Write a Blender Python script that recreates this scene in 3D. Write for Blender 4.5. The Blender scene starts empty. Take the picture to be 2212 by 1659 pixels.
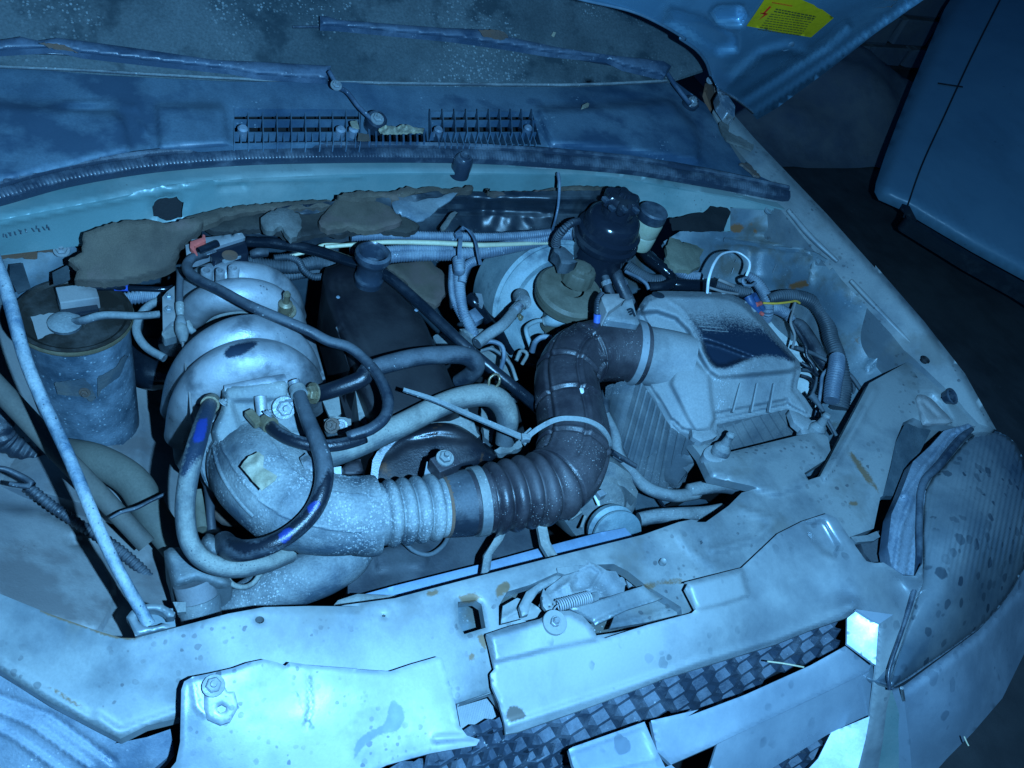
import bpy, bmesh, math, random
import numpy as np
from mathutils import Vector, Matrix
from mathutils.geometry import delaunay_2d_cdt
random.seed(7); RNG = np.random.default_rng(7)
scene = bpy.context.scene

# ------------------------------------------------------------------ camera
FPX = 1736.0                       # focal length, in units of a 2212 x 1659 frame
CAM = np.array([0.0, 0.0, 1.65])
_a = np.array([3500., -450., FPX]); _a /= np.linalg.norm(_a)
_b = np.array([-1158., -2326., FPX]); _b -= _a * _b.dot(_a); _b /= np.linalg.norm(_b)
_c = np.cross(_a, _b)              # world X, Y, Z seen from the camera (x right, y down, z forward)
cd = bpy.data.cameras.new("camera"); cam = bpy.data.objects.new("camera", cd)
scene.collection.objects.link(cam); scene.camera = cam
cd.sensor_width = 36; cd.lens = 36 * FPX / 2212; cd.clip_start = .02; cd.clip_end = 200
R = Matrix(((_a[0], -_a[1], -_a[2]), (_b[0], -_b[1], -_b[2]), (_c[0], -_c[1], -_c[2])))
cam.matrix_world = Matrix.Translation(CAM) @ R.to_4x4()
RIGHT = np.array([_a[0], _b[0], _c[0]]); DOWN = np.array([_a[1], _b[1], _c[1]]); FWD = np.array([_a[2], _b[2], _c[2]])

# ------------------------------------------------------------------ world and flash
w = bpy.data.worlds.new("World"); scene.world = w; w.use_nodes = True
w.node_tree.nodes["Background"].inputs[0].default_value = (.03, .17, .6, 1)
w.node_tree.nodes["Background"].inputs[1].default_value = .12
fl = bpy.data.lights.new("camera_flash", 'SPOT'); fl.energy = 148; fl.color = (.19, .545, 1.0)
fl.shadow_soft_size = .006; fl.spot_size = math.radians(146); fl.spot_blend = .55
flo = bpy.data.objects.new("camera_flash", fl); scene.collection.objects.link(flo)
FLP = CAM + RIGHT * .098 + DOWN * .016 - FWD * .0
flo.location = FLP
_aim = Vector(tuple(FWD * 1736 + DOWN * 60 + RIGHT * (60)))
flo.rotation_euler = _aim.to_track_quat('-Z', 'Y').to_euler()
scene.view_settings.view_transform = 'Standard'; scene.view_settings.look = 'None'
scene.view_settings.exposure = 0; scene.view_settings.gamma = 1
scene.cycles.max_bounces = 6; scene.cycles.caustics_reflective = False

# ------------------------------------------------------------------ photograph pixels to places
ZO = {1: (0, 0, 2.765), 2: (750, 0, 2.765), 3: (1472, 0, 2.765), 4: (0, 500, 2.765), 5: (750, 500, 2.765), 6: (1472, 500, 2.765),
      7: (0, 1104, 2.765), 8: (750, 1104, 2.765), 9: (1472, 1104, 2.765), 10: (350, 850, 3.686), 11: (1050, 1200, 4.424),
      20: (340, 520, 5.53), 21: (1000, 480, 5.53), 22: (1280, 400, 5.53), 23: (1550, 600, 5.53), 24: (100, 1100, 5.53), 25: (1150, 950, 5.53), 33: (1560, 380, 3.1725), 30: (1331, 599, 3.5604), 31: (976, 377, 3.5604), 32: (333, 488, 3.5604)}
def q(k, *n):
    """numbers x,y,x,y... read in detail view k -> list of (u,v) in the 2212 frame; k=0: already there"""
    if k == 0: return [(n[i], n[i + 1]) for i in range(0, len(n), 2)]
    ox, oy, s = ZO[k]
    return [((ox + n[i] / s) * .9736, (oy + n[i + 1] / s) * .9736) for i in range(0, len(n), 2)]
def qz(k, *n):
    """x,y,z triples"""
    o = []
    for i in range(0, len(n), 3):
        (u, v), = q(k, n[i], n[i + 1]); o.append((u, v, n[i + 2]))
    return o
def raydir(u, v):
    u = np.asarray(u, float); v = np.asarray(v, float)
    x = (u - 1106) / FPX; y = (v - 829.5) / FPX
    return RIGHT * x[..., None] + DOWN * y[..., None] + FWD
def P(u, v, z):
    d = raydir(u, v); t = (np.asarray(z, float) - CAM[2]) / d[..., 2]
    return CAM + d * t[..., None]
def PV(u, v, z): return Vector(tuple(P(u, v, z)))
def mpp(u, v, z):
    d = raydir(u, v); return float((z - CAM[2]) / d[2] / FPX)
def plane_z(pt, n):
    """height on the plane through pt with normal n, as a function of the pixel"""
    pt = np.array(pt, float); n = np.array(n, float)
    def f(u, v):
        d = raydir(u, v); t = ((pt - CAM) @ n) / (d @ n)
        return CAM[2] + d[..., 2] * t
    return f
def cyl_z(cu, cv, cz, rpx, off=0):
    """height where the pixel's ray first meets an upright cylinder of rpx pixels radius round (cu, cv, cz)"""
    c = P(cu, cv, cz); r = rpx * mpp(cu, cv, cz) + off
    def f(u, v):
        d = raydir(u, v); a = d[..., 0] ** 2 + d[..., 1] ** 2; o = CAM[:2] - c[:2]; b = d[..., 0] * o[0] + d[..., 1] * o[1]; k = o @ o - r * r
        t = (-b - np.sqrt(np.maximum(b * b - a * k, 0))) / a; return CAM[2] + d[..., 2] * t
    return f
def tps(ctrl):
    c = np.array([(a[0], a[1]) for a in ctrl], float) / 500; zz = np.array([a[2] for a in ctrl], float); n = len(c)
    def U(r2): return np.where(r2 > 1e-12, r2 * np.log(r2 + 1e-12), 0)
    K = U(((c[:, None] - c[None]) ** 2).sum(-1)); Q = np.hstack([np.ones((n, 1)), c])
    A = np.zeros((n + 3, n + 3)); A[:n, :n] = K + np.eye(n) * 1e-4; A[:n, n:] = Q; A[n:, :n] = Q.T
    s = np.linalg.lstsq(A, np.concatenate([zz, [0, 0, 0]]), rcond=None)[0]
    def f(u, v):
        x = np.stack([np.asarray(u, float), np.asarray(v, float)], -1) / 500
        r2 = ((x[..., None, :] - c) ** 2).sum(-1)
        return U(r2) @ s[:n] + s[n] + x[..., 0] * s[n + 1] + x[..., 1] * s[n + 2]
    return f
def inside(pts, poly):
    x, y = pts[:, 0], pts[:, 1]; r = np.zeros(len(pts), bool); p = np.array(poly, float); j = len(p) - 1
    for i in range(len(p)):
        xi, yi = p[i]; xj, yj = p[j]
        if yi != yj:
            r ^= ((yi > y) != (yj > y)) & (x < (xj - xi) * (y - yi) / (yj - yi) + xi)
        j = i
    return r
def dist(pts, line, closed=True):
    p = np.array(line, float)
    if closed: p = np.vstack([p, p[:1]])
    d = np.full(len(pts), 1e9)
    for a, b in zip(p[:-1], p[1:]):
        ab = b - a; L = (ab ** 2).sum() + 1e-9
        t = np.clip(((pts - a) @ ab) / L, 0, 1)
        d = np.minimum(d, np.hypot(*(pts - a - t[:, None] * ab).T))
    return d
def catmull(pts, n=8, closed=False):
    p = [np.array(a, float) for a in pts]; out = []; N = len(p)
    if N < 3 and not closed: return [p[0] + (p[-1] - p[0]) * i / n for i in range(n + 1)]
    for i in range(N if closed else N - 1):
        g = lambda k: p[k % N] if closed else p[max(0, min(N - 1, k))]
        p0, p1, p2, p3 = g(i - 1), g(i), g(i + 1), g(i + 2)
        if not closed and i == 0: p0 = 2 * p1 - p2
        if not closed and i == N - 2: p3 = 2 * p2 - p1
        for s in range(n):
            t = s / n
            out.append(.5 * (2 * p1 + (p2 - p0) * t + (2 * p0 - 5 * p1 + 4 * p2 - p3) * t * t + (3 * p1 - p0 - 3 * p2 + p3) * t ** 3))
    if not closed: out.append(p[-1])
    return out
def smooth(poly, n=4): return [tuple(a[:2]) for a in catmull(poly, n, True)]
def ragged(poly, amp=3, step=7, seed=1):
    """torn edge: jitter a resampled outline"""
    r = random.Random(seed); out = []
    for i in range(len(poly)):
        a = np.array(poly[i]); b = np.array(poly[(i + 1) % len(poly)]); n = max(1, int(np.hypot(*(b - a)) / step))
        for k in range(n):
            c = a + (b - a) * k / n; out.append((c[0] + r.uniform(-amp, amp), c[1] + r.uniform(-amp, amp)))
    return out

# ------------------------------------------------------------------ objects
def link(name, me, mat, parent=None, **kw):
    o = bpy.data.objects.new(name, me); scene.collection.objects.link(o)
    if mat is not None:
        if not me.materials: me.materials.append(mat)
    if parent is not None: o.parent = parent
    for k, v in kw.items(): o[k] = v
    return o
def thing(name, label, cat, group=None):
    o = bpy.data.objects.new(name, None); scene.collection.objects.link(o); o.empty_display_size = .02
    o['label'] = label; o['category'] = cat
    if group: o['group'] = group
    return o
def tag(o, label, cat, group=None):
    o['label'] = label; o['category'] = cat
    if group: o['group'] = group
    return o
def mesh(name, V, F, smooth_=True):
    me = bpy.data.meshes.new(name); me.from_pydata([tuple(map(float, v)) for v in V], [], [list(map(int, f)) for f in F]); me.update()
    if smooth_: me.polygons.foreach_set('use_smooth', [True] * len(me.polygons))
    return me
def fixn(me):
    bm = bmesh.new(); bm.from_mesh(me); bmesh.ops.recalc_face_normals(bm, faces=bm.faces); bm.to_mesh(me); bm.free(); return me
def noise2(pts, sc, seed=0):
    """cheap smooth noise, sum of rotated sines"""
    r = np.random.default_rng(seed); o = np.zeros(len(pts))
    for k in range(6):
        a = r.uniform(0, 6.28); f = sc * r.uniform(.6, 1.9); o += np.sin((pts[:, 0] * math.cos(a) + pts[:, 1] * math.sin(a)) * f + r.uniform(0, 6.28))
    return o / 3
def sheet(name, outline, z, mat, parent=None, holes=(), res=9, feats=(), skirt=.004, sdir=(0, 0, -1), fold=None, steps=0, **kw):
    """pressed sheet or moulded cover. z: number, list of (u,v,z) or function of the pixel; skirt: depth of its sides"""
    def resample(poly, st):
        o = []
        for i in range(len(poly)):
            a = np.array(poly[i][:2]); b = np.array(poly[(i + 1) % len(poly)][:2]); n = max(1, int(round(np.hypot(*(b - a)) / st)))
            o += [tuple(a + (b - a) * k / n) for k in range(n)]
        return o
    out = resample(outline, res); hs = [resample(h, min(res, 6)) for h in holes]
    zf = tps(z) if isinstance(z, (list, tuple)) else (z if callable(z) else (lambda u, v: np.full(np.shape(u), float(z))))
    oa = np.array(out); x0, y0 = oa.min(0); x1, y1 = oa.max(0)
    gx, gy = np.meshgrid(np.arange(x0, x1, res), np.arange(y0, y1, res * .866)); gx[1::2] += res / 2
    g = np.stack([gx.ravel(), gy.ravel()], -1)
    g = g[inside(g, out)]
    if len(g): g = g[dist(g, out) > res * .55]
    for h in hs:
        if len(g): g = g[~inside(g, h)]
        if len(g): g = g[dist(g, h) > res * .45]
    vs = [Vector(p) for p in out]; es = [(i, (i + 1) % len(out)) for i in range(len(out))]; b = len(vs)
    for h in hs:
        es += [(b + i, b + (i + 1) % len(h)) for i in range(len(h))]; vs += [Vector(p) for p in h]; b = len(vs)
    vs += [Vector(tuple(p)) for p in g]
    rv, re, rf, *_ = delaunay_2d_cdt(vs, es, [], 0, 1e-4)
    pts = np.array([(p.x, p.y) for p in rv]); F = np.array([list(f) for f in rf])
    ce = pts[F].mean(1); keep = inside(ce, out)
    for h in hs: keep &= ~inside(ce, h)
    F = F[keep]
    zz = zf(pts[:, 0], pts[:, 1])
    for f in feats:
        k = f[0]
        if k == 'plat':                                  # raised (or sunk) field with soft edge
            d = dist(pts, f[1]); d = np.where(inside(pts, f[1]), d, -d); t = np.clip(d / f[3] * .5 + .5, 0, 1); zz = zz + f[2] * t * t * (3 - 2 * t)
        elif k == 'bead':                                # ridge or groove along a line
            d = dist(pts, f[1], False); zz = zz + f[3] * np.exp(-(d / f[2]) ** 2)
        elif k == 'loop':
            d = dist(pts, f[1], True); zz = zz + f[3] * np.exp(-(d / f[2]) ** 2)
        elif k == 'noise': zz = zz + f[1] * noise2(pts, f[2], f[3] if len(f) > 3 else 0)
        elif k == 'dome':                                # swelling from the outline inwards
            d = dist(pts, out); t = np.clip(d / f[2], 0, 1); zz = zz + f[1] * np.sqrt(1 - (1 - t) ** 2)
        elif k == 'inset':                               # step up from a flange that runs round the edge
            t = np.clip((dist(pts, out) - f[2]) / f[3], 0, 1); zz = zz + f[1] * t * t * (3 - 2 * t)
        elif k == 'fn': zz = zz + f[1](pts[:, 0], pts[:, 1])
    if fold:
        d = dist(pts, out); t = np.clip(1 - d / fold[0], 0, 1); zz = zz - fold[1] * t * t
        for h in hs:
            d = dist(pts, h); t = np.clip(1 - d / fold[0], 0, 1); zz = zz - fold[1] * t * t
    W = P(pts[:, 0], pts[:, 1], zz)
    n = np.cross(W[F[:, 1]] - W[F[:, 0]], W[F[:, 2]] - W[F[:, 0]]); flip = ((CAM - W[F[:, 0]]) * n).sum(1) < 0
    F[flip] = F[flip][:, ::-1]
    V = list(W); FF = [list(f) for f in F]; nsm = len(FF)
    if skirt:
        cnt = {}
        for f in FF:
            for a, b_ in ((f[0], f[1]), (f[1], f[2]), (f[2], f[0])): cnt.setdefault(frozenset((a, b_)), []).append((a, b_))
        top = {}; bot = {}; sd = np.array(sdir, float); sd /= np.linalg.norm(sd)
        for k, l in cnt.items():
            if len(l) == 1:
                a, b_ = l[0]
                for c in (a, b_):
                    if c not in top:
                        top[c] = len(V); V.append(W[c]); bot[c] = len(V); V.append(W[c] + sd * skirt)
                FF.append([top[b_], top[a], bot[a], bot[b_]])
    me = mesh(name, V, FF)
    return link(name, me, mat, parent, **kw)

class Path:
    """centre line through (u,v,z) with a radius in pixels of the photograph at each point"""
    def __init__(s, pts, rad, n=14, world=False):
        C = [np.array(p, float) if world else P(*p) for p in pts]
        rr = [rad] * len(pts) if np.isscalar(rad) else rad
        if not world: rr = [r * mpp(*p) for r, p in zip(rr, pts)]
        s.c = np.array(catmull([np.append(c, r) for c, r in zip(C, rr)], n)); s.r = s.c[:, 3]; s.c = s.c[:, :3]
        L = np.r_[0, np.cumsum(np.linalg.norm(np.diff(s.c, axis=0), axis=1))]; s.L = L
        s.len = L[-1]
    def at(s, l):
        c = np.array([np.interp(l, s.L, s.c[:, i]) for i in range(3)]).T; return c, np.interp(l, s.L, s.r)
    def frames(s, ls):
        c, r = s.at(ls); e = s.len * 1e-3 + 1e-6
        t = s.at(np.minimum(ls + e, s.len))[0] - s.at(np.maximum(ls - e, 0))[0]; t /= np.linalg.norm(t, axis=1)[:, None]
        up = np.array([.13, .05, 1.0]); X = []; Y = []; x = None
        for k in range(len(t)):
            if x is None:
                x = np.cross(up, t[k]);
                if np.linalg.norm(x) < .2: x = np.cross((1, 0, 0), t[k])
            x = x - t[k] * x.dot(t[k]); x = x / np.linalg.norm(x); X.append(x); Y.append(np.cross(t[k], x))
        return c, r, t, np.array(X), np.array(Y)
def sweep(name, path, mat, parent=None, l0=0, l1=None, dr=0, step=.004, sides=20, rf=None, caps=True, flat=1, **kw):
    """tube along path between lengths; dr widens it; rf(l, theta) adds to the radius"""
    l1 = path.len if l1 is None else l1
    n = max(3, int((l1 - l0) / step) + 1); ls = np.linspace(l0, l1, n); c, r, t, X, Y = path.frames(ls)
    th = np.arange(sides) * 2 * math.pi / sides; V = []
    LL, TT = np.meshgrid(ls, th, indexing='ij'); rad = (r + dr)[:, None] + (rf(LL, TT) if rf else 0 * TT)
    W = c[:, None] + X[:, None] * (np.cos(TT) * rad)[..., None] + Y[:, None] * (np.sin(TT) * rad * flat)[..., None]
    V = list(W.reshape(-1, 3)); F = []
    for i in range(n - 1):
        for j in range(sides):
            k = (j + 1) % sides; F.append([i * sides + j, i * sides + k, (i + 1) * sides + k, (i + 1) * sides + j])
    if caps:
        for i, rev in ((0, True), (n - 1, False)):
            b = len(V); V += list(W[i]); V.append(W[i].mean(0))
            for j in range(sides):
                k = (j + 1) % sides; F.append([b + k, b + j, b + sides] if rev else [b + j, b + k, b + sides])
    return link(name, mesh(name, V, F), mat, parent, **kw)
def tube(name, pts, rad, mat, parent=None, n=12, corr=None, **kw):
    p = Path(pts, rad, n)
    if corr:
        per, amp = corr; kw.setdefault('step', per / 5)
        kw['rf'] = lambda l, t: amp * np.sign(np.sin(l * 2 * math.pi / per)) * np.abs(np.sin(l * 2 * math.pi / per)) ** .5
    return sweep(name, p, mat, parent, **kw)
def frame_of(axis):
    a = Vector(axis).normalized(); return a.to_track_quat('Z', 'Y').to_matrix()
def lathe(name, at, axis, prof, mat, parent=None, n=40, rfun=None, **kw):
    """profile (radius, height) turned round an axis through the world point at"""
    M = np.array(frame_of(axis)); V = []; F = []; m = len(prof)
    for r, h in prof:
        for k in range(n):
            t = 2 * math.pi * k / n; rr = r * (rfun(t, h) if rfun else 1)
            V.append(np.array(at) + M @ np.array([rr * math.cos(t), rr * math.sin(t), h]))
    for i in range(m - 1):
        for k in range(n):
            F.append([i * n + k, i * n + (k + 1) % n, (i + 1) * n + (k + 1) % n, (i + 1) * n + k])
    me = fixn(mesh(name, V, F)); me = hard(me, 35)
    return link(name, me, mat, parent, **kw)
def hard(me, ang=35):
    bm = bmesh.new(); bm.from_mesh(me)
    es = [e for e in bm.edges if len(e.link_faces) == 2 and e.calc_face_angle(0) > math.radians(ang)]
    if es: bmesh.ops.split_edges(bm, edges=es)
    bm.to_mesh(me); bm.free(); return me
def box(name, c, s, mat, parent=None, rot=None, bev=.0015, **kw):
    bm = bmesh.new(); bmesh.ops.create_cube(bm, size=1)
    for v in bm.verts: v.co = Vector((v.co.x * s[0], v.co.y * s[1], v.co.z * s[2]))
    if bev: bmesh.ops.bevel(bm, geom=bm.edges[:], offset=min(bev, min(s) * .3), segments=2, affect='EDGES', profile=.6)
    M = Matrix.Translation(Vector(tuple(c))) @ ((rot.to_4x4() if rot is not None else Matrix.Identity(4)))
    bm.transform(M); me = bpy.data.meshes.new(name); bm.to_mesh(me); bm.free()
    return link(name, me, mat, parent, **kw)
def axes(ux, up=(0, 0, 1)):
    """rotation whose local x runs along ux, local z near up"""
    x = Vector(ux).normalized(); y = Vector(up).cross(x).normalized(); z = x.cross(y); return Matrix((x, y, z)).transposed()
_bolt = None
def bolt(at, axis, r, mat, parent, name='bolt'):
    global _bolt
    if _bolt is None or mat.name not in _bolt:
        bm = bmesh.new()
        def cyl(r0, r1, z0, z1, n):
            a = [bm.verts.new((r0 * math.cos(2 * math.pi * k / n), r0 * math.sin(2 * math.pi * k / n), z0)) for k in range(n)]
            b = [bm.verts.new((r1 * math.cos(2 * math.pi * k / n), r1 * math.sin(2 * math.pi * k / n), z1)) for k in range(n)]
            for k in range(n): bm.faces.new((a[k], a[(k + 1) % n], b[(k + 1) % n], b[k]))
            return b
        b = cyl(1.45, 1.4, 0, .25, 18); bm.faces.new(b); b = cyl(1, 1, .25, .8, 6); c = cyl(1, .82, .8, .95, 6); bm.faces.new(c)
        b = cyl(.42, .38, .95, 1.5, 12); bm.faces.new(b)
        me = bpy.data.meshes.new('bolt'); bm.to_mesh(me); bm.free(); me.materials.append(mat); _bolt = _bolt or {}; _bolt[mat.name] = me
    o = link(name, _bolt[mat.name], None, parent); o.matrix_world = Matrix.Translation(Vector(tuple(at))) @ frame_of(axis).to_4x4() @ Matrix.Scale(r, 4)
    return o
def strip(name, pts, wpx, mat, parent=None, th=.0008, up=(0, 0, 1), n=8, **kw):
    """thin band through (u,v,z) points, width in pixels, lying square to 'up'"""
    C = np.array(catmull([P(*p) for p in pts], n)); wd = [wpx] * len(pts) if np.isscalar(wpx) else wpx
    rw = np.array([a[0] for a in catmull([[w_ * mpp(*p) / 2] * 2 for w_, p in zip(wd, pts)], n)])
    t = np.gradient(C, axis=0); t /= np.linalg.norm(t, axis=1)[:, None]
    s = np.cross(t, np.array(up, float)); s /= np.linalg.norm(s, axis=1)[:, None]; nn = np.cross(s, t)
    V = []; F = []
    for i in range(len(C)):
        V += [C[i] - s[i] * rw[i] - nn[i] * th, C[i] + s[i] * rw[i] - nn[i] * th, C[i] + s[i] * rw[i] + nn[i] * th, C[i] - s[i] * rw[i] + nn[i] * th]
        if i:
            b = 4 * i
            for k in range(4): F.append([b - 4 + k, b - 4 + (k + 1) % 4, b + (k + 1) % 4, b + k])
    F += [[0, 1, 2, 3], [len(V) - 4 + k for k in (3, 2, 1, 0)]]
    return link(name, hard(fixn(mesh(name, V, F)), 40), mat, parent, **kw)

# ------------------------------------------------------------------ materials
def M_(name, col, dust=None, da=.5, sc=30, rough=.55, metal=0, bump=.25, fine=350, spk=None, spa=.0, sps=260, rust=0, rcol=(.16, .055, .02), rsc=14, stain=None, sta=0, stsc=9, coat=0, bd=.0008, trans=0, up=.35, grime=.45, clean=None, mark=None, crough=.36, grain=.3, cn=1.1, cr=(.45, 1.0), spr=.34):
    """weathered surface: base colour under patchy dust (more of it on faces that look up), grime streaks, specks, rust; 'clean' and 'mark' are
    colours shown where the mesh carries a wear mask of that name"""
    m = bpy.data.materials.new(name); m.use_nodes = True; N = m.node_tree.nodes; L = m.node_tree.links; b = N['Principled BSDF']
    geo = N.new('ShaderNodeNewGeometry')
    def nz(scale, det=6, ro=.62, off=0, stretch=None):
        n = N.new('ShaderNodeTexNoise'); n.inputs['Scale'].default_value = scale; n.inputs['Detail'].default_value = det; n.inputs['Roughness'].default_value = ro
        src = geo.outputs['Position']
        if off or stretch:
            mp = N.new('ShaderNodeVectorMath'); mp.operation = 'MULTIPLY_ADD'; mp.inputs[1].default_value = stretch or (1, 1, 1); mp.inputs[2].default_value = (off, off * 1.7, off * .6); L.new(src, mp.inputs[0]); src = mp.outputs[0]
        L.new(src, n.inputs['Vector'])
        return n.outputs['Fac']
    def step(src, lo, hi, inv=False):
        r = N.new('ShaderNodeMapRange'); r.inputs['From Min'].default_value = lo; r.inputs['From Max'].default_value = hi
        r.inputs['To Min'].default_value = 1 if inv else 0; r.inputs['To Max'].default_value = 0 if inv else 1; L.new(src, r.inputs['Value']); return r.outputs[0]
    def mix(f, a, c):
        x = N.new('ShaderNodeMix'); x.data_type = 'RGBA'; L.new(f, x.inputs[0])
        for s, i in ((a, 6), (c, 7)):
            if isinstance(s, tuple): x.inputs[i].default_value = (*s, 1)
            else: L.new(s, x.inputs[i])
        return x.outputs[2]
    def ma(op, a, k, c=None):
        x = N.new('ShaderNodeMath'); x.operation = op
        for i, v in enumerate((a, k) + ((c,) if c is not None else ())):
            if isinstance(v, (int, float)): x.inputs[i].default_value = v
            else: L.new(v, x.inputs[i])
        return x.outputs[0]
    n1 = nz(sc, 8); n2 = nz(fine, 3, .7, 3.1); n3 = nz(sc * .22, 4, .6, 7.7); n4 = nz(sc * .8, 7, .7, 17.7, (1.0, .45, 1.4))
    sep = N.new('ShaderNodeSeparateXYZ'); L.new(geo.outputs['True Normal'], sep.inputs[0])
    dust = dust or tuple(min(1, c * 1.35 + .02) for c in col)
    tot = ma('ADD', ma('ADD', n1, n3), ma('MULTIPLY', ma('SUBTRACT', sep.outputs['Z'], .6), up * .55))
    lo = 1.0 - (da - .5) * .9; f = step(tot, lo - .16, lo + .16)
    c = mix(f, col, dust)
    g = step(n2, .32, .68); c = mix(ma('MULTIPLY', g, grain), c, tuple(x * .5 for x in col))
    dk = tuple(x * .42 + y * .06 for x, y in zip(col, dust)); c = mix(ma('MULTIPLY', step(n4, .50, .68), grime), c, dk)
    if stain: c = mix(ma('MULTIPLY', step(nz(stsc, 6, .6, 12.3), .62 - sta * .25, .70 - sta * .2), .8), c, stain)
    if spk:
        v = N.new('ShaderNodeTexVoronoi'); v.inputs['Scale'].default_value = sps
        wob = N.new('ShaderNodeVectorMath'); wob.operation = 'ADD'; nt = N.new('ShaderNodeTexNoise'); nt.inputs['Scale'].default_value = sps * 1.2; L.new(geo.outputs['Position'], nt.inputs['Vector'])
        sv = N.new('ShaderNodeVectorMath'); sv.operation = 'SCALE'; sv.inputs['Scale'].default_value = .45 / sps; L.new(nt.outputs['Color'], sv.inputs[0]); L.new(geo.outputs['Position'], wob.inputs[0]); L.new(sv.outputs[0], wob.inputs[1]); L.new(wob.outputs[0], v.inputs['Vector'])
        sc2 = N.new('ShaderNodeSeparateColor'); L.new(v.outputs['Color'], sc2.inputs[0])
        rad = ma('MULTIPLY_ADD', sc2.outputs[0], spr, .02); k = step(ma('SUBTRACT', rad, v.outputs['Distance']), 0, .08)
        k = ma('MULTIPLY', k, ma('MULTIPLY', step(nz(sc * 1.3, 4, .6, 21), .60 - spa, .70 - spa), ma('MULTIPLY_ADD', sc2.outputs[1], .7, .25))); c = mix(k, c, spk)
    if rust:
        rf = step(nz(rsc, 9, .68, 33.3), .74 - rust * .3, .78 - rust * .28); c = mix(rf, c, mix(g, rcol, tuple(x * 1.9 for x in rcol)))
    r = N.new('ShaderNodeMapRange'); r.inputs['To Min'].default_value = max(.08, rough - .14); r.inputs['To Max'].default_value = min(1, rough + .22); L.new(f, r.inputs['Value']); rg = r.outputs[0]
    for nm, cc in (('clean', clean), ('mark', mark)):
        if cc is None: continue
        at = N.new('ShaderNodeAttribute'); at.attribute_name = nm
        wv = step(ma('ADD', ma('MULTIPLY', at.outputs['Fac'], 1.5), ma('MULTIPLY', ma('SUBTRACT', ma('ADD', n1, n2), 1.0), 1.1)), .45, 1.0); c = mix(wv, c, cc)
        if nm == 'clean':
            x = N.new('ShaderNodeMix'); L.new(wv, x.inputs[0]); L.new(rg, x.inputs[2]); x.inputs[3].default_value = crough; rg = x.outputs[0]
    L.new(c, b.inputs['Base Color']); L.new(rg, b.inputs['Roughness'])
    if metal: L.new(ma('ADD', ma('MULTIPLY', step(f, 0, 1, True), metal * .55), metal * .45), b.inputs['Metallic'])
    if coat: b.inputs['Coat Weight'].default_value = coat
    if trans: b.inputs['Transmission Weight'].default_value = trans
    h = ma('ADD', ma('MULTIPLY_ADD', n2, .55, n1), ma('MULTIPLY', n4, .5))
    bp = N.new('ShaderNodeBump'); bp.inputs['Strength'].default_value = min(1, bump * 1.6); bp.inputs['Distance'].default_value = bd * 2; L.new(h, bp.inputs['Height']); L.new(bp.outputs[0], b.inputs['Normal'])
    return m
def wear(o, polys, attr='clean', soft=8):
    """wear mask: 1 inside the outlines, fading at their edge"""
    me = o.data; n = len(me.vertices); co = np.empty(n * 3); me.vertices.foreach_get('co', co); co = co.reshape(-1, 3)
    d = co - CAM; z = d @ FWD; px = np.stack([1106 + FPX * (d @ RIGHT) / z, 829.5 + FPX * (d @ DOWN) / z], -1); m = np.zeros(n)
    for p in polys:
        dd = dist(px, p); dd = np.where(inside(px, p), dd, -dd); m = np.maximum(m, np.clip(dd / soft * .5 + .5, 0, 1))
    a = me.attributes.get(attr) or me.attributes.new(attr, 'FLOAT', 'POINT'); a.data.foreach_set('value', m.astype(np.float32)); return o
M = {}
M['wiper'] = M_('faded_wiper_rubber', (.03, .055, .09), (.09, .13, .18), .5, 26, .45, 0, .2, spk=(.45, .5, .55), spa=.03, sps=220)
M['flashlit'] = M_('flash_lit_silver_face', (.42, .5, .56), (.48, .55, .6), .5, 9, .48, .6, .04, spk=(.2, .26, .32), spa=.02, sps=60, grime=.2)  # paler copy of the silver paint, flash glare put into the colour
M['panel'] = M_('dusty_silver_paint', (.14, .175, .20), (.255, .28, .28), .56, 11, .42, .3, .05, rust=.17, spk=(.09, .10, .11), spa=.12, sps=110, spr=.45, stain=(.16, .17, .165), sta=.3, grime=.45, grain=.16, mark=(.17, .115, .07))
M['panel_front'] = M_('silver_paint', (.20, .24, .27), (.31, .34, .345), .5, 9, .34, .4, .04, spk=(.12, .15, .17), spa=.08, sps=70, spr=.5, rust=.1, grime=.3, grain=.1, mark=(.10, .09, .08))
M['inner'] = M_('grimy_inner_wing_paint', (.10, .15, .185), (.19, .235, .25), .5, 10, .45, .1, .15, rust=.22, rcol=(.10, .06, .035), stain=(.09, .085, .07), sta=.5, spk=(.38, .45, .48), spa=.05, grain=.2, grime=.6, mark=(.20, .09, .04))
M['inner2'] = M_('mauve_dusty_wing_paint', (.16, .175, .195), (.28, .28, .275), .58, 7, .55, 0, .2, stain=(.15, .14, .14), sta=.4, spk=(.08, .08, .08), spa=.04, grain=.16, grime=.5)
M['bulk'] = M_('teal_grey_body_paint', (.13, .23, .235), (.21, .28, .27), .5, 9, .4, .1, .08, spk=(.07, .08, .08), spa=.02, rust=.12, grain=.12, grime=.4)
M['bulkdark'] = M_('dark_bulkhead', (.04, .065, .085), (.10, .135, .155), .4, 14, .7, 0, .3, spk=(.3, .36, .38), spa=.03)
M['bare'] = M_('scuffed_bare_metal', (.21, .245, .27), (.29, .32, .34), .5, 9, .48, .3, .06, stain=(.14, .175, .20), sta=.3, stsc=9, spk=(.08, .10, .12), spa=.10, sps=140, spr=.45, mark=(.11, .15, .17), grime=.4, grain=.14)
M['cowl'] = M_('dusty_black_plastic_cowl', (.03, .065, .11), (.10, .165, .215), .5, 8, .42, 0, .08, spk=(.36, .45, .5), spa=.0, sps=170, stain=(.025, .055, .095), sta=.45, grime=.4, grain=.3)
M['glass'] = M_('dirty_windscreen_glass', (.03, .05, .06), (.105, .135, .145), .5, 4, .35, 0, .05, spk=(.24, .28, .29), spa=.12, sps=210, spr=.5, stain=(.02, .036, .045), sta=.35, stsc=13, up=0, grain=.45, fine=260)
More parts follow.
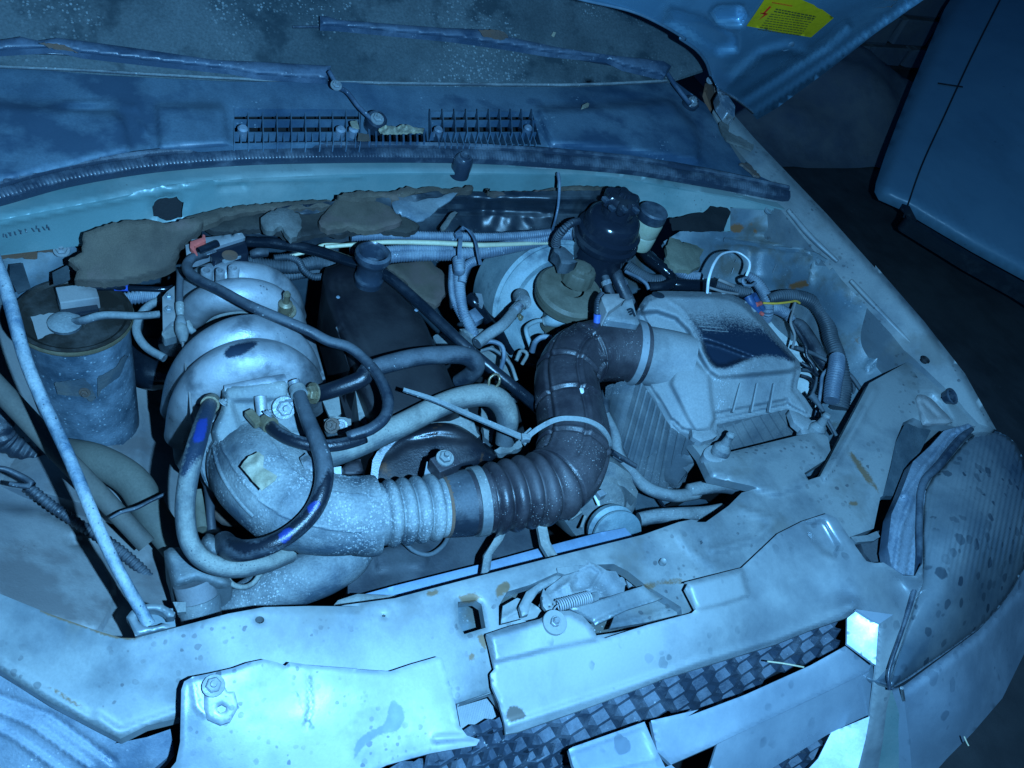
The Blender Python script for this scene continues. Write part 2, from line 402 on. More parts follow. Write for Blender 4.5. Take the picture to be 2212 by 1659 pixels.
M['rubber'] = M_('black_rubber', (.02, .032, .05), (.09, .12, .15), .42, 35, .42, 0, .15)
M['rubberdust'] = M_('dusty_rubber', (.055, .07, .085), (.23, .26, .265), .58, 26, .75, 0, .45, spk=(.42, .46, .46), spa=.1, up=.6)
M['hose'] = M_('grey_hose_rubber', (.014, .021, .032), (.075, .09, .105), .5, 26, .5, 0, .3, spk=(.30, .34, .36), spa=.05, up=.7, clean=(.006, .009, .015), mark=(.012, .03, .16))
M['hoseblack'] = M_('clean_black_hose', (.006, .010, .016), (.018, .025, .035), .35, 24, .3, 0, .1, spk=(.3,.33,.35), spa=-.02)
M['hosepale'] = M_('pale_dusty_hose', (.06, .075, .085), (.25, .26, .235), .6, 22, .85, 0, .5, spk=(.04, .05, .06), spa=.10, sps=330, up=.7, clean=(.015, .026, .045), mark=(.012, .03, .16), grime=.6)
M['blackpl'] = M_('satin_black_plastic', (.012, .017, .027), (.035, .042, .05), .3, 14, .3, 0, .06)
M['cover'] = M_('black_crinkle_cover', (.006, .006, .009), (.012, .012, .015), .4, 14, .6, 0, .2, rust=.14, rcol=(.03, .014, .009))
M['alu'] = M_('cast_aluminium', (.30, .33, .36), (.38, .40, .42), .46, 12, .40, .72, .35, fine=500, spk=(.06, .075, .1), spa=.06, sps=240, stain=(.09, .11, .13), sta=.35, stsc=11, clean=(.02, .035, .06), crough=.45, up=.1, grain=.2)
M['aludust'] = M_('dusty_cast_aluminium', (.12, .145, .16), (.27, .285, .27), .52, 20, .7, .2, .4, spk=(.42, .44, .44), spa=.10, up=.4, grime=.6)
M['duct'] = M_('dusty_grey_duct', (.045, .07, .095), (.26, .285, .285), .52, 14, .7, 0, .7, spk=(.36, .39, .40), spa=.14, sps=420, spr=.6, up=.35, grime=.75, grain=.4)
M['brown'] = M_('brown_black_rubber', (.020, .019, .025), (.058, .054, .062), .5, 20, .42, 0, .3, spk=(.36, .37, .37), spa=.09, sps=420, up=.4)
M['airbox'] = M_('dust_caked_air_box', (.12, .15, .175), (.27, .295, .30), .56, 11, .8, 0, .25, spk=(.50, .55, .58), spa=.05, sps=420, spr=.5, up=.4, clean=(.010, .022, .042), crough=.42, cn=.42, cr=(.18, 1.25), grain=.28, grime=.55)
M['airdark'] = M_('wiped_dark_plastic', (.015, .025, .035), (.05, .07, .09), .4, 22, .45, 0, .2, spk=(.3, .38, .42), spa=.02, sps=380)
M['loom'] = M_('grey_corrugated_loom', (.10, .135, .18), (.26, .31, .35), .5, 34, .6, 0, .3, spk=(.6, .66, .7), spa=.06, up=.6)
M['loomdark'] = M_('dark_corrugated_loom', (.028, .04, .052), (.09, .11, .125), .5, 24, .6, 0, .25, up=.6)
M['felt'] = M_('brown_felt', (.055, .045, .037), (.125, .10, .075), .5, 12, .95, 0, .9, fine=600, stain=(.13, .09, .08), sta=.4, spk=(.35, .33, .3), spa=-.04, grime=.6)
M['feltpale'] = M_('pale_torn_felt', (.08, .085, .08), (.17, .175, .165), .5, 20, .95, 0, .8, grime=.7)
M['vinyl'] = M_('crumpled_black_vinyl', (.012, .02, .03), (.06, .075, .085), .48, 12, .5, 0, .12, spk=(.3, .34, .34), spa=.0, grime=.5)
M['drum'] = M_('dusty_booster_metal', (.12, .20, .24), (.30, .39, .41), .55, 10, .5, .2, .2, stain=(.07, .11, .14), sta=.35, stsc=14, spk=(.5, .55, .58), spa=-.01, grime=.6)
M['olive'] = M_('olive_plastic', (.10, .098, .075), (.16, .155, .12), .5, 30, .65, 0, .25)
M['tank'] = M_('yellowed_tank_plastic', (.34, .36, .26), (.42, .44, .36), .5, 30, .35, 0, .1)
M['zinc'] = M_('zinc_bolt', (.26, .30, .33), (.21, .23, .23), .5, 90, .5, .3, .3)
M['brass'] = M_('brass_fitting', (.24, .20, .13), (.20, .17, .12), .4, 80, .4, .5, .3)
M['bright'] = M_('bright_clamp_steel', (.72, .78, .82), (.6, .66, .7), .35, 60, .22, .9, .1)
M['rusty'] = M_('rusty_steel', (.12, .10, .09), (.16, .08, .045), .5, 24, .7, .2, .5, rust=.35)
M['rustbrown'] = M_('rust_bloomed_black_steel', (.012, .016, .024), (.040, .034, .036), .42, 12, .38, .3, .25, rust=.42, rcol=(.055, .028, .018), rsc=18, spk=(.2,.22,.24), spa=0)
M['radiator'] = M_('blue_grey_radiator_tank', (.17, .27, .40), (.21, .31, .43), .5, 12, .5, 0, .08)
M['shroud'] = M_('dark_fan_shroud', (.03, .038, .05), (.06, .07, .08), .5, 16, .7, 0, .3, spk=(.2, .22, .24), spa=-.02)
M['felt2'] = M_('brown_band', (.15, .16, .175), (.20, .20, .205), .5, 20, .8, 0, .3)
M['white'] = M_('white_tower_paint', (.66, .74, .74), (.40, .43, .40), .35, 22, .6, 0, .3, rust=.30, rcol=(.20, .11, .04), stain=(.08, .09, .09), sta=.25, stsc=24, grime=.25)
M['rod'] = M_('dusty_prop_rod', (.09, .15, .21), (.30, .35, .37), .5, 50, .6, .2, .5, spk=(.03, .05, .07), spa=.16, sps=300, grime=.6)
M['red'] = M_('red_plastic', (.75, .13, .10), (.6, .12, .1), .4, 40, .45, 0, .1)
M['bluemark'] = M_('blue_paint_mark', (.04, .10, .45), (.05, .1, .35), .4, 60, .4, 0, .1)
M['yellow'] = M_('yellow_wire', (.75, .42, .05), (.5, .3, .06), .4, 40, .5)
M['cream'] = M_('cream_cable', (.62, .58, .40), (.5, .46, .32), .4, 40, .5)
M['whitecable'] = M_('white_cable_tie', (.75, .82, .85), (.6, .66, .7), .4, 60, .5)
M['leaf'] = M_('dry_leaf', (.24, .22, .15), (.36, .33, .25), .5, 60, .8, 0, .4)
M['lens'] = M_('dirty_headlight_lens', (.07, .10, .125), (.20, .225, .235), .55, 6, .13, 0, .03, coat=.9, spk=(.03, .045, .06), spa=.26, sps=60, spr=.55, up=0, grain=.12, grime=.4)
M['seal'] = M_('violet_grey_seal', (.07, .11, .16), (.20, .25, .30), .55, 18, .45, 0, .35, spk=(.45, .5, .55), spa=.08, grime=.6)
M['silver'] = M_('silver_grille_paint', (.26, .33, .40), (.36, .42, .47), .5, 6, .34, .35, .03, spk=(.14, .19, .24), spa=.10, sps=44, spr=.5, grime=.25, grain=.1)
M['lattice'] = M_('dusty_grille_plastic', (.035, .055, .085), (.13, .165, .21), .45, 40, .6, 0, .3, spk=(.4, .44, .46), spa=.04, grime=.6)
M['hood'] = M_('bonnet_inner_paint', (.11, .24, .35), (.15, .29, .38), .5, 8, .34, .35, .05, grime=.3, spk=(.4, .45, .5), spa=-.04, grain=.15)
M['hoodedge'] = M_('bonnet_edge_paint', (.12, .2, .27), (.16, .24, .3), .5, 20, .4, .3, .06)
M['label'] = M_('yellow_label', (.62, .44, .01), (.50, .36, .012), .4, 14, .45, 0, .05, grime=.6)
M['ink'] = M_('label_ink', (.10, .09, .02), (.08, .08, .03), .4, 60, .6)
M['inkred'] = M_('label_red', (.85, .02, .01), (.8, .02, .015), .4, 60, .6)
M['van'] = M_('van_blue_paint', (.15, .30, .40), (.17, .33, .43), .5, 4, .5, .0, .02, spk=(.02, .06, .1), spa=-.02, sps=60, grime=.3, grain=.08)
M['vanseal'] = M_('van_black_rubber', (.01, .02, .03), (.02, .03, .04), .4, 30, .6)
M['asphalt'] = M_('dark_trodden_ground', (.05, .055, .06), (.10, .105, .11), .5, 5, .9, 0, .6, spk=(.18, .18, .18), spa=.0, sps=60, grime=.6)
M['stone'] = M_('rough_wall_stone', (.16, .19, .24), (.26, .27, .28), .5, 7, .9, 0, .6)
M['mortar'] = M_('wall_mortar', (.05, .05, .05), (.08, .075, .07), .5, 20, .95, 0, .6)
M['dark'] = M_('black_shade_and_grime', (.004, .006, .009), (.010, .013, .016), .4, 20, .85, 0, .4)  # near black painted in for unlit voids; also the grimy bay floor
# ================================================================== the car body
car = thing('car', 'silver car with its bonnet up, seen over its dusty open engine bay', 'car')
# windscreen ---------------------------------------------------------
Y0 = float(P(800, 170, 1.0)[1])
glassz = plane_z((0, Y0, 1.0), (0, -math.sin(math.radians(31)), math.cos(math.radians(31))))
sheet('windscreen', [(-160, -160), (-160, 133), (0, 143), (180, 151), (350, 161), (600, 173), (765, 177), (1000, 181), (1250, 182), (1450, 173), (1520, 150), (1600, 60), (1600, -160)],
      glassz, M['glass'], car, res=22, skirt=.006)
# rubber moulding along the foot of the glass
tube('glass_moulding', [(u, v, float(glassz(u, v)) + .002) for u, v in [(-160, 134), (0, 144), (180, 152), (350, 162), (600, 174), (765, 178), (1000, 182), (1250, 183), (1440, 175)]], 3.6, M['rubberdust'], car, sides=10, step=.01)
# cowl --------------------------------------------------------------
cw = q(1, -450, 395, 0, 408, 700, 466, 1400, 500) + q(2, 100, 505, 700, 512, 1650, 515, 2050, 485) + q(3, 260, 640, 390, 860, 480, 1000, 600, 1085, 700, 1130, 640, 1150) + \
     q(2, 2212, 1040, 1800, 950, 1300, 912, 900, 900, 400, 885, 0, 880) + q(1, 1500, 890, 930, 930, 400, 1018, 0, 1125, -450, 1270)
lv = q(1, 1432, 665, 1780, 668, 2215, 672, 2212, 868, 1440, 880)
rv = q(2, 568, 680, 1190, 680, 1245, 888, 900, 880, 565, 872)
mv = q(2, 190, 785, 540, 785, 545, 868, 195, 864)
cowlz = tps([(-160, 135, .995), (765, 177, 1.0), (1440, 175, 1.0), (-160, 450, .975), (330, 330, .975), (779, 305, .975), (1190, 320, .975), (1500, 350, .975), (1660, 390, .97), (-160, 230, .985), (0, 215, .985), (800, 232, .982), (1200, 232, .982), (1540, 215, .985)])
cowl = sheet('cowl_panel', cw, cowlz, M['cowl'], car, holes=[lv, rv, mv], res=9, skirt=.012, feats=[
    ('plat', q(1, -450, 660, 0, 640, 700, 690, 760, 740, 800, 930, -450, 1230), .009, 9),
    ('bead', q(1, -450, 612, 0, 622, 820, 652, 930, 920), 3, .004),
    ('plat', q(1, 960, 648, 1350, 650, 1375, 680, 1400, 885, 980, 915), .008, 7),
    ('plat', q(2, 1225, 672, 1600, 655, 2040, 620, 2180, 770, 2212, 860, 2212, 1000, 1750, 930, 1300, 890), .012, 9),
    ('noise', .0006, .05)])
sheet('vent_tray', [(490, 225), (1200, 225), (1200, 335), (490, 330)], .935, M['dark'], cowl, res=20, skirt=.01)  # black colour puts in the shade under the vents
# louvre fins
def fin(a, b, z1, h, th=.0016, name='slat', mat=M['cowl']):
    A, B = P(*a, z1), P(*b, z1); d = B - A; L = np.linalg.norm(d[:2]); c = (A + B) / 2
    box(name, (c[0], c[1], z1 - h / 2), (L, th, h), mat, cowl, axes((d[0], d[1], 0)), bev=0)
for x in (1432, 1521, 1611, 1698, 1785, 1872, 1960, 2040, 2122, 2205): fin(q(1, x, 652)[0], q(1, x + 6, 876)[0], .988, .022)
for x in range(1476, 2200, 88): fin(q(1, x, 812)[0], q(1, x + 3, 874)[0], .982, .014)
for y, h in ((735, .012), (812, .014), (675, .010)): fin(q(1, 1434, y)[0], q(1, 2208, y)[0], .980, h, .003, 'ledge')
xs = (566, 643, 716, 787, 857, 927, 994, 1061, 1127, 1190)
for i, x in enumerate(xs): fin(q(2, x, 668)[0], q(2, x + 8, 812)[0], .990, .024)
for i in range(17): x = 600 + i * 37; fin(q(2, x, 812)[0], q(2, x + 26, 886)[0], .982, .016)
for y, h in ((738, .012), (812, .014), (682, .010)): fin(q(2, 566, y)[0], q(2, 1215, y)[0], .980, h, .003, 'ledge')
for x in range(190, 560, 42): fin(q(2, x, 785)[0], q(2, x + 4, 866)[0], .984, .016, .003)
for k, x, y in ((1, 1490, 795), (1, 2090, 800), (2, 95, 800), (2, 615, 800), (2, 1165, 790)):
    (u, v), = q(k, x, y); lathe('vent_screw', P(u, v, .984), (0, -.2, 1), [(.0001, .005), (.005, .005), (.0075, .0025), (.0075, 0), (.0075, -.01)], M['seal'], cowl, n=16)
# weatherstrip --------------------------------------------------------
ws = q(1, -450, 1300, 0, 1180, 400, 1072, 930, 985, 1500, 942) + q(2, 0, 930, 500, 930, 900, 940, 1300, 965, 1800, 1010, 2212, 1078) + [(1600, 397), (1702, 418)]
wsz = [.968] * len(ws)
wp = Path([(u, v, z) for (u, v), z in zip(ws, wsz)], [21] * (len(ws) - 2) + [19, 17], 16)
def strip_profile(name, prof, mat, ribs=None):
    st = .0016; n = int(wp.len / st); ls = np.linspace(0, wp.len, n); c, r, t, X, Y = wp.frames(ls); V = []; F = []; m = len(prof)
    t[:, 2] = 0; X = np.cross(t, (0, 0, 1)); X /= np.linalg.norm(X, axis=1)[:, None]      # X points towards the engine
    for i in range(n):
        for j, (a, h) in enumerate(prof):
            hh = h - (.0011 if ribs and ribs[0] <= j <= ribs[1] and i % 3 == 0 else 0)
            V.append(c[i] + X[i] * a * r[i] + np.array([0, 0, hh]))
    for i in range(n - 1):
        for j in range(m - 1): F.append([i * m + j, i * m + j + 1, (i + 1) * m + j + 1, (i + 1) * m + j])
    return link(name, hard(fixn(mesh(name, V, F)), 50), mat, car)
strip_profile('bonnet_seal', [(-1.15, -.012), (-1.1, .004), (-.85, .010), (-.5, .012), (-.2, .009), (-.12, .002), (-.05, -.002), (.02, .003), (.08, .007), (.14, .0075), (.9, .002), (1.0, -.001), (1.02, -.01)], M['rubber'], (9, 10))
# rubber bump stop
(bu, bv), = q(2, 762, 1000)
lathe('bump_stop', P(bu, bv + 4, .962), (0, -.15, 1), [(.016, -.02), (.0155, .004), (.0145, .012), (.011, .017), (.0085, .0175), (.008, .021), (.005, .021), (.004, .019), (.0001, .019)], M['rubber'], car, n=30)
# metal lip and bulkhead face below the seal
lip_t = q(1, -450, 1375, 0, 1240, 500, 1105, 1000, 1035, 1500, 995) + q(2, 0, 985, 690, 985, 1300, 1000, 1700, 1050, 2212, 1135) + [(1640, 430), (1702, 441)]
lip_b = [(1695, 452), (1600, 428)] + q(2, 2212, 1175, 1700, 1085, 1500, 1070, 840, 1062, 400, 1062, 0, 1070) + q(1, 1500, 1095, 1000, 1150, 700, 1215, 0, 1350, -450, 1480)
sheet('bonnet_flange', lip_t + lip_b, .955, M['bulk'], car, res=8, skirt=.003, feats=[('noise', .001, .04), ('bead', lip_b[2:-1], 4, -.003)])
wt = list(reversed(lip_b))
wt = [(u, v - 4) for u, v in wt]
wb = q(3, 700, 1290, 410, 1270, 410, 1420) + q(2, 2212, 1400, 2000, 1330, 1700, 1260, 1500, 1240, 1000, 1230, 500, 1240, 0, 1250) + q(1, 1500, 1330, 1100, 1440, 500, 1500, 0, 1560, -450, 1640)
allu = wt + wb
tube('flange_roll', [(u, v, .950) for u, v in q(2, 690, 1035, 1000, 1038, 1500, 1050, 1900, 1085, 2212, 1140) + [(1640, 432), (1700, 444)]], [4, 6, 7, 7, 7, 7, 7], M['rubberdust'], car, sides=14)
# stamped frame number, too worn to read: a row of short punched strokes
V = []; F = []
for i, (x, y) in enumerate([(60, 345), (100, 355), (145, 325), (185, 325), (255, 310), (325, 275), (370, 290), (445, 262), (560, 250), (640, 205), (680, 255), (750, 225), (825, 190), (850, 225)]):
    (u, v), = [((x / 7.94) * .9736, (470 + y / 7.94) * .9736)]; A = P(u, v, .9225); b = len(V)
    for dx, dz in ((-.0007, 0), (.0007, 0), (.0015 * (i % 3), -.006), (-.0014 + .0015 * (i % 3), -.006)): V.append(A + np.array([dx, -.004, dz]))
    F.append([b, b + 1, b + 2, b + 3])
link('stamped_number', mesh('stamped_number', V, F, False), M['bulkdark'], car)
bz = []
for u, v in wt[::2]: bz.append((u, v, .950))
for u, v in wb[3::2]: bz.append((u, v, .885))
hole1 = ragged(q(1, 935, 1270, 960, 1215, 1080, 1200, 1125, 1240, 1115, 1330, 1020, 1355, 945, 1325), 1.5, 7, 4)
sheet('bulkhead', allu, bz, M['bulk'], car, holes=[hole1], res=9, skirt=.002, feats=[('bead', q(1, 0, 1370, 700, 1230, 1300, 1115, 2212, 1075), 4, .004), ('bead', q(1, 1360, 1150, 1500, 1145), 5, -.005), ('noise', .0012, .03), ('loop', hole1, 8, -.004)])
sheet('cavity_shade', q(1, 880, 1130, 1200, 1130, 1200, 1440, 880, 1440), (lambda u, v: tps(bz)(u, v) - .012), M['dark'], car, res=20, skirt=.01)  # black sheet close behind the hole, painted as its shade
# the rear wall of the bay behind the engine, its floor and side walls
Yb = 1.06
def wallq(name, a, b, z0, z1, mat, n=30, m=10, amp=.006, sd=0):
    a = np.array(a, float); b = np.array(b, float); V = []; F = []
    nn = np.array([-(b - a)[1], (b - a)[0], 0]); nn /= np.linalg.norm(nn)
    for i in range(n + 1):
        for j in range(m + 1):
            p = np.append(a + (b - a) * i / n, z0 + (z1 - z0) * j / m); k = noise2(np.array([[i * .3, j * .6]]), 1.7, sd)[0]; V.append(p + nn * k * amp)
    for i in range(n):
        for j in range(m): F.append([i * (m + 1) + j, (i + 1) * (m + 1) + j, (i + 1) * (m + 1) + j + 1, i * (m + 1) + j + 1])
    return link(name, fixn(mesh(name, V, F)), mat, car)
wallq('firewall', (-.60, 1.03), (.92, 1.12), .35, .93, M['bulkdark'], 50, 20, .010, 3)
wallq('side_wall', (-.60, 1.03), (-.62, .10), .30, .80, M['inner2'])
wallq('side_wall', (.92, 1.12), (1.05, .35), .30, .80, M['inner'])
link('undertray', mesh('undertray', [(-.62, .0, .33), (1.05, .1, .33), (1.0, 1.15, .33), (-.62, 1.05, .33)], [[0, 1, 2, 3]]), M['dark'], car)
wallq('lower_grille_wall', (-.62, .10), (1.05, .55), .30, .70, M['dark'], 20, 6, .004, 5)
# left inner wing (slopes down into the bay)
sheet('inner_wing', [(-160, 470), (60, 500), (150, 560), (310, 640), (390, 860), (405, 1000), (380, 1160), (460, 1230), (560, 1300), (560, 1400), (240, 1390), (-160, 1330)],
      [(-160, 560, .72), (0, 700, .66), (300, 700, .56), (390, 1000, .58), (0, 1000, .68), (300, 1000, .60), (0, 1280, .79), (280, 1370, .74), (430, 1330, .70), (-160, 1000, .74)], M['inner2'], car, res=13, skirt=.01,
      feats=[('plat', q(7, -450, 0, 250, 90, 560, 230, 420, 260, 640, 390, 700, 520, 680, 700, 590, 830, -450, 600), .022, 5), ('bead', [(300, 880), (300, 1050), (310, 1200)], 9, .008), ('bead', [(255, 700), (262, 950), (290, 1100)], 6, -.008), ('noise', .003, .02)])
# strut turret pieces on the left: dark hollows and chassis rail
sheet('chassis_rail', q(4, -300, 960, 0, 1150, 350, 1340, 600, 1400, 800, 1500, 1000, 1659, 1000, 1800, 700, 1760, 300, 1650, 0, 1600, -300, 1500), [(0, 900, .62), (200, 950, .66), (350, 1060, .66), (100, 1050, .70)], M['inner2'], car, res=12, skirt=.03, feats=[('noise', .003, .03)])
# right inner wing ----------------------------------------------------
fi = q(3, 690, 1262, 770, 1340, 1020, 1659) + q(6, 1040, 260, 1090, 330, 1400, 665, 1470, 760)      # inner edge of the wing's gutter
iw = q(3, 410, 1270, 560, 1240, 640, 1262) + fi + q(6, 1475, 850, 1265, 968, 1225, 1045, 1000, 1480, 900, 1560, 700, 1300, 500, 700, 300, 420, 100, 300, 0, 100) + q(3, 100, 1420, 380, 1400)
sheet('inner_wing', iw, [(1600, 450, .93), (1690, 470, .93), (1800, 640, .91), (1950, 760, .885), (1560, 560, .84), (1650, 600, .83), (1720, 700, .80), (1830, 800, .82), (1860, 930, .80), (1700, 900, .73), (1790, 1010, .78), (1600, 700, .76), (1500, 560, .84)],
      M['inner'], car, holes=[q(23, 840, 520, 980, 240, 1200, 260, 1480, 440, 1690, 870, 1780, 1250, 1700, 1500, 1300, 1800, 1000, 1500, 850, 900)], res=9, skirt=.01, feats=[('bead', q(6, 350, 90, 600, 115, 850, 150, 960, 200), 4, .009), ('bead', q(6, 920, 180, 900, 350), 3, .007), ('bead', q(6, 1410, 700, 1250, 880), 5, .006), ('noise', .003, .02), ('bead', q(6, 560, 60, 900, 120), 12, -.006),
      ('plat', q(6, 540, 340, 900, 380, 900, 130, 560, 80), .004, 8)])
iwr = [o for o in bpy.data.objects if o.name.startswith('inner_wing')][-1]
wear(iwr, [ragged(smooth(q(33, *a), 2), 2, 5, i) for i, a in enumerate([(190, 380, 270, 370, 290, 410, 230, 430, 180, 410), (310, 375, 350, 372, 345, 392, 315, 392), (340, 420, 380, 415, 375, 438, 345, 435), (620, 790, 720, 770, 740, 800, 660, 830, 600, 820)])], 'mark', 4)
zi_ = tps([(1600, 450, .93), (1690, 470, .93), (1800, 640, .91), (1950, 760, .885), (1560, 560, .84), (1650, 600, .83), (1720, 700, .80), (1830, 800, .82), (1860, 930, .80), (1700, 900, .73), (1790, 1010, .78), (1600, 700, .76), (1500, 560, .84)])
def onwing(pts, d=.004): return [(u, v, float(zi_(u, v)) + d) for u, v in pts]
strip('seam_ledge', onwing(q(33, 150, 480, 330, 508, 560, 540, 760, 572, 870, 632), .010), 5, M['inner'], iwr, th=.003)
strip('seam_ledge', onwing(q(33, 782, 590, 762, 690, 738, 790), .006), 4, M['inner'], iwr, th=.002)
for a in ((515, 655, 490, 715), (605, 345, 580, 410), (568, 300, 525, 410), (215, 680, 200, 722), (232, 622, 228, 640)):
    strip('scratch_and_imprint', onwing(q(33, *a), .007), 1.6, M['bare'], iwr, th=.0004)
(u, v), = q(33, 460, 275); lathe('wing_plug', P(u, v, .94), (.1, -.4, 1), [(.0085, -.002), (.0085, .002), (.0065, .003), (.0055, .001), (.0001, .001)], M['inner'], iwr, n=20)
(u, v), = q(33, 870, 752); lathe('wing_plug', P(u, v, .862), (-.6, -.3, 1), [(.014, -.002), (.013, .0015), (.011, .002), (.010, .0005), (.0001, .0005)], M['inner'], iwr, n=26)
# rusty opening in the corner, its inner shade a flat black sheet
sheet('hollow_shade', ragged(q(22, 1130, 470, 1330, 440, 1420, 400, 1560, 400, 1640, 320, 1840, 330, 1890, 380, 1850, 480, 1800, 620, 1500, 630, 1180, 610), 1.2, 6, 2), .93, M['dark'], car, res=12, skirt=.001)
# strut tower top: pale patchy paint under the wires
sheet('strut_tower', q(23, 820, 480, 980, 200, 1200, 220, 1500, 420, 1720, 860, 1860, 1250, 2000, 1500, 1900, 1800, 1500, 2100, 1100, 1900, 800, 900), [(1680, 660, .77), (1780, 740, .77), (1700, 820, .73), (1830, 870, .75), (1780, 1000, .70)], M['white'], car, res=9, skirt=.02,
      feats=[('noise', .003, .05, 3), ('bead', q(23, 1120, 480, 1350, 520, 1560, 700, 1500, 1000), 9, .01)])
sheet('tower_dish', q(23, 1180, 480, 1350, 470, 1480, 560, 1550, 720, 1480, 860, 1330, 820, 1200, 640), [(1700, 700, .795), (1740, 720, .795), (1700, 680, .795)], M['white'], car, res=6, skirt=.02, feats=[('noise', .003, .09, 3)])
# wing (fender) right ---------------------------------------------------
fo = q(3, 430, 700, 560, 850, 770, 1070, 1000, 1310, 1300, 1645) + q(6, 1300, 245, 1600, 590, 1850, 910, 2042, 1254)
fin_ = q(6, 1930, 1215, 1850, 1130, 1820, 1090, 1720, 990, 1540, 820, 1475, 765, 1400, 670, 1090, 335, 1040, 262) + q(3, 1020, 1659, 770, 1345, 660, 1220, 600, 1090, 520, 1000, 400, 860, 300, 690, 330, 620)
wing = sheet('front_wing', fo + fin_, [(1590, 250, .985), (1710, 385, .975), (1690, 450, .955), (1920, 650, .945), (1850, 620, .93), (2130, 930, .905), (2040, 870, .90), (1960, 760, .915), (1560, 200, .99)], M['panel'], car, res=8, skirt=.5, sdir=(.12, -.06, -1),
      feats=[('bead', fo, 7, -.010), ('noise', .0008, .03)])
for a in (q(3, 765, 1290, 900, 1450, 1068, 1605), q(6, 1150, 340, 1350, 555, 1550, 757)):
    za = tps([(1700, 470, .955), (1830, 600, .937), (2000, 765, .92), (1900, 640, .937)])
    tube('gutter_bead', [(u, v, float(za(u, v)) + .0005) for u, v in a], [5, 6, 4.5], M['panel'], wing, sides=12)
for k, x, y, r in ((6, 1607, 825, .007), (6, 1112, 272, .0045)):
    (u, v), = q(k, x, y); lathe('hole_rim', P(u, v, .932), (.1, -.1, 1), [(r * 1.1, 0), (r, .0022), (r * .85, .001), (r * .8, -.004), (.0001, -.004)], M['dark'], wing, n=18)
# torn sealant along the hinge corner
for i, (pl, z) in enumerate([(q(3, 340, 750, 400, 740, 400, 810, 470, 840, 560, 890, 545, 920, 470, 890, 390, 860, 350, 800), .984), (q(3, 470, 1000, 520, 1000, 560, 1040, 600, 1085, 560, 1075, 510, 1030), .982)]):
    sheet('sealant', ragged(pl, 1.2, 4, i), z, M['feltpale'] if i == 0 else M['rusty'], wing, res=5, skirt=.004)
# hinge -----------------------------------------------------------------
hg = sheet('bonnet_hinge', q(3, 255, 560, 270, 480, 320, 460, 330, 540, 350, 560, 420, 640, 440, 720, 400, 740, 330, 700, 290, 660), [(1550, 190, 1.01), (1590, 250, .99), (1540, 170, 1.02)], M['rusty'], car, res=6, skirt=.012)
sheet('hinge_arm', q(3, 330, 560, 400, 590, 440, 650, 436, 720, 390, 690, 345, 620), [(1560, 205, 1.02), (1590, 240, 1.005), (1575, 200, 1.02)], M['bright'], hg, res=5, skirt=.02)
for x, y, z in ((360, 440, 1.03), (285, 495, 1.02), (450, 345, 1.06), (185, 610, 1.0)):
    (u, v), = q(3, x, y); bolt(P(u, v, z), (-.3, -.6, 1), .0055, M['zinc'], hg)
# bonnet ------------------------------------------------------------------
hp = np.array(P(1560, 195, 1.03))
hn = np.array([.10, -math.sin(math.radians(60)), -math.cos(math.radians(60)) * 1.0]); hn /= np.linalg.norm(hn)
hz = plane_z(hp, hn)
ho = q(2, 1400, -60, 1500, 0, 1800, 70, 2000, 160, 2130, 240) + q(3, 100, 230, 200, 300, 260, 380, 290, 460, 330, 545, 430, 600, 500, 650, 575, 735, 700, 660, 1000, 440, 1300, 205, 1610, -10, 1800, -140)
ho = ho[1:-1] + [(2060, -60), (1260, -60)]
dents = [('plat', q(3, 40, 60, 250, 120, 440, 220, 440, 300, 330, 320, 150, 200, 20, 140), -.010, 9), ('plat', q(3, 340, 40, 480, 40, 510, 90, 470, 140, 330, 130, 300, 80), -.012, 6),
         ('bead', q(3, 500, 600, 700, 470, 1000, 270, 1120, 160), 9, -.008), ('bead', q(3, 420, 500, 600, 330, 760, 290, 860, 330), 10, .006), ('bead', q(3, 560, 700, 1000, 400, 1610, -20), 6, .007), ('noise', .0015, .012)]
bon = sheet('bonnet', ho, hz, M['hood'], car, res=9, skirt=.02, sdir=tuple(-hn), feats=dents)
edge = q(2, 1400, -30, 1500, 0, 1800, 70, 2000, 160, 2130, 240) + q(3, 100, 235, 200, 305, 260, 380, 288, 460)
tube('edge_fold', [(u, v, float(hz(u, v)) + .001) for u, v in edge], 3, M['hoodedge'], bon, sides=8)
edge = q(3, 335, 550, 430, 600, 500, 650, 550, 692)
tube('edge_fold', [(u, v, float(hz(u, v)) + .001) for u, v in edge], 3, M['bright'], bon, sides=8)
(u, v), = q(3, 755, 278); lathe('rubber_plug', P(u, v, float(hz(u, v))), tuple(hn), [(.014, -.002), (.013, .004), (.009, .006), (.004, .0035), (.0001, .003)], M['hoodedge'], bon, n=24)
sheet('torn_paint', ragged(q(3, 1150, 30, 1260, 0, 1440, 0, 1400, 40, 1300, 45, 1230, 10), 1.5, 5, 7), lambda u, v: hz(u, v), M['felt'], bon, res=6, skirt=.001)
# warning label
lab = q(3, 620, 0, 650, -30, 800, -20, 950, 40, 1045, 110, 905, 230, 700, 195, 510, 160, 560, 90)
def hoff(d):
    f = plane_z(hp + hn * d, hn); return f
labo = sheet('warning_label', lab, hoff(.0016), M['label'], bon, res=6, skirt=.0006, sdir=tuple(-hn))
def ink(poly, mat, name): sheet(name, poly, hoff(.0026), mat, labo, res=8, skirt=0)
ink(q(3, 652, 38, 663, 42, 622, 84, 640, 86, 583, 124, 618, 90, 606, 86), M['inkred'], 'lightning_mark')
ink(q(3, 596, 78, 640, 82, 640, 88, 594, 84), M['inkred'], 'lightning_mark')
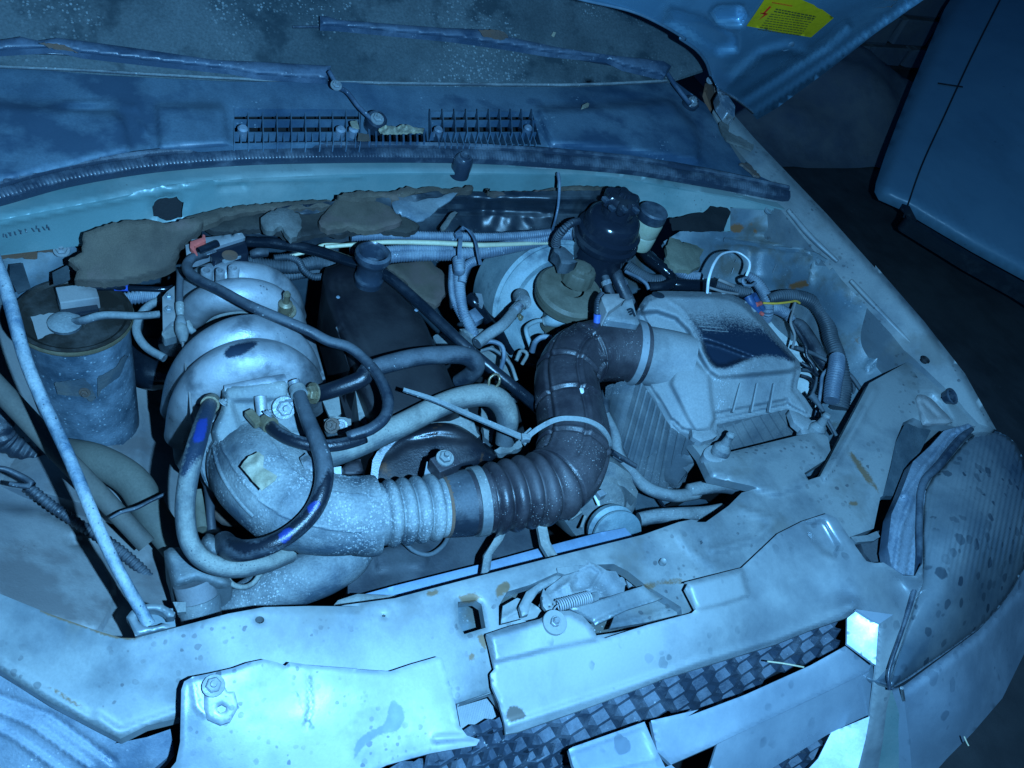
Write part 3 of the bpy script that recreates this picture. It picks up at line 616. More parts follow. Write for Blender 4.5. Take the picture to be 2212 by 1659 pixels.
# rows of print too small to read: each row a broken line of tiny word blocks
bm_rows = []
def words(x0, y0, x1, y1, n, w=4.5):
    r = random.Random(int(x0 * 7 + y0)); t = 0
    while t < .98:
        L = r.uniform(.04, .10); a = t; b = min(.99, t + L); t = b + .018
        xa, ya, xb, yb = x0 + (x1 - x0) * a, y0 + (y1 - y0) * a, x0 + (x1 - x0) * b, y0 + (y1 - y0) * b
        bm_rows.append(q(3, xa, ya, xb, yb, xb - 3, yb + w, xa - 3, ya + w))
words(690, 52, 940, 100, 0, 8)
words(680, 66, 930, 112, 0, 8)
for i in range(8):
    x0, y0 = 660 - i * 11, 86 + i * 13.5; words(x0, y0 - 2, x0 + 262, y0 + 36, 0, 5)
V = []; F = []
zf = hoff(.0026)
for p in bm_rows:
    b = len(V); V += [P(u, v, float(zf(u, v))) for u, v in p]; F.append([b, b + 1, b + 2, b + 3])
link('small_print', mesh('small_print', V, F, False), M['ink'], labo)
V = []; F = []
for i in range(14):
    x = 668 + i * 9; p = q(3, x, 12 + i * 1.6, x + 6, 13 + i * 1.6, x + 4, 20 + i * 1.6, x - 2, 19 + i * 1.6); b = len(V); V += [P(u, v, float(zf(u, v))) for u, v in p]; F.append([b, b + 1, b + 2, b + 3])
link('red_heading', mesh('red_heading', V, F, False), M['inkred'], labo)

# wipers -------------------------------------------------------------------
def gz(u, v, d=0): return float(plane_z((0, Y0, 1.0 + d), (0, -math.sin(math.radians(31)), math.cos(math.radians(31))))(np.array(u), np.array(v)))
def wiper(blade, arm, piv, r0):
    root = sheet('wiper', blade, lambda u, v: glassz(u, v) + .016, M['wiper'], car, res=6, skirt=.008, fold=(4, .003))
    tube('arm', [(u, v, z) for u, v, z in arm], 5, M['wiper'], root, flat=1, sides=12)
    u, v, z = piv
    lathe('pivot', P(u, v, z), (0, -.45, 1), [(.016, -.02), (.0155, 0), (.013, .003), (.0115, .003), (.0112, .006), (.008, .0065)], M['rubber'], root, n=24)
    bolt(P(u, v, z + .006), (0, -.45, 1), .0072, M['zinc'], root)
    return root
w1 = wiper(q(1, -300, 262, 0, 245, 130, 225, 240, 250, 350, 232, 500, 250, 900, 305, 1340, 370, 1550, 378, 2030, 404, 2010, 488, 1720, 470, 1560, 455, 1430, 428, 900, 372, 500, 325, 350, 290, 0, 310, -300, 320),
      [(u, v, z) for (u, v), z in zip(q(1, 2020, 440) + q(1, 2075, 530) + q(2, 60, 570, 130, 660, 210, 735), (1.035, 1.025, 1.015, 1.008, 1.003))], (*q(2, 240, 730)[0], .999), 0)
for x, y in ((25, 265), (0, 300)): pass
w2 = wiper(q(1, 1962, 100, 2010, 100) + q(2, 0, 122, 650, 172, 760, 175, 990, 185, 1060, 228, 1350, 290, 1650, 335, 2000, 375, 2045, 405, 2000, 470, 1750, 410, 1650, 360, 1300, 325, 1000, 275, 700, 232, 0, 162) + q(1, 1965, 158),
      [(u, v, z) for (u, v), z in zip(q(2, 2000, 420, 2060, 510, 2120, 590, 2160, 640), (1.03, 1.02, 1.01, 1.005))], (*q(2, 2175, 625)[0], 1.0), 0)
(u, v), = q(1, 2062, 525); bolt(P(u, v, 1.03), (0, -.5, 1), .006, M['zinc'], w1, 'joint_nut')
for pts in (q(1, 240, 262, 380, 272, 480, 320, 300, 290),): sheet('rust_patch', ragged(pts, 1.5, 5, 3), lambda u, v: glassz(u, v) + .021, M['rusty'], w1, res=5, skirt=.001)
sheet('rust_patch', ragged(q(2, 860, 180, 1000, 186, 1050, 228, 1000, 240, 900, 225), 1.5, 5, 5), lambda u, v: glassz(u, v) + .021, M['rusty'], w2, res=5, skirt=.001)
tube('blade_rubber', [(u, v, gz(u, v, .004)) for u, v in q(1, -300, 330, 0, 325, 500, 340, 1400, 440, 2000, 492)], 3, M['rubber'], w1, sides=8, step=.01)
tube('blade_rubber', [(u, v, gz(u, v, .004)) for u, v in q(2, -280, 165, 0, 172, 700, 240, 1300, 333, 1700, 400)], 3, M['rubber'], w2, sides=8, step=.01)

# front crossmember with bracket plate --------------------------------------
cm = q(7, -450, 380, -200, 490, 0, 590, 300, 712, 600, 818, 740, 860, 830, 862, 1080, 797, 1400, 712, 1620, 672, 1900, 665, 2212, 668) + \
     q(8, 20, 662, 350, 617, 870, 480, 1300, 370, 1870, 228, 2090, 150, 2165, 135, 2212, 142) + q(9, 200, 150, 260, 150, 400, 50) + q(6, 480, 1640, 575, 1612) + q(6, 550, 1600, 290, 1545, 225, 1410, 150, 1312, 240, 1330, 410, 1390, 800, 1295, 960, 1262, 1010, 1300, 1025, 1380, 990, 1440, 865, 1520, 890, 1562, 960, 1540) + \
     q(6, 1220, 1050, 1262, 968, 1475, 850, 1540, 822, 1720, 990, 1700, 1060, 1830, 1110, 2042, 1254, 1900, 1230, 1790, 1235) + q(6, 1600, 1210, 1530, 1180, 1470, 1210, 1425, 1320, 1390, 1480, 1345, 1659) + q(9, 1330, 0, 1290, 190, 1150, 240, 1180, 300, 1250, 395, 1340, 400, 1380, 460, 1200, 640, 600, 800, 0, 1010) + q(8, 1600, 1180, 1060, 1330, 1010, 1290, 940, 1190) + q(8, 720, 1265, 680, 1180, 300, 1300, 0, 1350) + \
     q(7, 1600, 1400, 1105, 1350, 900, 1400, 740, 1480, 600, 1410, 300, 1250, 0, 1062, -450, 800)
latch = q(11, 250, 830, 250, 640, 330, 500, 560, 430, 800, 320, 1050, 240, 1380, 226, 1520, 300, 1680, 425, 1900, 560, 2040, 650, 2055, 760, 1400, 900, 1000, 960, 600, 830, 480, 770)
h2 = q(8, 735, 640, 840, 628, 880, 655, 905, 798, 775, 838, 740, 770); h3 = [(561 + 10 * math.cos(t * .52), 1339 + 8 * math.sin(t * .52)) for t in range(12)]; h4 = q(8, 268, 722, 280, 716, 292, 722, 288, 732, 272, 732)
h5 = q(9, 222, 268, 236, 262, 242, 278, 228, 288); h6 = q(6, 1515, 895, 1540, 900, 1560, 935, 1530, 930)
cmz = [(-160, 1240, .85), (100, 1330, .855), (300, 1400, .86), (700, 1320, .868), (1100, 1220, .87), (1500, 1110, .87), (1620, 1030, .865), (1700, 960, .862), (1550, 960, .85), (1900, 820, .895), (2000, 780, .905), (1870, 920, .885), (2060, 900, .90), (1850, 1100, .87),
       (1800, 1200, .862), (1500, 1290, .855), (1250, 1400, .85), (1000, 1500, .845), (700, 1560, .83), (400, 1560, .82), (270, 1590, .815), (0, 1450, .825), (-160, 1360, .83), (500, 1450, .86), (1130, 1550, .815)]
front = sheet('front_crossmember', cm, cmz, M['panel'], car, holes=[latch, h2, h3, h4, h5, h6], res=9, skirt=.014, fold=(5, .0015), feats=[
    ('loop', latch, 9, .003), ('bead', q(7, 600, 1340, 740, 1440, 900, 1380, 1100, 1310), 8, .004), ('bead', q(9, 480, 80, 700, 130, 560, 260, 300, 330), 7, .004),
    ('bead', q(7, 0, 1020, 300, 1210, 700, 1440), 9, .004), ('plat', q(6, 240, 1330, 300, 1540, 700, 1659, 900, 1580, 870, 1520, 1000, 1400, 900, 1300, 410, 1395), .006, 6), ('plat', q(6, 1560, 1050, 1640, 1040, 1720, 1120, 1770, 1210, 1640, 1215), -.010, 8),
    ('bead', q(6, 1290, 1010, 1200, 1200, 1060, 1440, 990, 1540), 7, .007), ('plat', q(9, 0, 0, 300, 20, 350, 200, 0, 330), .003, 12), ('noise', .0009, .02), ('bead', q(9, 80, 210, 180, 340, 320, 420), 8, .003), ('loop', h2, 7, -.0025)])
sheet('lower_crossmember', [(520, 1390), (1000, 1290), (1300, 1235), (1640, 1140), (1720, 1170), (1400, 1430), (1000, 1540), (700, 1600), (430, 1500)], .79, M['inner'], car, res=16, skirt=.03, holes=[q(11, 420, 640, 700, 420, 1250, 280, 1600, 400, 1500, 700, 800, 800)])
sheet('air_box_shelf', q(6, 330, 1260, 800, 1130, 1000, 1200, 1010, 1420, 400, 1600), .74, M['panel'], car, res=12, skirt=.02)
(u, v), = q(11, 1862, 208); lathe('plug', P(u, v, .874), (0, 0, 1), [(.0045, -.002), (.0042, .002), (.003, .001), (.0001, .0005)], M['panel'], front, n=14)
# round rubber stop near the right headlight
(u, v), = q(6, 1765, 1050)
lathe('rubber_stop', P(u, v, .912), (.15, -.45, 1), [(.010, -.010), (.0125, -.002), (.0138, 0), (.0138, .0025), (.0118, .0035), (.0095, .0018), (.0085, -.002), (.005, -.002), (.0045, .001), (.0001, .001)], M['rubber'], front, n=30)
sheet('recess_cap', smooth(q(6, 1550, 1060, 1580, 1037, 1640, 1060, 1700, 1120, 1775, 1205, 1680, 1215, 1600, 1215, 1575, 1140), 2), .900, M['inner2'], front, res=5, skirt=.004, feats=[('dome', .005, 14), ('bead', q(6, 1590, 1080, 1680, 1170), 4, -.003)])

wear(front, [ragged(smooth(q(*a), 2), 1, 5, i) for i, a in enumerate([(11, 225, 470, 300, 400, 370, 430, 330, 500, 260, 560, 225, 540), (8, 750, 600, 840, 590, 880, 620, 830, 635, 750, 640), (8, 540, 580, 620, 560, 600, 600, 550, 610), (8, 860, 840, 900, 850, 910, 930, 870, 900), (8, 805, 960, 835, 960, 830, 1000, 810, 1000), (11, 1640, 430, 1780, 410, 1800, 450, 1700, 470), (11, 1800, 390, 2040, 380, 2060, 410, 1850, 420), (7, 250, 700, 480, 790, 600, 820, 560, 800, 300, 690), (7, 300, 1160, 450, 1240, 520, 1300, 420, 1250), (6, 1120, 1370, 1200, 1440, 1300, 1600, 1320, 1640, 1240, 1560, 1150, 1430), (9, 1130, 20, 1190, 30, 1180, 50, 1140, 40), (7, 560, 790, 830, 860, 1080, 800, 820, 875, 600, 830)])], 'mark', 4)
# pressed plate at lower left with lifting bracket
pl = q(7, 1112, 1180, 1130, 1128, 1180, 1100, 1290, 1078, 1430, 1045, 1520, 1012, 1620, 992, 1700, 1010, 1750, 1032, 1775, 1010, 1900, 1028, 2212, 1052) + q(8, 100, 1052, 320, 1066, 450, 1022, 610, 976, 640, 985, 690, 1160, 720, 1270, 745, 1400, 790, 1460, 870, 1485, 850, 1520, 700, 1545, 560, 1570, 300, 1640, 100, 1740) + [(300, 1740)] + q(7, 1000, 1720, 1080, 1620, 1105, 1500)
pz = [(400, 1470, .880), (600, 1440, .882), (930, 1420, .88), (960, 1560, .862), (1030, 1590, .858), (700, 1650, .845), (400, 1650, .845), (640, 1550, .865)]
plate = sheet('grille_support_plate', pl, pz, M['bare'], car, res=8, skirt=.0022, feats=[('loop', pl, 5, .002), ('noise', .0007, .018, 2), ('noise', .0002, .05, 5), ('bead', q(7, 1895, 1070, 1905, 1300, 1880, 1420), 3, -.002), ('bead', q(7, 1180, 1110, 1210, 1290, 1260, 1330), 4, .002), ('bead', q(8, 600, 1480, 760, 1470, 860, 1490), 7, .003)])
wear(plate, [ragged(smooth(q(8, 320, 1250, 370, 1260, 410, 1330, 380, 1420, 300, 1450, 240, 1460, 150, 1530, 100, 1600, 110, 1500, 200, 1430, 290, 1380), 2), 1, 6, 2), q(7, 1892, 1080, 1912, 1080, 1910, 1380, 1940, 1420, 1890, 1430), q(7, 1795, 1190, 1830, 1195, 1885, 1380, 1875, 1390, 1820, 1220), q(7, 1385, 1610, 1430, 1590, 1425, 1605, 1395, 1620)], 'mark', 4)
oct_ = q(7, 1255, 1170, 1290, 1120, 1360, 1115, 1395, 1190, 1440, 1190, 1463, 1280, 1410, 1375, 1350, 1395, 1270, 1360, 1252, 1300)
brk = sheet('mounting_tab', oct_, tps([(a, b, c + .004) for a, b, c in pz]), M['bare'], plate, res=6, skirt=.003, fold=(3, .001), holes=[q(7, 1335, 1280, 1360, 1268, 1390, 1285, 1385, 1310, 1355, 1322, 1332, 1305)])
(u, v), = q(7, 1310, 1155); bolt(P(u, v, .885), (0, -.2, 1), .007, M['zinc'], brk)
# far left lamp and its housing
lf = q(7, -450, 850, 0, 1090, 300, 1255, 600, 1425, 730, 1490, 700, 1510, 900, 1470, 1045, 1420, 1065, 1540, 1020, 1600, 900, 1700, 700, 1760, -450, 1760)
sheet('lamp_seal', lf, [(0, 1470, .80), (250, 1600, .79), (370, 1600, .79), (0, 1700, .74), (-160, 1400, .80), (300, 1700, .75)], M['seal'], car, res=9, skirt=.02,
      feats=[('bead', q(7, -200, 1230, 200, 1400, 560, 1659), 5, .008), ('bead', q(7, -200, 1330, 100, 1480, 400, 1700), 5, .007), ('bead', q(7, -200, 1140, 300, 1330, 700, 1620), 6, -.008), ('noise', .0015, .04)])
# silver grille surround, right ------------------------------------------------
rp = q(8, 908, 838, 1050, 790, 1235, 745, 1310, 702, 1420, 692, 1500, 725, 1560, 790, 1585, 845, 1640, 862, 1900, 780, 2170, 708, 2195, 685, 2130, 560, 2150, 520) + q(9, 130, 520, 480, 430, 700, 222, 850, 146, 1000, 98, 1060, 125, 1180, 300, 1240, 388, 1290, 402, 1350, 398, 1400, 430, 1470, 478, 1550, 480, 1590, 400, 1592, 520, 1552, 640, 1480, 860, 1400, 1170, 1370, 1290, 1345, 1500, 1300, 1760, 1150, 1760, 1200, 1600, 1265, 1345, 1302, 1060, 1304, 1020, 1319, 778, 1182, 692, 1130, 735, 900, 815, 690, 900, 300, 1020, 0, 1112) + q(8, 1900, 1150, 1500, 1300, 1100, 1440, 1030, 1452, 1020, 1380, 985, 1250, 945, 1160, 935, 1080, 960, 1050, 930, 920)
rz = [(1060, 1370, .880), (1300, 1330, .882), (1560, 1250, .885), (1760, 1130, .885), (1850, 1160, .888), (1960, 1240, .885), (1060, 1450, .872), (1500, 1350, .875), (1850, 1290, .868), (1110, 1570, .842), (1430, 1475, .845), (1800, 1345, .842), (1905, 1320, .856), (1950, 1250, .868), (1975, 1290, .858), (1935, 1400, .822), (1890, 1450, .795), (1890, 1550, .735), (1900, 1640, .68), (1850, 1650, .68), (1840, 1310, .852)]
rpo = sheet('grille_surround', rp, rz, M['panel_front'], car, res=7, skirt=.004, fold=(4, .002), feats=[
    ('plat', q(8, 930, 850, 1300, 740, 1420, 710, 1540, 780, 1590, 870, 1300, 930, 960, 1010), .007, 6), ('plat', q(9, 150, 530, 480, 450, 520, 600, 380, 650, 200, 690), .006, 6), ('plat', q(9, 860, 160, 980, 140, 1070, 290, 1050, 360, 980, 330, 920, 260), -.006, 7),
    ('bead', q(8, 1040, 1400, 1500, 1250, 2000, 1080) + q(9, 200, 1010, 700, 860, 1160, 680), 7, .004), ('noise', .0006, .03)])
wear(rpo, [ragged(smooth(q(8, 1040, 1300, 1090, 1280, 1150, 1330, 1120, 1360, 1040, 1370), 2), 1.5, 5, 2)], 'mark', 5)
(u, v), = q(11, 800, 800)
wsh = lathe('washer', P(u, v, .889), (0, -.12, 1), [(.0135, -.003), (.0135, .0012), (.013, .0018), (.0055, .0018), (.0055, .0055), (.0045, .0058), (.0001, .0058)], M['panel'], rpo, n=30)
lathe('stud', P(u, v, .8948), (0, -.12, 1), [(.0048, -.001), (.0048, .003), (.0038, .0034), (.0034, .0075), (.0028, .0082), (.0001, .0082)], M['zinc'], wsh, n=6)
# honeycomb grille: a hexagonal lattice with deep cell walls ------------------------
def lattice(name, pa, pb, za, zb, rows, pitch, depth, tilt, mat, clip, parent, wall=.0036, r0=-1, shift=0):
    """honeycomb hung below the line pa-pb; rows run down the face"""
    A, B = P(*pa, za), P(*pb, zb); ex = (B - A); L = np.linalg.norm(ex); ex /= L
    dn = np.array([0, 0, -1.0]) * math.cos(tilt) + np.array([ex[1], -ex[0], 0]) * math.sin(tilt); dn -= ex * dn.dot(ex); dn /= np.linalg.norm(dn)
    nn = np.cross(dn, ex); nn /= np.linalg.norm(nn)
    if nn[1] > 0: nn = -nn
    V = []; F = []; R0 = pitch / math.sqrt(3); R1 = R0 - wall
    cols = int(L / pitch) + 3
    for r in range(r0, rows):
        for c in range(-6, cols + 6):
            ctr = A + ex * (pitch * (c + .5 * (r % 2)) + shift) + dn * (R0 * 1.5 * r)
            if clip is not None and not inside(np.array([to_px(ctr)]), clip)[0]: continue
            b = len(V)
            for rr, dd in ((R0 * 1.0, 0), (R1, 0), (R1 * .94, depth)):
                for k in range(6):
                    t = math.radians(60 * k + 30); V.append(ctr + ex * rr * math.cos(t) + dn * rr * math.sin(t) - nn * dd)
            for k in range(6):
                j = (k + 1) % 6; F.append([b + k, b + j, b + 6 + j, b + 6 + k]); F.append([b + 6 + k, b + 6 + j, b + 12 + j, b + 12 + k])
    o = link(name, mesh(name, V, F, False), mat, parent); return o
def to_px(p):
    d = np.array(p) - CAM; z = d @ FWD; return (1106 + FPX * (d @ RIGHT) / z, 829.5 + FPX * (d @ DOWN) / z)
ga, gb = q(8, 1030, 1452)[0], q(9, 1140, 740)[0]
clip = q(8, 400, 1760, 560, 1600, 900, 1480, 1030, 1440, 1500, 1290, 2212, 1050) + q(9, 300, 1010, 700, 880, 1125, 735, 1125, 905, 900, 1020, 150, 1345) + q(8, 2212, 1330, 1700, 1400, 1420, 1520, 1440, 1760)
grl = lattice('grille', ga, gb, .815, .815, 6, .036, .013, math.radians(14), M['lattice'], clip, car)
for cc in range(1): pass
g2 = lattice('grille', (ga[0] - 330, ga[1] + 100), ga, .815, .815, 7, .036, .013, math.radians(14), M['lattice'], q(8, 300, 1800, 500, 1640, 840, 1500, 1030, 1440, 1060, 1480, 1410, 1540, 1430, 1780), car)
# black sheet painted as the shade of the void, and condenser behind it
sheet('grille_void_shade', q(8, 0, 1900, 500, 1480, 1000, 1300, 2212, 950) + q(9, 1200, 620, 1300, 1100, 200, 1500) + q(8, 1500, 1900), .66, M['dark'], car, res=25, skirt=.01)
cond = sheet('condenser', q(8, 700, 1230, 950, 1180, 1050, 1460, 780, 1480), .79, M['inner'], car, res=8, skirt=.01)
V = []; F = []
for i in range(26):
    (u0, v0), (u1, v1) = q(8, 735 + i * 10, 1285 - i * 3, 765 + i * 10, 1450 - i * 4); A, B = P(u0, v0, .795), P(u1, v1, .795); s = np.array([.0009, 0, 0]); h = np.array([0, 0, .006]); b = len(V)
    V += [A - s, A + s, B + s, B - s, A - s - h, A + s - h, B + s - h, B - s - h]; F += [[b, b + 1, b + 2, b + 3], [b, b + 4, b + 5, b + 1], [b + 1, b + 5, b + 6, b + 2], [b + 3, b + 2, b + 6, b + 7], [b, b + 3, b + 7, b + 4]]
link('cooling_fins', fixn(mesh('cooling_fins', V, F, False)), M['bare'], cond)
sheet('lower_lip', q(8, 740, 1215, 940, 1160, 935, 1200, 745, 1265, 730, 1290), .835, M['panel'], car, res=7, skirt=.004)
# silver bar and posts ---------------------------------------------------------------
bar = q(8, 1415, 1540, 1500, 1490, 1880, 1380, 2212, 1300) + q(9, 150, 1342, 500, 1210, 900, 1030, 1125, 905, 1300, 1020, 1305, 1045, 1000, 1190, 330, 1512, 300, 1659, 280, 1760) + q(8, 1450, 1760)
zb = [(1240, 1620, .80), (1480, 1540, .80), (1830, 1395, .80), (1890, 1445, .778), (1560, 1610, .775), (1260, 1680, .778), (1700, 1530, .776)]
barf = sheet('grille_bar', q(8, 1920, 1368, 2212, 1300) + q(9, 150, 1342, 500, 1210, 900, 1030, 1125, 905, 1300, 1018, 1310, 1040, 1270, 1065, 1000, 1195, 330, 1512, 0, 1659) + q(8, 2100, 1690, 1960, 1560), zb, M['silver'], car, res=8, skirt=.006, fold=(4, .002))
sheet('grille_bar', q(9, 1310, 1042, 1290, 1320, 1230, 1345, 1030, 1440, 700, 1640, 500, 1760, 240, 1790, 330, 1512, 1000, 1193), [(1560, 1610, .775), (1890, 1445, .778), (1880, 1540, .735), (1700, 1650, .72), (1560, 1700, .735)], M['silver'], car, res=9, skirt=.006)
emb = sheet('emblem_mount', q(8, 1415, 1545, 1440, 1530, 1880, 1375, 1960, 1560, 2010, 1659, 2040, 1760, 1500, 1760, 1440, 1640), [(1240, 1620, .806), (1400, 1580, .806), (1420, 1680, .79), (1260, 1690, .79)], M['silver'], car, res=7, skirt=.006, feats=[('loop', q(8, 1430, 1560, 1870, 1400, 1950, 1600, 1500, 1700), 4, .002)])
# side wall closing the slot, turned and painted pale for flash glare, and the corner post
sheet('slot_end', q(9, 1182, 695, 1318, 778, 1302, 1028, 1125, 897, 1128, 740), plane_z(P(1840, 1320, .853), FLP - P(1860, 1370, .82)), M['flashlit'], car, res=8, skirt=.003, feats=[('loop', q(9, 1182, 700, 1312, 782, 1298, 1020, 1130, 893, 1134, 745), 3, .001)])
sheet('slot_top', q(9, 1180, 685, 1410, 718, 1320, 778), .862, M['silver'], car, res=7, skirt=.004)
sheet('slot_end', q(9, 1030, 1440, 1265, 1342, 1240, 1480, 1200, 1640, 1160, 1760, 800, 1760, 950, 1600, 1000, 1500), plane_z(P(1870, 1570, .745), FLP - P(1840, 1640, .70)), M['flashlit'], car, res=8, skirt=.003)
lattice('grille', q(9, 400, 1700)[0], q(9, 1010, 1480)[0], .70, .70, 5, .036, .013, math.radians(14), M['lattice'], q(9, 560, 1760, 700, 1640, 1000, 1500, 960, 1580, 850, 1659, 800, 1760), car)
# wing corner and bumper below the lamp -------------------------------------------------
sheet('bumper_corner', q(9, 1465, 1160, 1660, 1015, 1930, 815, 2060, 680, 2160, 540, 2212, 440, 2300, 430, 2300, 800, 2212, 960, 2080, 1230, 1900, 1440, 1740, 1600, 1600, 1760, 1530, 1760, 1510, 1500),
      [(1960, 1480, .77), (2040, 1420, .78), (2150, 1300, .78), (2230, 1180, .78), (2010, 1650, .66), (2120, 1580, .67), (2212, 1400, .67), (2080, 1540, .715)], M['silver'], car, res=9, skirt=.30, sdir=(0, .15, -1), feats=[('bead', q(9, 1480, 1180, 1660, 1045, 1930, 845, 2160, 580), 8, -.006)])
sheet('bumper_corner', q(9, 1375, 1180, 1400, 1180, 1440, 1300, 1480, 1500, 1500, 1760, 1300, 1760, 1345, 1500, 1370, 1300), [(1930, 1500, .76), (1960, 1640, .66), (1900, 1640, .66)], M['bulk'], car, res=8, skirt=.01)
sheet('bumper_gap', q(9, 1400, 1170, 1465, 1160, 1520, 1500, 1545, 1760, 1490, 1760, 1460, 1500, 1420, 1300), [(1935, 1490, .75), (1970, 1640, .65), (1990, 1640, .65)], M['rubber'], car, res=8, skirt=.03)
tube('edge_trim', [(u, v, z) for (u, v), z in zip(q(9, 1462, 1168, 1490, 1350, 1512, 1500, 1530, 1700), (.775, .72, .68, .64))], 4, M['bright'], car, sides=10)
# right headlight -------------------------------------------------------------------------
hl = thing_lamp = None
lo = q(9, 1398, 1175, 1400, 1080, 1470, 850, 1550, 600, 1590, 400) + q(6, 1600, 1640, 1720, 1480, 1850, 1330, 1960, 1255, 2110, 1290, 2212, 1440) + [(2240, 1150)] + q(9, 2230, 380, 2150, 545, 2050, 685, 1930, 808, 1650, 1010)
lz = [(1930, 1475, .80), (1990, 1250, .865), (2020, 1060, .885), (2110, 930, .895), (2200, 960, .87), (2225, 1180, .835), (2150, 1280, .82), (2030, 1410, .805), (2090, 1150, .895), (2040, 1280, .865)]
lens = sheet('headlight', smooth(lo, 2), lz, M['lens'], car, res=4, skirt=.03, sdir=(-.1, .5, -.6), feats=[('dome', .014, 60), ('fn', lambda u, v: .0007 * np.sin((u * .93 + v * .18) * .60) * np.clip((1270 - v + (u - 2000) * .15) / 130, 0, 1) * np.clip((u - 1975) / 40, 0, 1))], fold=(5, .004))
# rubber lip and plastic frame round it
r1 = q(9, 1395, 1180, 1392, 1060, 1465, 830, 1540, 590, 1575, 390) + q(6, 1590, 1620, 1700, 1470, 1830, 1310, 1900, 1250)
tube('lamp_rim', [(u - 3, v, float(tps(lz)(u, v)) + .004) for u, v in r1], [4, 4, 5, 6, 7, 8, 9, 8, 5], M['rubber'], lens, sides=10)
frm = q(6, 1450, 1659, 1530, 1450, 1640, 1350, 1720, 1260, 1870, 1215, 1900, 1235, 1790, 1340, 1700, 1470, 1600, 1600) + q(9, 1640, 60, 1590, 300, 1550, 480, 1470, 470, 1400, 430, 1375, 300, 1400, 100)
fz = [(1960, 1080, .885), (2030, 960, .895), (2090, 920, .898), (1930, 1220, .872), (1970, 1230, .87)]
sheet('lamp_seal', frm, fz, M['seal'], car, res=7, skirt=.02, feats=[('bead', q(6, 1480, 1659, 1600, 1480, 1760, 1290, 1880, 1225), 4, .008), ('bead', q(6, 1560, 1659, 1660, 1490, 1800, 1310), 4, -.007), ('bead', q(9, 1420, 430, 1450, 200, 1520, 0), 5, .007), ('bead', q(9, 1500, 480, 1540, 250, 1600, 50), 4, -.006), ('noise', .0015, .05)])
sheet('lamp_bracket', q(9, 1150, 240, 1250, 230, 1310, 205, 1330, 240, 1290, 265, 1180, 275), .868, M['panel'], car, res=7, skirt=.006)
sheet('lamp_bucket', q(6, 1530, 1180, 1590, 1190, 1640, 1260, 1560, 1420, 1450, 1659, 1345, 1659, 1390, 1500, 1425, 1330, 1480, 1220), [(1950, 920, .875), (1930, 1000, .86), (1910, 1080, .85), (1980, 930, .87)], M['bulkdark'], car, res=8, skirt=.01)
sheet('lamp_bucket', q(9, 1200, 250, 1330, 200, 1370, 300, 1345, 400, 1280, 400, 1230, 340), .83, M['hose'], car, res=8, skirt=.01)
# latch inside the crossmember opening -------------------------------------------------------
lt = sheet('bonnet_latch', q(11, 780, 640, 690, 560, 720, 470, 900, 330, 1010, 250, 1110, 190, 1230, 240, 1310, 290, 1400, 300, 1490, 440, 1480, 520, 1230, 560, 900, 600), .868, M['airbox'], car, res=5, skirt=.02, feats=[('noise', .003, .08, 4), ('loop', q(11, 930, 400, 1010, 300, 1150, 230, 1250, 310, 1150, 480, 960, 520), 4, .004), ('bead', q(11, 750, 540, 900, 440, 1000, 380), 5, .004)])
sheet('lever', q(11, 690, 470, 780, 580, 790, 640, 780, 690, 730, 695, 685, 640, 670, 540), .874, M['panel'], lt, res=4, skirt=.005, fold=(2, .001), holes=[q(11, 735, 640, 750, 632, 760, 648, 742, 656)])
sheet('latch_base', q(11, 270, 830, 290, 640, 430, 560, 560, 600, 620, 640, 740, 720, 700, 790, 480, 830), .84, M['panel'], lt, res=6, skirt=.006, feats=[('bead', q(11, 300, 760, 420, 690, 560, 660), 4, .004)])
sheet('latch_base', q(11, 1450, 560, 1800, 520, 1960, 640, 2030, 720, 1700, 800, 1340, 860), .842, M['panel'], lt, res=7, skirt=.006, feats=[('bead', q(11, 1340, 830, 1700, 740, 1950, 670), 4, .004)])
for x0 in (1380, 1440, 1500, 1560): sheet('spring_leaf', q(11, x0, 330 + (x0 - 1380) * .45, x0 + 34, 322 + (x0 - 1380) * .45, x0 + 64, 420 + (x0 - 1380) * .2, x0 + 30, 432 + (x0 - 1380) * .2), .835, M['airbox'], lt, res=5, skirt=.003)
sheet('hook', q(11, 450, 640, 520, 500, 640, 420, 800, 320, 900, 320, 910, 400, 780, 420, 640, 500, 570, 600, 540, 720, 480, 740), .862, M['panel'], lt, res=5, skirt=.006, fold=(3, .002))
sheet('catch', q(11, 820, 265, 1030, 240, 1040, 290, 900, 330, 830, 310), .872, M['panel'], lt, res=5, skirt=.006)
sp = Path(qz(11, 830, 635, .880, 990, 590, .882, 1150, 550, .882), 1, 30)
def coil(name, path, R_, r, turns, mat, parent):
    n = turns * 14; ls = np.linspace(0, path.len, n); c, rr, t, X, Y = path.frames(ls); a = np.linspace(0, turns * 2 * math.pi, n)
    pts = c + X * (np.cos(a) * R_)[:, None] + Y * (np.sin(a) * R_)[:, None]
    p2 = Path([tuple(x) for x in pts], r, 1, world=True); return sweep(name, p2, mat, parent, step=p2.len / n, sides=7)
coil('spring', sp, .0062, .0011, 15, M['bare'], lt)
sheet('spring_end', q(11, 1165, 510, 1225, 500, 1235, 575, 1175, 600), .880, M['panel'], lt, res=4, skirt=.004)
tube('cable', qz(11, 790, 700, .885, 800, 660, .884, 835, 630, .882), 2, M['bare'], lt, sides=7)
sheet('release_arm', q(11, 940, 660, 1240, 580, 1480, 500, 1670, 440, 1740, 500, 1860, 560, 1790, 590, 1500, 680, 1380, 740, 1200, 830, 1180, 800, 1060, 730), [(1170, 1320, .872), (1420, 1280, .872), (1290, 1350, .86), (1440, 1290, .868)], M['panel'], lt, res=5, skirt=.003, fold=(4, .002), feats=[('bead', q(11, 1200, 820, 1480, 690, 1850, 570), 6, .005)])
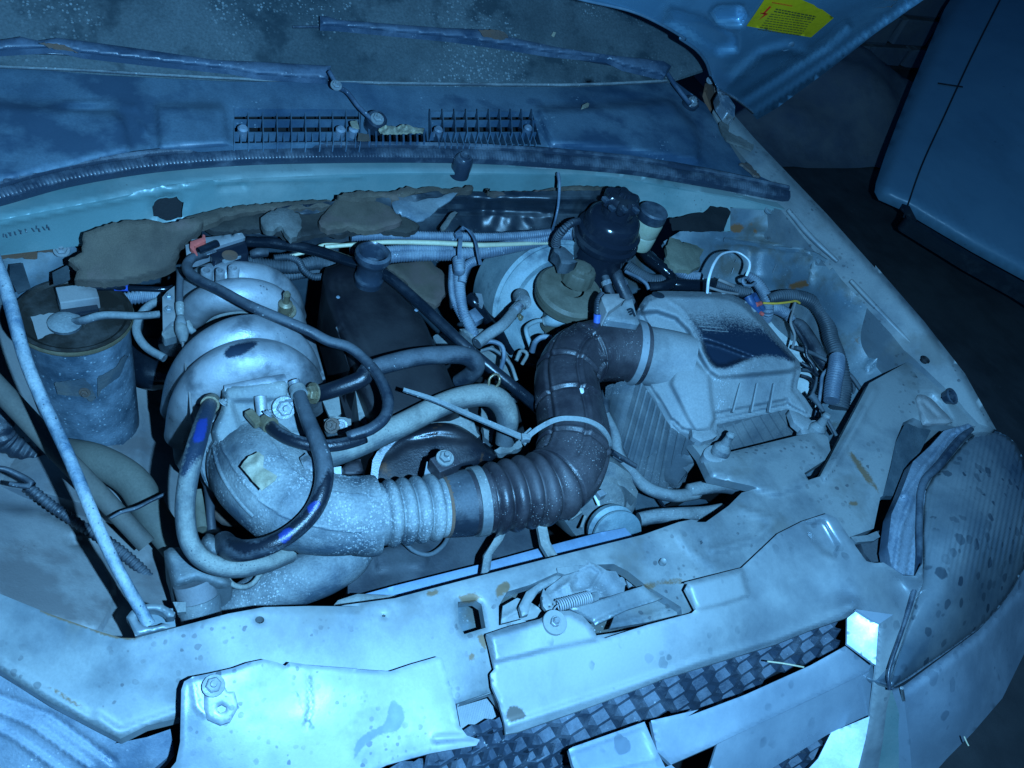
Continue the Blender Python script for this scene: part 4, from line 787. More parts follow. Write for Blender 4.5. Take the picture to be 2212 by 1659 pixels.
# ================================================================== things in the bay
def T(name, label, cat, group=None): return thing(name, label, cat, group)
def hose(label, pts, rad, mat, group=None, name='hose', corr=None, cat='hose', **kw):
    o = tube(name, pts, rad, mat, None, corr=corr, **kw); tag(o, label, cat, group); return o
def clamp(pth, l, parent, mat=None, wd=.009, dr=.0016, name='clamp', screw=True, ang=2.2):
    mat = mat or M['bright']
    b = sweep(name, pth, mat, parent, l0=max(0, l - wd / 2), l1=min(pth.len, l + wd / 2), dr=dr, step=.002, caps=True, sides=28)
    if screw:
        c, r, t, X, Y = pth.frames(np.array([l])); p = c[0] + (X[0] * math.cos(ang) + Y[0] * math.sin(ang)) * (r[0] + dr + .003)
        bolt(p, X[0] * math.cos(ang + .8) + Y[0] * math.sin(ang + .8), .0042, M['zinc'], b, 'clamp_screw')
    return b
UPW = (0, 0, 1)
def upc(u, v, z, r0, prof, name, mat, parent, axis=UPW, n=40, rfun=None):
    """vertical turned part; profile radii in pixels, heights in metres"""
    k = mpp(u, v, z); return lathe(name, P(u, v, z), axis, [(r * k if r else .0001, h) for r, h in prof], mat, parent, n, rfun)

# --- charcoal canister -----------------------------------------------------------
can = T('vapour_canister', 'round black canister with rusty strap and dark lid, left of the silver intake manifold', 'canister')
(cu, cv), = q(4, 455, 548)
upc(cu, cv, .815, 0, [(107, -.24), (107, -.012), (110, -.010), (113, -.002), (112, .001)], 'body', M_('speckled_canister', (.04, .075, .11), (.17, .24, .30), .6, 22, .55, .1, .4, spk=(.34, .44, .5), spa=.2, sps=190), can)
lid = upc(cu, cv, .815, 0, [(113, -.003), (116, .000), (115, .003), (108, .004), (100, .0005), (60, .001), (0, .003)], 'lid', M_('canister_lid', (.020, .017, .014), (.13, .13, .13), .32, 11, .6, 0, .2), can)
upc(cu, cv, .815, 0, [(116.5, -.005), (118, -.001), (116, .002)], 'lid_rim', M['brass'], can)
blk = box('valve_block', P(*q(4, 480, 445)[0], .832), (.046, .030, .02), M['inner2'], lid, axes((1, .12, 0)))
box('valve_base', P(*q(4, 480, 500)[0], .824), (.044, .034, .012), M['blackpl'], lid, axes((1, .12, 0)))
sheet('dust_patch', ragged(q(4, 190, 560, 300, 540, 420, 530, 455, 600, 440, 640, 330, 655, 230, 700, 215, 640), 2, 8, 3), .8205, M['inner2'], lid, res=7, skirt=.0008)
sp_ = M_('strap_rust', (.07, .10, .125), (.13, .13, .12), .5, 24, .7, .1, .5, rust=.3)
upc(cu, cv, .705, 0, [(108, -.012), (110, -.012), (110.5, .012), (108, .012)], 'strap', sp_, can)
# strap ends pinched together by a bolt
cz_ = cyl_z(cu, cv, .815, 107, .006)
sheet('strap_clasp', ragged(q(4, 330, 965, 520, 940, 560, 985, 585, 1050, 560, 1075, 500, 1040, 350, 1030), 1.2, 6, 2), cz_, sp_, can, res=6, skirt=.003)
sheet('strap_clasp', ragged(q(4, 595, 935, 700, 880, 770, 790, 785, 800, 730, 920, 620, 1000, 600, 1050), 1.2, 6, 2), cyl_z(cu, cv, .815, 107, .004), sp_, can, res=6, skirt=.003)
(u, v), = q(4, 520, 1025); bolt(P(u, v, float(cz_(u, v)) + .003), (-.3, -1, .3), .005, M['rusty'], can)
hose('thin black hose with a blue band, crossing the canister lid', [(u, v, z) for (u, v), z in zip(q(4, 350, 400, 480, 388, 640, 382, 800, 385, 990, 392, 1060, 380), (.828, .835, .842, .848, .85, .85))], [6, 6.5, 6.5, 6.5, 6, 6], M['hoseblack'])
tube('band', qz(4, 705, 382, .8445, 790, 385, .8475), 7.2, M['bluemark'], bpy.data.objects['hose'])
hose('short grey hose running from the canister lid to the steel bracket', qz(4, 450, 590, .828, 520, 582, .835, 640, 552, .84, 860, 555, .84, 980, 545, .84), [7, 9, 9, 8, 8], M['rubberdust'])
lathe('hose_elbow', P(*q(4, 400, 605)[0], .822), UPW, [(.02, 0), (.02, .004), (.014, .008), (.008, .009), (.0001, .009)], M['rubberdust'], lid, n=26)
# --- rods and bracket between canister and manifold ----------------------------------
bs = T('steel_bracket', 'flat grey steel bracket with two holes, standing left of the silver manifold', 'bracket')
sheet('plate', q(20, 112, 770, 170, 700, 270, 625, 272, 1060, 235, 1065, 118, 1175), .87, M['inner2'], bs, res=7, skirt=.01, feats=[('plat', q(20, 140, 880, 220, 880, 220, 950, 140, 950), -.002, 4)])
sheet('lower_plate', q(20, 235, 1065, 275, 1060, 285, 1250, 140, 1290, 105, 1230, 112, 1180), [(400, 700, .868), (385, 740, .855)], M['aludust'], bs, res=6, skirt=.01) if False else sheet('lower_plate', q(20, 235, 1065, 275, 1060, 285, 1250, 140, 1290, 105, 1230, 112, 1180), .864, M['aludust'], bs, res=6, skirt=.012)
for x, y in ((190, 770), (190, 925)): bolt(P(*q(20, x, y)[0], .8705), UPW, .004, M['zinc'], bs)
fp = T('fuel_line_fitting', 'upright grey hose and metal fitting in front of the flat bracket', 'pipe fitting')
tube('hose', qz(20, 300, 430, .875, 330, 480, .885, 325, 600, .885, 320, 850, .88), [6, 7.5, 7.5, 7.5], M['hose'], fp)
tube('cap', qz(20, 325, 850, .882, 328, 940, .88, 335, 1000, .878), [9, 9, 7], M['aludust'], fp)
tube('nut', qz(20, 335, 1020, .877, 340, 1100, .875, 345, 1160, .873), [9, 13, 10], M['zinc'], fp, sides=6)
tube('joint', qz(20, 300, 1060, .874, 350, 1180, .874, 370, 1330, .87), [6, 14, 7], M['aludust'], fp)
tube('side_lug', qz(20, 400, 1100, .868, 470, 1180, .866, 520, 1180, .865), [12, 9, 3], M['aludust'], fp)
tube('throttle_cable', qz(20, 360, 1330, .872, 385, 1500, .88, 400, 1659, .885) + qz(4, 1155, 950, .89, 1175, 1150, .88, 1190, 1230, .87), [3, 2.5, 2.5, 2.5, 3, 4], M['inner2'], fp)
hose('dusty bent hose curving out of the bracket beside the canister', qz(4, 1010, 450, .80, 920, 490, .80, 850, 570, .79, 840, 660, .785, 900, 750, .78, 1010, 815, .78), 9, M['rubberdust'])
hose('fat dark rubber duct low down between canister and manifold', qz(4, 770, 600, .66, 800, 800, .66, 900, 900, .66, 1060, 930, .66), [28, 34, 36, 34], M['hoseblack'])
# hoses in the low left corner
hose('long straight brown rubber hose running down the left inner wing', qz(4, -300, 700, .84, 0, 1010, .82, 350, 1380, .79, 620, 1659, .765) + qz(7, 900, 290, .73), [24, 23, 22, 21, 20], M_('brown_hose', (.06, .062, .06), (.12, .115, .10), .5, 16, .75, 0, .2))
hose('wide olive rubber hose sweeping under the prop rod to the front', qz(4, 420, 1380, .72, 600, 1440, .74, 820, 1580, .74) + qz(7, 950, 130, .73, 1180, 430, .71), [26, 34, 36, 34, 30], M_('olive_hose', (.065, .07, .062), (.125, .125, .105), .5, 14, .8, 0, .15))
hose('thin dusty loop of pipe at the far left edge', qz(4, -100, 1530, .80, 0, 1490, .80, 130, 1540, .79, 200, 1590, .79, 150, 1600, .79, 60, 1585, .79), [5, 6, 7, 7, 6, 5], M['hose'], cat='pipe')
hose('ribbed drain hose by the canister, low at the left edge', qz(4, 50, 1150, .70, 0, 1250, .70, 60, 1340, .68, 280, 1440, .66), [20, 24, 24, 20], M['hose'], corr=(.012, .0015))
hose('grey wiring conduit lying along the left chassis rail', qz(7, 180, -60, .74, 330, 60, .73, 480, 160, .72, 700, 300, .70, 900, 480, .68, 1090, 730, .66), [11, 11, 11, 12, 12, 12], M['hose'], corr=(.006, .0007), cat='conduit')
hose('thin grey wire crossing from the prop rod to the lower hose', qz(24, 800, 275, .80, 940, 200, .80, 1120, 150, .80, 1300, 60, .80, 1470, -20, .80), [3, 4, 4.5, 4, 4], M['hose'], cat='wire')

# --- felt pads and bulkhead padding ------------------------------------------------------
def pad(label, poly, z, mat, seed, cat='felt pad', th=.008, name='felt_pad', feats=(), am=2):
    o = sheet(name, ragged(smooth(poly, 2), am, 7, seed), z, mat, None, res=7, skirt=th, feats=list(feats) + [('noise', .0025, .05, seed)], fold=(6, .003)); tag(o, label, cat); return o
pad('long dark strip of torn insulation between bulkhead and padding', q(1, 1250, 1385, 1500, 1300, 1800, 1290, 2212, 1240) + q(2, 60, 1230, 300, 1260, 420, 1300, 500, 1390, 420, 1425, 200, 1405, 0, 1440) + q(1, 2000, 1420, 1800, 1470, 1650, 1400, 1400, 1420), .915, M_('dark_insulation', (.02, .02, .02), (.06, .055, .045), .45, 14, .9, 0, .9), 41, am=3)
pad('large sagging brown felt pad below the hole in the bulkhead', q(1, 540, 1420, 700, 1365, 930, 1345, 1010, 1375, 1130, 1345, 1240, 1340, 1240, 1400, 1150, 1480) + q(4, 1110, 120, 1080, 220, 1050, 270, 900, 312, 640, 355, 450, 335, 490, 270, 420, 210, 500, 160, 505, 60),
    [(200, 490, .935), (420, 500, .93), (170, 600, .90), (380, 580, .90), (280, 540, .925)], M['felt'], 11)
pad('brown felt strip along the bulkhead right of the hole', q(1, 1120, 1345, 1300, 1290, 1500, 1260, 2000, 1222, 2010, 1270, 1600, 1290, 1380, 1330, 1250, 1390), .925, M['felt'], 12)
pad('torn brown felt hanging over the black padding left of centre', q(2, 0, 1210, 60, 1190, 200, 1215, 290, 1205, 300, 1240, 340, 1290, 390, 1350, 300, 1390, 180, 1420, 60, 1390, -60, 1410, -120, 1360, -60, 1290), .930, M['felt'], 13)
pad('ragged felt edge drooping from the bulkhead at the centre', q(2, 0, 1195, 150, 1170, 290, 1180, 340, 1170, 430, 1145, 470, 1155, 590, 1150, 700, 1160, 820, 1135, 815, 1170, 600, 1185, 480, 1175, 400, 1215, 330, 1230, 290, 1205, 100, 1215), .942, M['felt'], 14, am=2.5)
pad('thin felt edge under the flange near the fluid reservoirs', q(2, 900, 1165, 930, 1160, 925, 1175, 1200, 1170, 1450, 1140, 1700, 1150, 1680, 1175, 1400, 1165, 1250, 1190, 1000, 1195), .936, M['felt'], 15, am=1.5)
pad('crumpled grey paper scrap stuck on the black padding', q(2, 335, 1225, 390, 1175, 420, 1210, 560, 1200, 740, 1180, 640, 1260, 560, 1330, 480, 1355, 420, 1330, 340, 1290), .938, M_('grey_scrap', (.12, .16, .19), (.24, .28, .29), .5, 20, .4, 0, .3), 16, cat='scrap', name='paper_scrap', th=.002)
pad('torn pale flap of felt left of the crumpled scrap', q(1, 1640, 1300, 1800, 1280, 1850, 1400, 1780, 1460, 1730, 1380, 1660, 1420, 1600, 1370), .935, M['feltpale'], 17, am=3)
pad('pale felt patch behind the black filler neck', q(5, 300, 250, 420, 230, 560, 212, 690, 350, 650, 430, 600, 490, 480, 430, 400, 330), .80, M['felt'], 18)
pad('small twisted strip of torn felt by the crumpled scrap', q(2, 690, 1305, 735, 1300, 700, 1350, 660, 1410, 630, 1400, 660, 1350), .942, M['feltpale'], 19, th=.003, am=1.5)
pad('frayed olive felt lump right of the fluid reservoirs', q(22, 1100, 780, 1150, 690, 1260, 740, 1420, 790, 1550, 850, 1520, 960, 1520, 1050, 1400, 1110, 1230, 1090, 1100, 950), .885, M_('olive_felt', (.14, .15, .11), (.2, .2, .15), .5, 20, .95, 0, .5), 20, am=3)
pv = q(1, 1240, 1380, 1330, 1345, 1560, 1285, 2212, 1215) + q(2, 60, 1215, 400, 1210, 600, 1170, 820, 1175, 1200, 1175, 1700, 1165, 1700, 1290, 1520, 1330, 1480, 1400, 1300, 1400, 900, 1425, 400, 1420, 60, 1420) + q(1, 2000, 1450, 1700, 1450, 1450, 1420, 1290, 1450)
vin = sheet('bulkhead_padding', ragged(pv, 1.2, 9, 31), [(480, 470, .905), (700, 430, .93), (1000, 415, .925), (1300, 420, .925), (500, 500, .885), (800, 500, .875), (1100, 505, .87), (1300, 490, .87), (900, 460, .92), (1200, 460, .918)], M['vinyl'], None, res=6, skirt=.02,
            feats=[('noise', .003, .035, 9), ('noise', .0018, .09, 4), ('bead', q(2, 100, 1300, 700, 1310, 900, 1290, 1700, 1320), 5, -.005), ('bead', q(2, 500, 1190, 900, 1215, 1550, 1215), 10, .008), ('bead', q(1, 1380, 1350, 1700, 1330, 1990, 1310), 9, .007)])
tag(vin, 'crumpled glossy black padding roll lying across the bulkhead', 'padding')
hose('thin grey cable hanging from the bonnet flange over the black padding', qz(2, 1350, 1065, .968, 1358, 1130, .965, 1352, 1250, .95, 1335, 1340, .93, 1315, 1410, .90), [4, 3.5, 3, 2.5, 3], M['seal'], cat='cable')
# left dark ledge with rusty bolt
led = sheet('bulkhead_rail', ragged(q(1, -450, 1540, 0, 1525, 300, 1505, 440, 1495, 500, 1540, 480, 1600) + q(4, 440, 240, 400, 330, 200, 380, 0, 420, -300, 430), 1.5, 9, 5), [(0, 560, .86), (150, 540, .86), (0, 610, .82), (140, 600, .82)], M['inner'], None, res=8, skirt=.02, feats=[('noise', .003, .05)])
tag(led, 'rust stained grey metal ledge at the left edge below the bulkhead', 'ledge')
for i, (x0, y0, x1, y1) in enumerate(((0, 120, 230, 200), (230, 110, 400, 165))): sheet('rust_patch', ragged(q(4, x0, y0, x1, y0 - 10, x1, y1, x0, y1), 2.5, 8, i), .867, M['rusty'], led, res=9, skirt=.001)
bolt(P(*q(4, 378, 155)[0], .870), (0, -.4, 1), .007, M['zinc'], led)
for poly in (q(4, 60, 240, 140, 230, 190, 385, 110, 420, 60, 330), q(4, 320, 290, 420, 240, 430, 330, 400, 350, 330, 370)): sheet('recess_shade', poly, .868, M['vinyl'], led, res=8, skirt=.001)  # flat dark patches on the ledge, recess shade put into the colour

# --- intake manifold ------------------------------------------------------------------------
man = T('intake_manifold', 'silver cast intake manifold with four overlapping curved runners', 'intake manifold')
runs = [  # (points, radii) back to front
    (qz(20, 250, 1000, .76, 420, 780, .83, 620, 560, .875, 950, 510, .895, 1350, 560, .88, 1600, 750, .845, 1730, 1010, .79), [26, 28, 30, 32, 33, 32, 26]),
    (qz(20, 230, 1350, .75, 400, 1080, .83, 640, 840, .885, 1020, 740, .905, 1380, 790, .892, 1620, 980, .855, 1760, 1240, .80), [28, 31, 34, 36, 36, 34, 28]),
    (qz(4, 1085, 1130, .75, 1140, 940, .83, 1270, 780, .89, 1470, 680, .913, 1660, 690, .90, 1810, 800, .865, 1890, 940, .81), [34, 38, 42, 44, 43, 40, 32]),
    (qz(4, 1110, 1290, .76, 1170, 1090, .84, 1300, 930, .895, 1500, 840, .915, 1690, 850, .905, 1840, 950, .87, 1900, 1090, .80), [34, 42, 47, 50, 48, 44, 36])]
for p, r in runs: rn = tube('runner', p, r, M['alu'], man, sides=40, step=.003)
wear(rn, [smooth(q(4, 1378, 790, 1410, 745, 1520, 712, 1590, 715, 1540, 760, 1480, 795, 1400, 812), 2)], 'clean', 6)
core = sheet('plenum', smooth(q(4, 1060, 1180, 1060, 980, 1130, 740, 1130, 520, 1250, 330, 1500, 260, 1700, 330, 1810, 560, 1900, 800, 1960, 980, 1900, 1100, 1500, 1150, 1200, 1260), 3),
             [(400, 900, .79), (400, 700, .80), (500, 600, .84), (640, 640, .80), (680, 800, .80), (550, 850, .86)], M['aludust'], man, res=10, skirt=.10, feats=[('dome', .03, 40)])
sheet('wiped_patch', ragged(smooth(q(4, 1378, 780, 1410, 745, 1520, 712, 1570, 715, 1540, 760, 1480, 795, 1400, 808), 2), 1, 5, 4), .9615, M['airdark'], man, res=5, skirt=.0006) if False else None
# flange on the right with a cast rib
sheet('flange', q(4, 1760, 400, 1830, 500, 1850, 590, 1930, 700, 1980, 880, 2000, 960, 1940, 960, 1870, 760, 1790, 600, 1740, 470), [(620, 640, .84), (640, 700, .84), (690, 820, .835)], M['alu'], man, res=7, skirt=.03, fold=(4, .003))
# three bosses at the far end
for x, y, r in ((655, 380, 11.5), (820, 380, 8.5), (985, 345, 11)):
    (u, v), = q(20, x, y + 30); upc(u, v + 22, .915, 0, [(r + 1.5, -.06), (r + 1, .010), (r, .013), (r * .62, .013), (r * .58, .002), (0, .002)], 'boss', M['alu'], man, n=24)
lathe('nozzle', P(*q(20, 1625, 850)[0], .905), (0, -.1, 1), [(.009, -.02), (.009, 0), (.0045, .003), (.0045, .016), (.005, .018), (.003, .022), (.0001, .022)], M['brass'], man, n=16)
bolt(P(*q(20, 1640, 940)[0], .888), (-.1, -.35, 1), .0085, M['brass'], man)
# ignition module block with red clip over the bosses
im = T('sensor_block', 'grey and black plastic connector block with a red clip, behind the manifold', 'connector')
sheet('cover', q(20, 395, 130, 460, 110, 470, 60, 1090, -20, 1130, 40, 780, 150, 540, 250, 410, 265), .925, M['inner2'], im, res=7, skirt=.02, fold=(3, .002))
sheet('side', q(20, 780, 155, 1125, 60, 1170, 230, 1000, 250, 880, 280, 740, 330, 700, 250, 770, 200), .918, M['blackpl'], im, res=7, skirt=.03)
tube('roller', qz(20, 555, 205, .932, 790, 110, .932), 8, M['hoseblack'], im)
sheet('red_clip', q(20, 455, 90, 600, 40, 610, 0, 635, 10, 645, 80, 500, 150, 545, 245, 530, 250, 450, 160), .936, M['red'], im, res=5, skirt=.006, fold=(2, .001))
sheet('red_tab', q(20, 450, 245, 540, 228, 545, 245, 455, 258), .930, M['red'], im, res=5, skirt=.003)
sheet('mounting_plate', q(20, 815, 290, 1040, 200, 1080, 270, 880, 340), .915, M['bare'], im, res=6, skirt=.003)
(u, v), = q(20, 940, 262); lathe('rusty_washer', P(u, v, .9175), UPW, [(.010, 0), (.010, .0012), (.004, .0014), (.0001, .001)], M['rusty'], im, n=20)
tube('metal_tube', qz(20, 640, 235, .926, 760, 195, .926), 5, M['bright'], im)

# --- rocker cover with filler neck ------------------------------------------------------------
vc = T('rocker_cover', 'black engine cover with a filler neck, right of the silver manifold', 'engine cover')
top = q(4, 1990, 275, 2020, 255, 2150, 205, 2212, 190) + q(5, 60, 230, 280, 260, 330, 330, 420, 450, 520, 570, 570, 680, 620, 770, 700, 960, 760, 1100, 700, 1160, 300, 1200, 240, 1300, 170, 1100, 60, 800, 0, 640) + q(4, 2150, 900, 1995, 420)
sheet('cover', smooth(top, 2), [(700, 600, .875), (850, 590, .875), (750, 800, .865), (930, 760, .865), (830, 900, .85), (960, 880, .85)], M['cover'], vc, res=9, skirt=.10, feats=[('dome', .012, 22), ('bead', q(5, 0, 330, 60, 560, 180, 820), 6, -.004), ('noise', .001, .05)])
(nu, nv), = q(5, 178, 388)
upc(nu, nv, .875, 0, [(31, -.01), (29, .016), (31, .019), (31, .023), (28, .026), (28, .046), (33, .052), (38, .058), (37, .066), (31, .069), (26, .065), (23, .045), (0, .035)], 'filler_neck', M['rubber'], vc)
for u, v in (q(5, 480, 520)[0], q(5, 0, 440)[0]): lathe('dust_spot', P(u, v, .889), UPW, [(.003, 0), (.002, .001), (.0001, .001)], M['seal'], vc, n=8)
fc = T('timing_cover', 'pale dusty metal cover in front of the black rocker cover', 'engine cover')
sheet('cover', q(5, 100, 960, 230, 900, 640, 868, 680, 940, 740, 1000, 870, 1290, 830, 1330, 640, 1230, 250, 1280, 130, 1200), [(770, 830, .845), (950, 790, .845), (800, 920, .835), (1010, 900, .835)], M['aludust'], fc, res=8, skirt=.06, feats=[('plat', q(5, 640, 860, 700, 900, 760, 1020, 860, 1280, 900, 1200, 760, 860), -.012, 5)])
sheet('side_channel', q(5, 0, 1010, 90, 990, 180, 1180, 210, 1300, 120, 1340, 70, 1250), .80, M['cover'], fc, res=8, skirt=.05)
sheet('gap_shade', q(5, 640, 870, 760, 820, 1000, 1000, 1100, 1100, 1180, 1400, 1100, 1500, 860, 1330, 700, 960), .70, M['dark'], fc, res=14, skirt=.01)  # black sheet laid in the gap as painted shade
# black rust bloomed pulley guard
pg = sheet('pulley_guard', smooth(q(5, 205, 1600, 215, 1450, 280, 1350, 400, 1270, 560, 1215, 700, 1215, 800, 1260, 920, 1350, 980, 1420, 900, 1480, 700, 1540, 450, 1640), 3),
           [(810, 1040, .80), (860, 950, .82), (960, 920, .835), (1060, 975, .82), (950, 1050, .80)], M['rustbrown'], None, res=6, skirt=.06, feats=[('dome', .02, 26), ('bead', q(5, 260, 1440, 420, 1330, 620, 1290, 780, 1310), 9, -.004)])
tag(pg, 'rounded black guard blooming with rust behind the bellows hose', 'pulley guard')
sheet('guard_edge', smooth(q(5, 203, 1600, 212, 1440, 280, 1350, 400, 1270, 380, 1300, 290, 1400, 250, 1500, 240, 1600), 2), [(810, 1040, .822), (860, 950, .842), (900, 940, .845)], M['alu'], pg, res=6, skirt=.004)

# --- throttle body -----------------------------------------------------------------------------
tb = T('throttle_valve', 'cast aluminium throttle body on the front of the manifold', 'throttle body')
sheet('housing', smooth(q(10, 560, 20, 1040, -40, 1080, 60, 1090, 130, 1170, 300, 1260, 430, 1230, 470, 700, 420, 600, 520, 540, 640, 500, 560, 440, 400, 500, 260, 540, 120), 2), [(500, 850, .905), (610, 840, .905), (500, 950, .875), (640, 930, .875)], M['aludust'], tb, res=7, skirt=.05, feats=[('dome', .012, 16), ('plat', q(10, 600, 150, 1080, 130, 1200, 400, 700, 420), -.006, 8)])
tube('top_barrel', qz(10, 550, 70, .908, 800, 30, .912, 1040, -10, .91), [14, 17, 18], M['alu'], tb)
tube('stub', qz(10, 840, 110, .92, 850, 220, .912, 855, 290, .905), [13, 12, 11], M['alu'], tb, sides=20)
st = bolt(P(*q(10, 1030, 200)[0], .905), (.05, -.75, .7), .0095, M['zinc'], tb, 'bolt')
lathe('washer', P(*q(10, 1025, 170)[0], .90), (.05, -.75, .7), [(.016, -.006), (.016, 0), (.013, .002), (.0001, .002)], M['aludust'], tb, n=26)
tube('stub', qz(10, 1110, -20, .922, 1140, 60, .916, 1165, 120, .91), [13, 12, 12], M['alu'], tb, sides=20)
for i in range(6): sheet('fin', q(10, 440 + i * 22, 600 - i * 4, 500 + i * 18, 340 - i * 6, 512 + i * 18, 340 - i * 6, 452 + i * 22, 600 - i * 4), .875, M['bare'], tb, res=8, skirt=.03)
sheet('fin_base', q(10, 400, 560, 440, 480, 520, 300, 600, 260, 600, 480, 540, 560, 500, 640), .862, M['aludust'], tb, res=7, skirt=.03)
sheet('lug', q(10, 510, 560, 560, 530, 590, 560, 590, 690, 570, 715, 530, 680), .868, M['aludust'], tb, res=6, skirt=.02, fold=(3, .003))
sheet('lug', q(10, 300, 150, 340, 130, 400, 140, 390, 300, 320, 320, 290, 260), .872, M['inner2'], tb, res=6, skirt=.02)
# link rods right of the throttle body
lk = T('throttle_linkage', 'small dusty linkage with rusty bolt, right of the throttle body', 'linkage')
sheet('lever', ragged(q(10, 1360, 300, 1440, 270, 1580, 290, 1580, 390, 1480, 420, 1400, 400), 1.2, 6, 3), .85, M['aludust'], lk, res=6, skirt=.015, feats=[('noise', .003, .12)])
bolt(P(*q(10, 1430, 350)[0], .862), (-.6, -.4, .8), .007, M['rusty'], lk)
sheet('pale_tab', q(10, 1345, 140, 1480, 90, 1500, 250, 1420, 310), .84, M['aludust'], lk, res=8, skirt=.004)
bolt(P(*q(10, 1500, 345)[0], .862), (-.3, -.6, .8), .0055, M['zinc'], lk)
sheet('pale_tab', q(10, 1440, 690, 1500, 680, 1505, 770, 1445, 780), .82, M['whitecable'], lk, res=5, skirt=.01)
sheet('sensor', ragged(q(10, 1500, 700, 1560, 640, 1660, 620, 1680, 720, 1620, 770, 1510, 770), 1.2, 6, 6), .82, M['brown'], lk, res=6, skirt=.03, feats=[('dome', .01, 9)])
for a in ((360, 640, 470, 840, 12), (560, 780, 480, 1000, 5)): pass
hose('dark cable bundle hanging below the throttle body', qz(10, 470, 600, .80, 440, 720, .79, 460, 820, .78, 430, 1000, .76, 440, 1200, .74), [26, 26, 24, 10, 10], M['shroud'], cat='cable bundle')
hose('olive metal pipe standing behind the big U shaped hose', qz(10, 340, 900, .74, 360, 1200, .74), [16, 14], M['olive'], cat='pipe')
hose('rusty pulley rim glimpsed below the throttle duct', qz(10, 520, 1000, .70, 560, 1080, .70, 680, 1090, .70), 22, M['rusty'], cat='pulley')

# --- ducts -------------------------------------------------------------------------------------
dd = T('intake_duct', 'dusty grey intake duct with a bellows, between throttle body and clamp', 'intake duct')
pd = Path([(545, 985, .835), (572, 1030, .862), (625, 1085, .868), (700, 1110, .868), (798, 1114, .868)], [100, 103, 98, 88, 83], 16)
def rf_d(l, t):
    o = .0016 * np.exp(-((l - .022) / .002) ** 2) + .002 * np.exp(-((l - .115) / .0025) ** 2) - .002 * np.exp(-((l - .128) / .0022) ** 2)
    for a, w_ in ((-.35, .02), (.75, .02), (1.5, .015), (2.4, .02)):
        dth = (t - a - l * 2.2 + math.pi) % (2 * math.pi) - math.pi; o = o + .0022 * np.exp(-(dth / w_) ** 2) * np.clip((l - .02) / .02, 0, 1)
    return o + .0012 * np.sin(l * 60 + t * 3) * np.sin(t * 2 + 1)
sweep('elbow', pd, M['duct'], dd, sides=160, step=.002, rf=rf_d)
c, r, t, X, Y = pd.frames(np.array([0.0])); k = r[0]
lathe('rim', c[0], tuple(t[0]), [(k * 1.06, -.012), (k * 1.09, -.010), (k * 1.09, .004), (k * 1.05, .007), (k * .98, .008)], M['duct'], dd, n=60)
lathe('mounting_ring', c[0] - t[0] * .014, tuple(t[0]), [(k * .9, -.05), (k * 1.02, -.02), (k * 1.1, -.006), (k * 1.1, .0), (k * 1.0, .002)], M['alu'], tb, n=60)
for ang, l in ((0.5, .05), (-.25, .05), (2.6, .05)):
    pts = []
    for l_ in np.linspace(.03, .10, 6):
        c, r, t, X, Y = pd.frames(np.array([l_])); a = ang + l_ * 3; pts.append(tuple(c[0] + (X[0] * math.cos(a) + Y[0] * math.sin(a)) * (r[0] + .0004)))
    sweep('mould_rib', Path(pts, .0024, 4, world=True), M['duct'], dd, sides=8)
pe = Path([(770, 1114, .868), (800, 1114, .868), (812, 1113, .868)], [84, 86, 84], 6)
sweep('collar', pe, M['duct'], dd, sides=48, dr=.001)
pb = Path([(806, 1113, .868), (880, 1104, .868), (950, 1094, .868), (975, 1091, .868)], [68, 67, 67, 67], 16)
def ripple(pth, l0, l1, n, amp):
    def f(l, t):
        s = (l - l0) / (l1 - l0); ins = (s > 0) & (s < 1); return np.where(ins, amp * (np.abs(np.sin(s * n * math.pi)) ** .5 - .62) * 2, 0)
    return f
sweep('bellows', pb, M['duct'], dd, sides=48, step=.0012, rf=ripple(pb, .012, .078, 4, .0048))
clamp(pb, .088, dd, M['rusty'], .012, .001, screw=False)
pc = Path([(960, 1093, .868), (1010, 1086, .868), (1060, 1078, .87), (1130, 1064, .872), (1190, 1048, .874), (1226, 1012, .877), (1240, 950, .880), (1230, 880, .882), (1224, 820, .884), (1245, 775, .885), (1290, 758, .885), (1340, 757, .885), (1384, 764, .885)],
          [66, 70, 72, 74, 76, 80, 78, 73, 69, 68, 68, 69, 69], 14)
ih = T('intake_hose', 'brown black rubber intake hose, bellows then elbow, leading to the air box', 'hose')
ls_ = pc.L; l_b0 = ls_[14 * 2] - .004; l_b1 = ls_[14 * 4] + .012; rings = [ls_[14 * 6 - 6], ls_[14 * 7], ls_[14 * 8 + 2], ls_[14 * 9 + 5]]
def rf_c(l, t):
    s = (l - l_b0) / (l_b1 - l_b0); o = np.where((s > 0) & (s < 1), .0062 * (np.abs(np.sin(s * 5 * math.pi)) ** .5 - .68) * 2, 0)
    for rl in rings: o = o - .0032 * np.exp(-((l - rl) / .0022) ** 2) + .0012 * np.exp(-((l - rl - .0055) / .0016) ** 2)
    el = np.clip((l - l_b1 - .01) / .01, 0, 1) * np.clip((rings[-1] + .01 - l) / .01, 0, 1)
    for a in (.75, 1.75, 2.75): 
        dth = (t - a + math.pi) % (2 * math.pi) - math.pi; o = o - .0032 * el * np.exp(-(dth / .055) ** 2) + .0012 * el * np.exp(-((dth - .15) / .05) ** 2)
    for a in (-1.2,):
        dth = (t - a + math.pi) % (2 * math.pi) - math.pi; o = o + .004 * el * np.exp(-(dth / .05) ** 2)
    return o
sweep('hose_body', pc, M['brown'], ih, sides=170, step=.0012, rf=rf_c)
sweep('joint_ring', pc, M['hose'], ih, l0=.0, l1=ls_[14], dr=.0015, step=.003, sides=40)
clamp(pc, ls_[14] + .012, ih, M['aludust'], .012, .003, screw=False)
(u, v), = q(5, 655, 1430)
box('screw_block', P(u - 2, v + 16, .905), (.030, .022, .02), M['brown'], ih, axes((1, .25, 0)))
